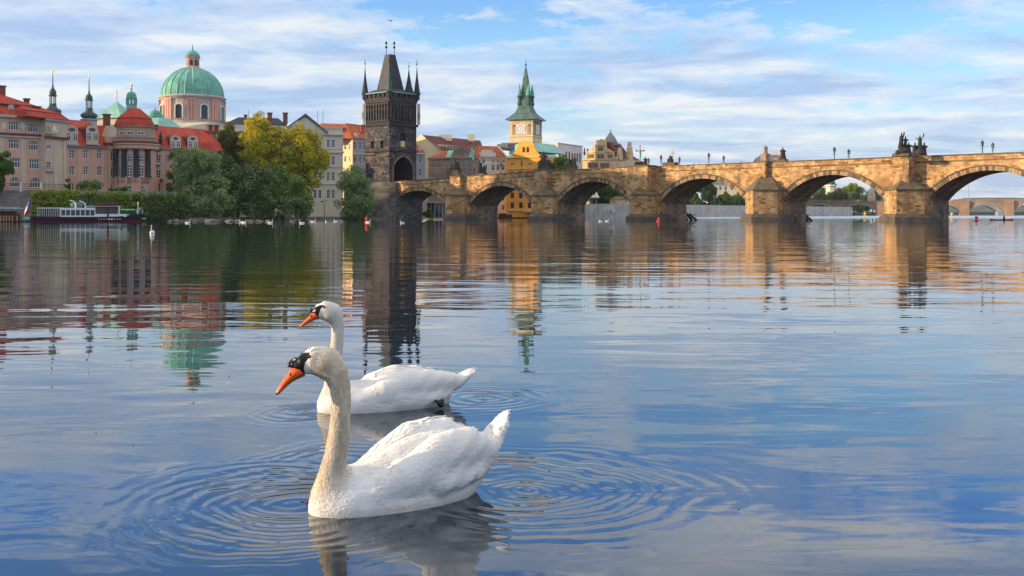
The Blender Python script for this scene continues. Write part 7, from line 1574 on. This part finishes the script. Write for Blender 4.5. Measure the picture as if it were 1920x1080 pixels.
    for sg in (1, -1):
        x, y, Y, r, dep = S['eye']; c = PX(x, y, Y); e = MB(); cc = Vector((c.x, S['hc'][1]-sg*dep, c.z)); e.blob(cc, (r*Y/FPX,)*3, 12, 8)
        e.build('eye', MT['eye_black'], root, origin=(0, 0, 0), smooth=True)
        x, y, Y, r, dep = S['nostril']; c = PX(x, y, Y); e = MB(); cc = Vector((c.x, c.y-sg*dep if sg > 0 else c.y+dep*.55, c.z)); e.blob(cc, (r*Y/FPX*1.0, 0.004, r*Y/FPX*1.7), 10, 6)
        e.build('nostril', MT['bill_black'], root, origin=(0, 0, 0), smooth=True)
    return root
def ribbon_mesh(name, V, F, col, root):
    me = bpy.data.meshes.new(name); n = len(V); me.from_pydata(V.tolist(), [], F.tolist()); me.polygons.foreach_set('use_smooth', [True]*len(F)); me.materials.append(MT['plumage'])
    ca = me.color_attributes.new('plumage', 'FLOAT_COLOR', 'POINT'); c = np.zeros((n, 4), np.float32); c[:, 0] = col; c[:, 3] = 1; ca.data.foreach_set('color', c.ravel()); me.update(); return mesh_obj(name, me, root)
def dress(S, me, A, root):
    from mathutils.bvhtree import BVHTree
    nv = len(me.vertices); V = np.zeros(nv*3); me.vertices.foreach_get('co', V); V = V.reshape(-1, 3)
    Nn = np.zeros(nv*3); me.vertex_normals.foreach_get('vector', Nn); Nn = Nn.reshape(-1, 3)
    g = np.random.default_rng(int(S['buff']*100))
    # short down: neck feathers lie towards the body, body down lies backwards
    def tufts(name, pick, dirs, ln, wd, lift, buffs):
        n = len(pick); p = V[pick]; nn = Nn[pick]; d = dirs+g.normal(size=(n, 3))*0.16; d -= nn*(d*nn).sum(1)[:, None]; d /= np.linalg.norm(d, axis=1)[:, None]
        s = np.cross(nn, d); l = (ln*(0.7+0.6*g.random(n)))[:, None]; w = (wd*(0.7+0.6*g.random(n)))[:, None]; lf = (lift*(0.5+g.random(n)))[:, None]
        P_ = np.stack([p-nn*.001, p+d*l*.5+s*w*.5+nn*lf*.35, p+d*l+nn*lf, p+d*l*.5-s*w*.5+nn*lf*.35], 1).reshape(-1, 3)
        F = np.arange(4*n).reshape(-1, 4); ribbon_mesh(name, P_, F, np.repeat(buffs, 4), root)
    kz = V[:, 2] > 0.01; free = A[:, 1] < 0.5
    neckm = np.nonzero((A[:, 0] > 0.45*S['buff']) & free & (V[:, 2] > 0.05) & (V[:, 0] < 0.2))[0]
    head_z = V[:, 2].max()-0.13; pick = g.choice(neckm, min(len(neckm), 6000), replace=False)
    zz = V[pick, 2]; dn = np.stack([np.where(zz > head_z, 0.9, -0.05), np.zeros(len(pick)), np.where(zz > head_z, 0.1, -1.0)], 1)
    tufts('neck_feathers', pick, dn, np.where(zz > head_z, .010, .014), 0.0055, np.where(zz > head_z, .0006, .0016), np.clip(A[pick, 0]*(0.6+0.6*g.random(len(pick))), 0, 1))
    bodym = np.nonzero((A[:, 0] <= 0.45*S['buff']) & free & kz)[0]; pick = g.choice(bodym, min(len(bodym), 5200), replace=False)
    dn = np.tile(np.array([1.0, 0, 0.12]), (len(pick), 1)); rr_ = V[pick, 0]; tz_ = V[pick, 2]; tufts('down_feathers', pick, dn, np.where((rr_ > .84) | (tz_ > .4) | (rr_ < .16), .018, .028), 0.010, np.where((rr_ > .84) | (tz_ > .4) | (rr_ < .16), .0009, .002), np.clip(A[pick, 0]+0.10*g.random(len(pick)), 0, 1))
    # layered wing feathers draped over the folded wings
    bv = BVHTree.FromPolygons([tuple(v) for v in V], [tuple(p.vertices) for p in me.polygons]); Lw = S['wl']
    for sg in (-1, 1):
        VV, FF, CC = [], [], []; r2 = math.sqrt(.5)
        def cast(a, h):
            o = Vector((a, -sg*r2*h*-1*-1, r2*h))+Vector((0, sg*r2, r2))*.8
            hit = bv.ray_cast(o, Vector((0, -sg*r2, -r2))); return hit[0], hit[1]
        def feather(a, h, ang, ln, w, lift, col):
            rows = []
            for i, t in enumerate((0, .3, .6, .85, 1.0)):
                ww = w*(.45, .95, 1.0, .72, .18)[i]; row = []
                for q in (-.5, 0, .5):
                    aa = a+math.cos(ang)*ln*t-math.sin(ang)*ww*q; hh = h+math.sin(ang)*ln*t+math.cos(ang)*ww*q; x, nn = cast(aa, hh)
                    if x is None or x.z < 0.012: return
                    if rows and (x-rows[-1][1][0]).length > ln*.75: return
                    row.append((x+nn*(.0006+lift*t+(.0016 if q == 0 else 0)), nn))
                rows.append(row)
            b0 = len(VV)
            for r_ in rows:
                for x, nn in r_: VV.append(tuple(x)); CC.append(col)
            for i in range(4):
                for j in range(2): k = b0+i*3+j; FF.append((k, k+1, k+4, k+3))
        gg = random.Random(3+sg)
        nr = 13
        for i in range(26):
            for j in range(nr):
                t = i/25; a = Lw[0]+(Lw[1]-Lw[0])*t+gg.uniform(-.006, .006); h = Lw[2]+(Lw[3]-Lw[2])*(j+.5*(i % 2))/nr+gg.uniform(-.004, .004)
                ln = .050+.045*t; feather(a, h, .12+.10*t+gg.uniform(-.08, .08), ln, .028+.012*t, .0042, .05+.22*gg.random()*t)
        for k in range(9):   # long flight feathers at the rear edge
            feather(Lw[1]-.20+k*.012, Lw[2]+.035+k*.016, .22+.02*k, .19, .026, .0045, .25)
        for k in range(9): feather(Lw[1]-.05+k*.004, Lw[2]+.03+k*.017, .3, .12, .022, .002, .15)
        if VV: ribbon_mesh('wing_feathers', np.array(VV), np.array(FF), np.array(CC), root)
def f32(*a): return [tuple(x) for x in a]
def body1(X):
    d = sd_ell(X, (0.385, 0, 0.035), (0.40, 0.185, 0.15), 0.05)
    d = smin(d, sd_ell(X, (0.155, 0, 0.05), (0.155, 0.125, 0.14)), 0.07)
    d = smin(d, sd_ell(X, (0.50, 0, 0.13), (0.32, 0.11, 0.165), 0.12), 0.06)
    d = smin(d, sd_chain(X, [(0.62, 0, 0.07, 0.12), (0.80, 0, 0.13, 0.055)]), 0.06)
    # tail wedge
    tl = None
    for yy in (-0.045, 0.0, 0.045):
        c = sd_chain(X, [(0.72, yy*0.6, 0.12, 0.06), (0.86, yy*0.9, 0.205, 0.034), (0.925, yy*0.8, 0.29, 0.020), (0.962-abs(yy)*0.3, yy*0.6, 0.345-abs(yy)*0.25, 0.006)])
        tl = c if tl is None else smin(tl, c, 0.03)
    d = smin(d, tl, 0.02)
    # raised folded wings: shoulder, back, tip
    for sg in (-1, 1):
        top = 0.0 if sg < 0 else 0.012
        w = sd_chain(X, [(0.12, sg*0.075, 0.06, 0.05), (0.22, sg*0.12, 0.09, 0.062), (0.36, sg*0.135, 0.135+top, 0.085), (0.52, sg*0.13, 0.215+top, 0.098), (0.66, sg*0.118, 0.235+top, 0.092), (0.77, sg*0.095, 0.205+top, 0.066), (0.82, sg*0.07, 0.20, 0.045)], 1.25)
        w = smin(w, sd_chain(X, [(0.5, sg*0.165, 0.10, 0.06), (0.70, sg*0.135, 0.12, 0.05), (0.80, sg*0.085, 0.16, 0.03)], 1.3), 0.05)
        # secondaries in overlapping steps
        a, z = X[..., 0], X[..., 2]
        q = (a-0.30)*0.9+(z-0.1)*-1.15
        st = 0.007*np.abs(np.sin(q*30))*np.clip((a-0.45)/0.12, 0, 1)*np.clip((0.9-a)/0.1, 0, 1)
        d = smin(d, w+st.astype(np.float32), 0.022)
    return d
Y1 = 4.60
S1 = dict(wl=(0.30, 0.80, -0.075, 0.17), A0=Vector((-0.83, 4.62, 0)), t=Vector((0.837, 0.547, 0)), top=0.80, body=body1, buff=0.95, bz=0.0,
    label='nearest white swan with long curved buff neck and raised wings, swimming towards the left',
    neck=[(613, 962, 4.66, 31), (616, 925, 4.65, 29), (621, 893, 4.63, 25), (630, 850, 4.61, 20.5), (637, 800, 4.60, 19), (640, 755, 4.59, 18), (637, 722, 4.585, 19.5), (628, 697, 4.58, 23.5), (611, 680, 4.575, 26.5)],
    head=[(613, 680, 4.575, 26.5), (592, 676, 4.565, 26.5), (576, 681, 4.555, 21), (565, 686, 4.55, 16), (554, 684, 4.547, 10.5)],
    hc=None, mask=[(581, 661), (572, 660.5), (562, 664.5), (548, 669), (530, 672), (530, 720), (574, 714), (572, 703), (570, 689), (573, 679), (580, 671)], mx=583,
    bill=[(555, 682, 573, 705, 4.548, 0.027), (549, 685, 569, 707.5, 4.546, 0.0325), (544, 692, 560, 710.5, 4.54, 0.029), (538, 700, 549, 716, 4.535, 0.0225), (530, 712, 539, 724, 4.53, 0.021), (524, 722, 531, 732, 4.525, 0.0195), (519, 730, 525, 738, 4.52, 0.017), (516.5, 735, 520, 741, 4.518, 0.011), (516.5, 738, 517.5, 741, 4.517, 0.004)],
    knob=[(543.5, 684.5, 4.542, 4.6), (547.5, 679, 4.544, 5.8), (555, 676, 4.548, 6.2)],
    eye=(573.5, 667, 4.555, 3.8, 0.040), nostril=(541.5, 702, 4.535, 2.4, 0.021))
def setup(S):
    T = S['t'].normalized(); NN = Vector((-T.y, T.x, 0)); x, y, Y, r = S['head'][1][:4]
    p = P(S['eye'][0], S['eye'][1], S['eye'][2])-S['A0']; S['hc'] = (p.dot(T), p.dot(NN), p.z)
setup(S1)
swan1 = make_swan(S1, 0.0043)
def body2(X):
    d = sd_ell(X, (0.42, 0, 0.035), (0.46, 0.20, 0.16), 0.02)
    d = smin(d, sd_ell(X, (0.15, 0, 0.04), (0.18, 0.14, 0.13)), 0.08)
    for yy in (-0.05, -0.017, 0.017, 0.05):
        d = smin(d, sd_chain(X, [(0.80, yy*0.7, 0.085, 0.05), (0.93, yy, 0.135, 0.032), (1.075-abs(yy)*0.5, yy*1.1, 0.222-abs(yy)*0.3, 0.006)]), 0.015)
    for sg in (-1, 1):
        w = sd_chain(X, [(0.20, sg*0.12, 0.06, 0.06), (0.36, sg*0.13, 0.115, 0.092), (0.52, sg*0.125, 0.155, 0.10), (0.68, sg*0.11, 0.158, 0.088), (0.84, sg*0.07, 0.155, 0.055), (0.92, sg*0.035, 0.16, 0.03)], 1.2)
        w = smin(w, sd_chain(X, [(0.45, sg*0.175, 0.06, 0.055), (0.68, sg*0.15, 0.06, 0.05), (0.82, sg*0.09, 0.08, 0.035)], 1.3), 0.04)
        a, z = X[..., 0], X[..., 2]; q = (a-0.30)*0.7+(z-0.1)*-1.1
        st = 0.006*np.abs(np.sin(q*30))*np.clip((a-0.5)/0.12, 0, 1)*np.clip((1.0-a)/0.1, 0, 1)
        d = smin(d, w+st.astype(np.float32), 0.03)
    return d
S2 = dict(wl=(0.30, 0.84, -0.085, 0.14), A0=Vector((-1.225, 7.02, 0)), t=Vector((0.90, 0.43, 0)), top=0.78, body=body2, buff=0.55, bz=0.0,
    label='second white swan behind the nearest one, with paler upright neck and low folded wings', 
    neck=[(626, 765, 7.06, 20), (624, 735, 7.05, 17.5), (625, 700, 7.04, 14.5), (629, 670, 7.03, 12.5), (632, 640, 7.02, 11.5), (633, 612, 7.02, 11.5), (629, 597, 7.01, 14), (620, 587, 7.0, 17)],
    head=[(624, 586, 7.0, 17), (612, 582, 6.99, 17.5), (602, 584, 6.98, 15), (596, 586.5, 6.975, 10.5), (590, 584.5, 6.972, 6.5)],
    hc=None, mask=[(608, 572), (600, 572), (588, 577), (575, 580), (575, 604), (598.5, 599), (598, 590), (600, 583), (604, 576)], mx=610,
    bill=[(589, 583, 600, 596, 6.97, 0.026), (586, 585, 597.5, 597.5, 6.968, 0.030), (582.5, 589, 592, 600, 6.965, 0.026), (578, 594, 585, 602, 6.96, 0.022), (572, 600, 577, 607, 6.955, 0.02), (567, 605, 571, 610, 6.95, 0.019), (563, 609, 566, 613, 6.945, 0.016), (561, 611.5, 562.5, 614.5, 6.942, 0.010), (560.7, 613.2, 561.2, 614.6, 6.94, 0.004)],
    knob=[(582.5, 583.5, 6.966, 3.3), (585, 580.5, 6.968, 3.9), (589.5, 579, 6.97, 4)],
    eye=(604, 574.5, 6.98, 2.3, 0.043), nostril=(581.5, 592, 6.962, 1.5, 0.021))
setup(S2)
swan2 = make_swan(S2, 0.0065)
ft = MB()   # webbed foot tucked up behind on the near side
c = P(823, 757, 7.12)-S2['A0']; T2 = S2['t'].normalized(); N2 = Vector((-T2.y, T2.x, 0)); c = Vector((c.dot(T2), c.dot(N2), c.z))
ft.tube([c+Vector((-0.01, 0.06, 0.02)), c], [0.010, 0.012], 8)
for a in (-0.5, 0, 0.5): ft.tube([c, c+Vector((0.028, -0.012+a*0.012, 0.006+a*0.045))], [0.012, 0.006], 6)
ft.blob(c+Vector((0.012, -0.004, 0.002)), (0.026, 0.012, 0.028), 10, 6)
ft.build('foot', MT['bill_black'], swan2, origin=(0, 0, 0), smooth=True)
# small distant swans: one simplified swan, then copies
def far_swan():
    h = 0.026; lo = np.array([-0.32, -0.2, -0.08]); n = np.array([50, 16, 32])
    X = np.stack(np.meshgrid(*[lo[i]+h*np.arange(n[i]) for i in range(3)], indexing='ij'), -1).astype(np.float32)
    d = sd_ell(X, (0.38, 0, 0.06), (0.42, 0.17, 0.17)); d = smin(d, sd_chain(X, [(0.7, 0, 0.1, 0.06), (0.88, 0, 0.2, 0.02)]), 0.05)
    d = smin(d, sd_chain(X, [(0.05, 0, 0.1, 0.07), (0.0, 0, 0.28, 0.04), (0.02, 0, 0.45, 0.035), (-0.02, 0, 0.58, 0.045), (-0.10, 0, 0.57, 0.04), (-0.16, 0, 0.55, 0.022)]), 0.03)
    V, Q = surface_nets(d, lo, h); me = bpy.data.meshes.new('body'); me.from_pydata(V.tolist(), [], Q.tolist()); me.polygons.foreach_set('use_smooth', [True]*len(Q))
    me.materials.append(MT['flag_white']); r = thing('swan', 'tiny white swan', 'swan', (0, 0, 0)); mesh_obj('body', me, r)
    b = MB(); b.tube([(-0.17, 0, 0.55), (-0.27, 0, 0.52)], [0.025, 0.01], 6); b.build('bill', MT['bill_orange'], r, origin=(0, 0, 0)); return r
fs = far_swan()
spots = [(284, 438, 100, 'lone white swan seen from behind on open water below the moored boat', 1.15), (449, 417.5, 20, 'white swan on the water below the left end of the round willows', 1),
         (461, 418, 170, 'white swan close to the first one beside the shore stones', 1), (511, 418.5, 185, 'white swan with raised neck under the yellow trees', 1),
         (562, 419, 10, 'low white swan below the right half of the willows', 1), (591, 416.5, 190, 'white swan below the corner of the cream palace', 1),
         (611, 416.5, 95, 'upright white swan below the lamp of the cream palace', 1), (626, 415.5, 15, 'white swan at the left foot of the lone bushy tree by the tower', 1),
         (694, 417.5, 170, 'white swan right beside the red buoy near the tower', 1), (751, 418.5, 30, 'white swan below the corner of the bridge tower', 0.9),
         (1123, 415.5, 5, 'white swan below the quay wall seen through the third arch', 0.9), (1141, 415.3, 180, 'white swan below the arrow sign on the quay', 0.9), (356, 418.5, 180, 'white swan nearest to the left edge of the willows', 1.0),
         (334, 415.5, 0, 'white swan by the stones next to the end of the hedge', 0.9)]
for i, (x, y, a, lb, sc_) in enumerate(spots):
    Y = FPX*CH/(y-HY); o = fs if i == 0 else copy_tree(fs)
    o.location = P(x, y, Y); o.location.z = 0; o.rotation_euler = (0, 0, rad(a)); o.scale = (sc_*0.8,)*3; tag(o, lb, 'swan', 'far white swans')

# bits of leaf floating on the near water
gb = random.Random(5); bit = None
for (x, y) in ((1030, 883), (180, 812), (250, 836), (1140, 703), (905, 640), (1395, 835), (1620, 930), (1385, 955), (750, 1010), (430, 706), (1260, 770), (1710, 765)):
    Y = FPX*CH/(y-HY); p = P(x, y, Y)
    if bit is None:
        bit = thing('floating_leaf', 'tiny dark bit of leaf floating on the near water', 'leaf', (0, 0, 0), 'leaf bits scattered over the near water'); m = MB(); m.blob((0, 0, 0.001), (.012, .006, .003), 7, 4); m.build('leaf', MT['bark'], bit, origin=(0, 0, 0)); o = bit
    else: o = copy_tree(bit)
    o.location = (p.x, p.y, 0); o.rotation_euler = (0, 0, gb.uniform(0, 3)); o.scale = (gb.uniform(.4, .8),)*3
# thin morning haze over the river
m = bpy.data.materials.new('haze'); m.use_nodes = True; t = m.node_tree; t.nodes.clear(); o = N(t, 'ShaderNodeOutputMaterial'); v = N(t, 'ShaderNodeVolumePrincipled', ins={'Density': 0.00006, 'Color': (0.80, 0.88, 1.0, 1), 'Anisotropy': 0.2}); L(t, v.outputs[0], o.inputs['Volume'])
mb = MB(); mb.box(-900, 4300, -70, 3900, -3, 95); hz = mb.build('haze', m); tag(hz, kind='stuff')
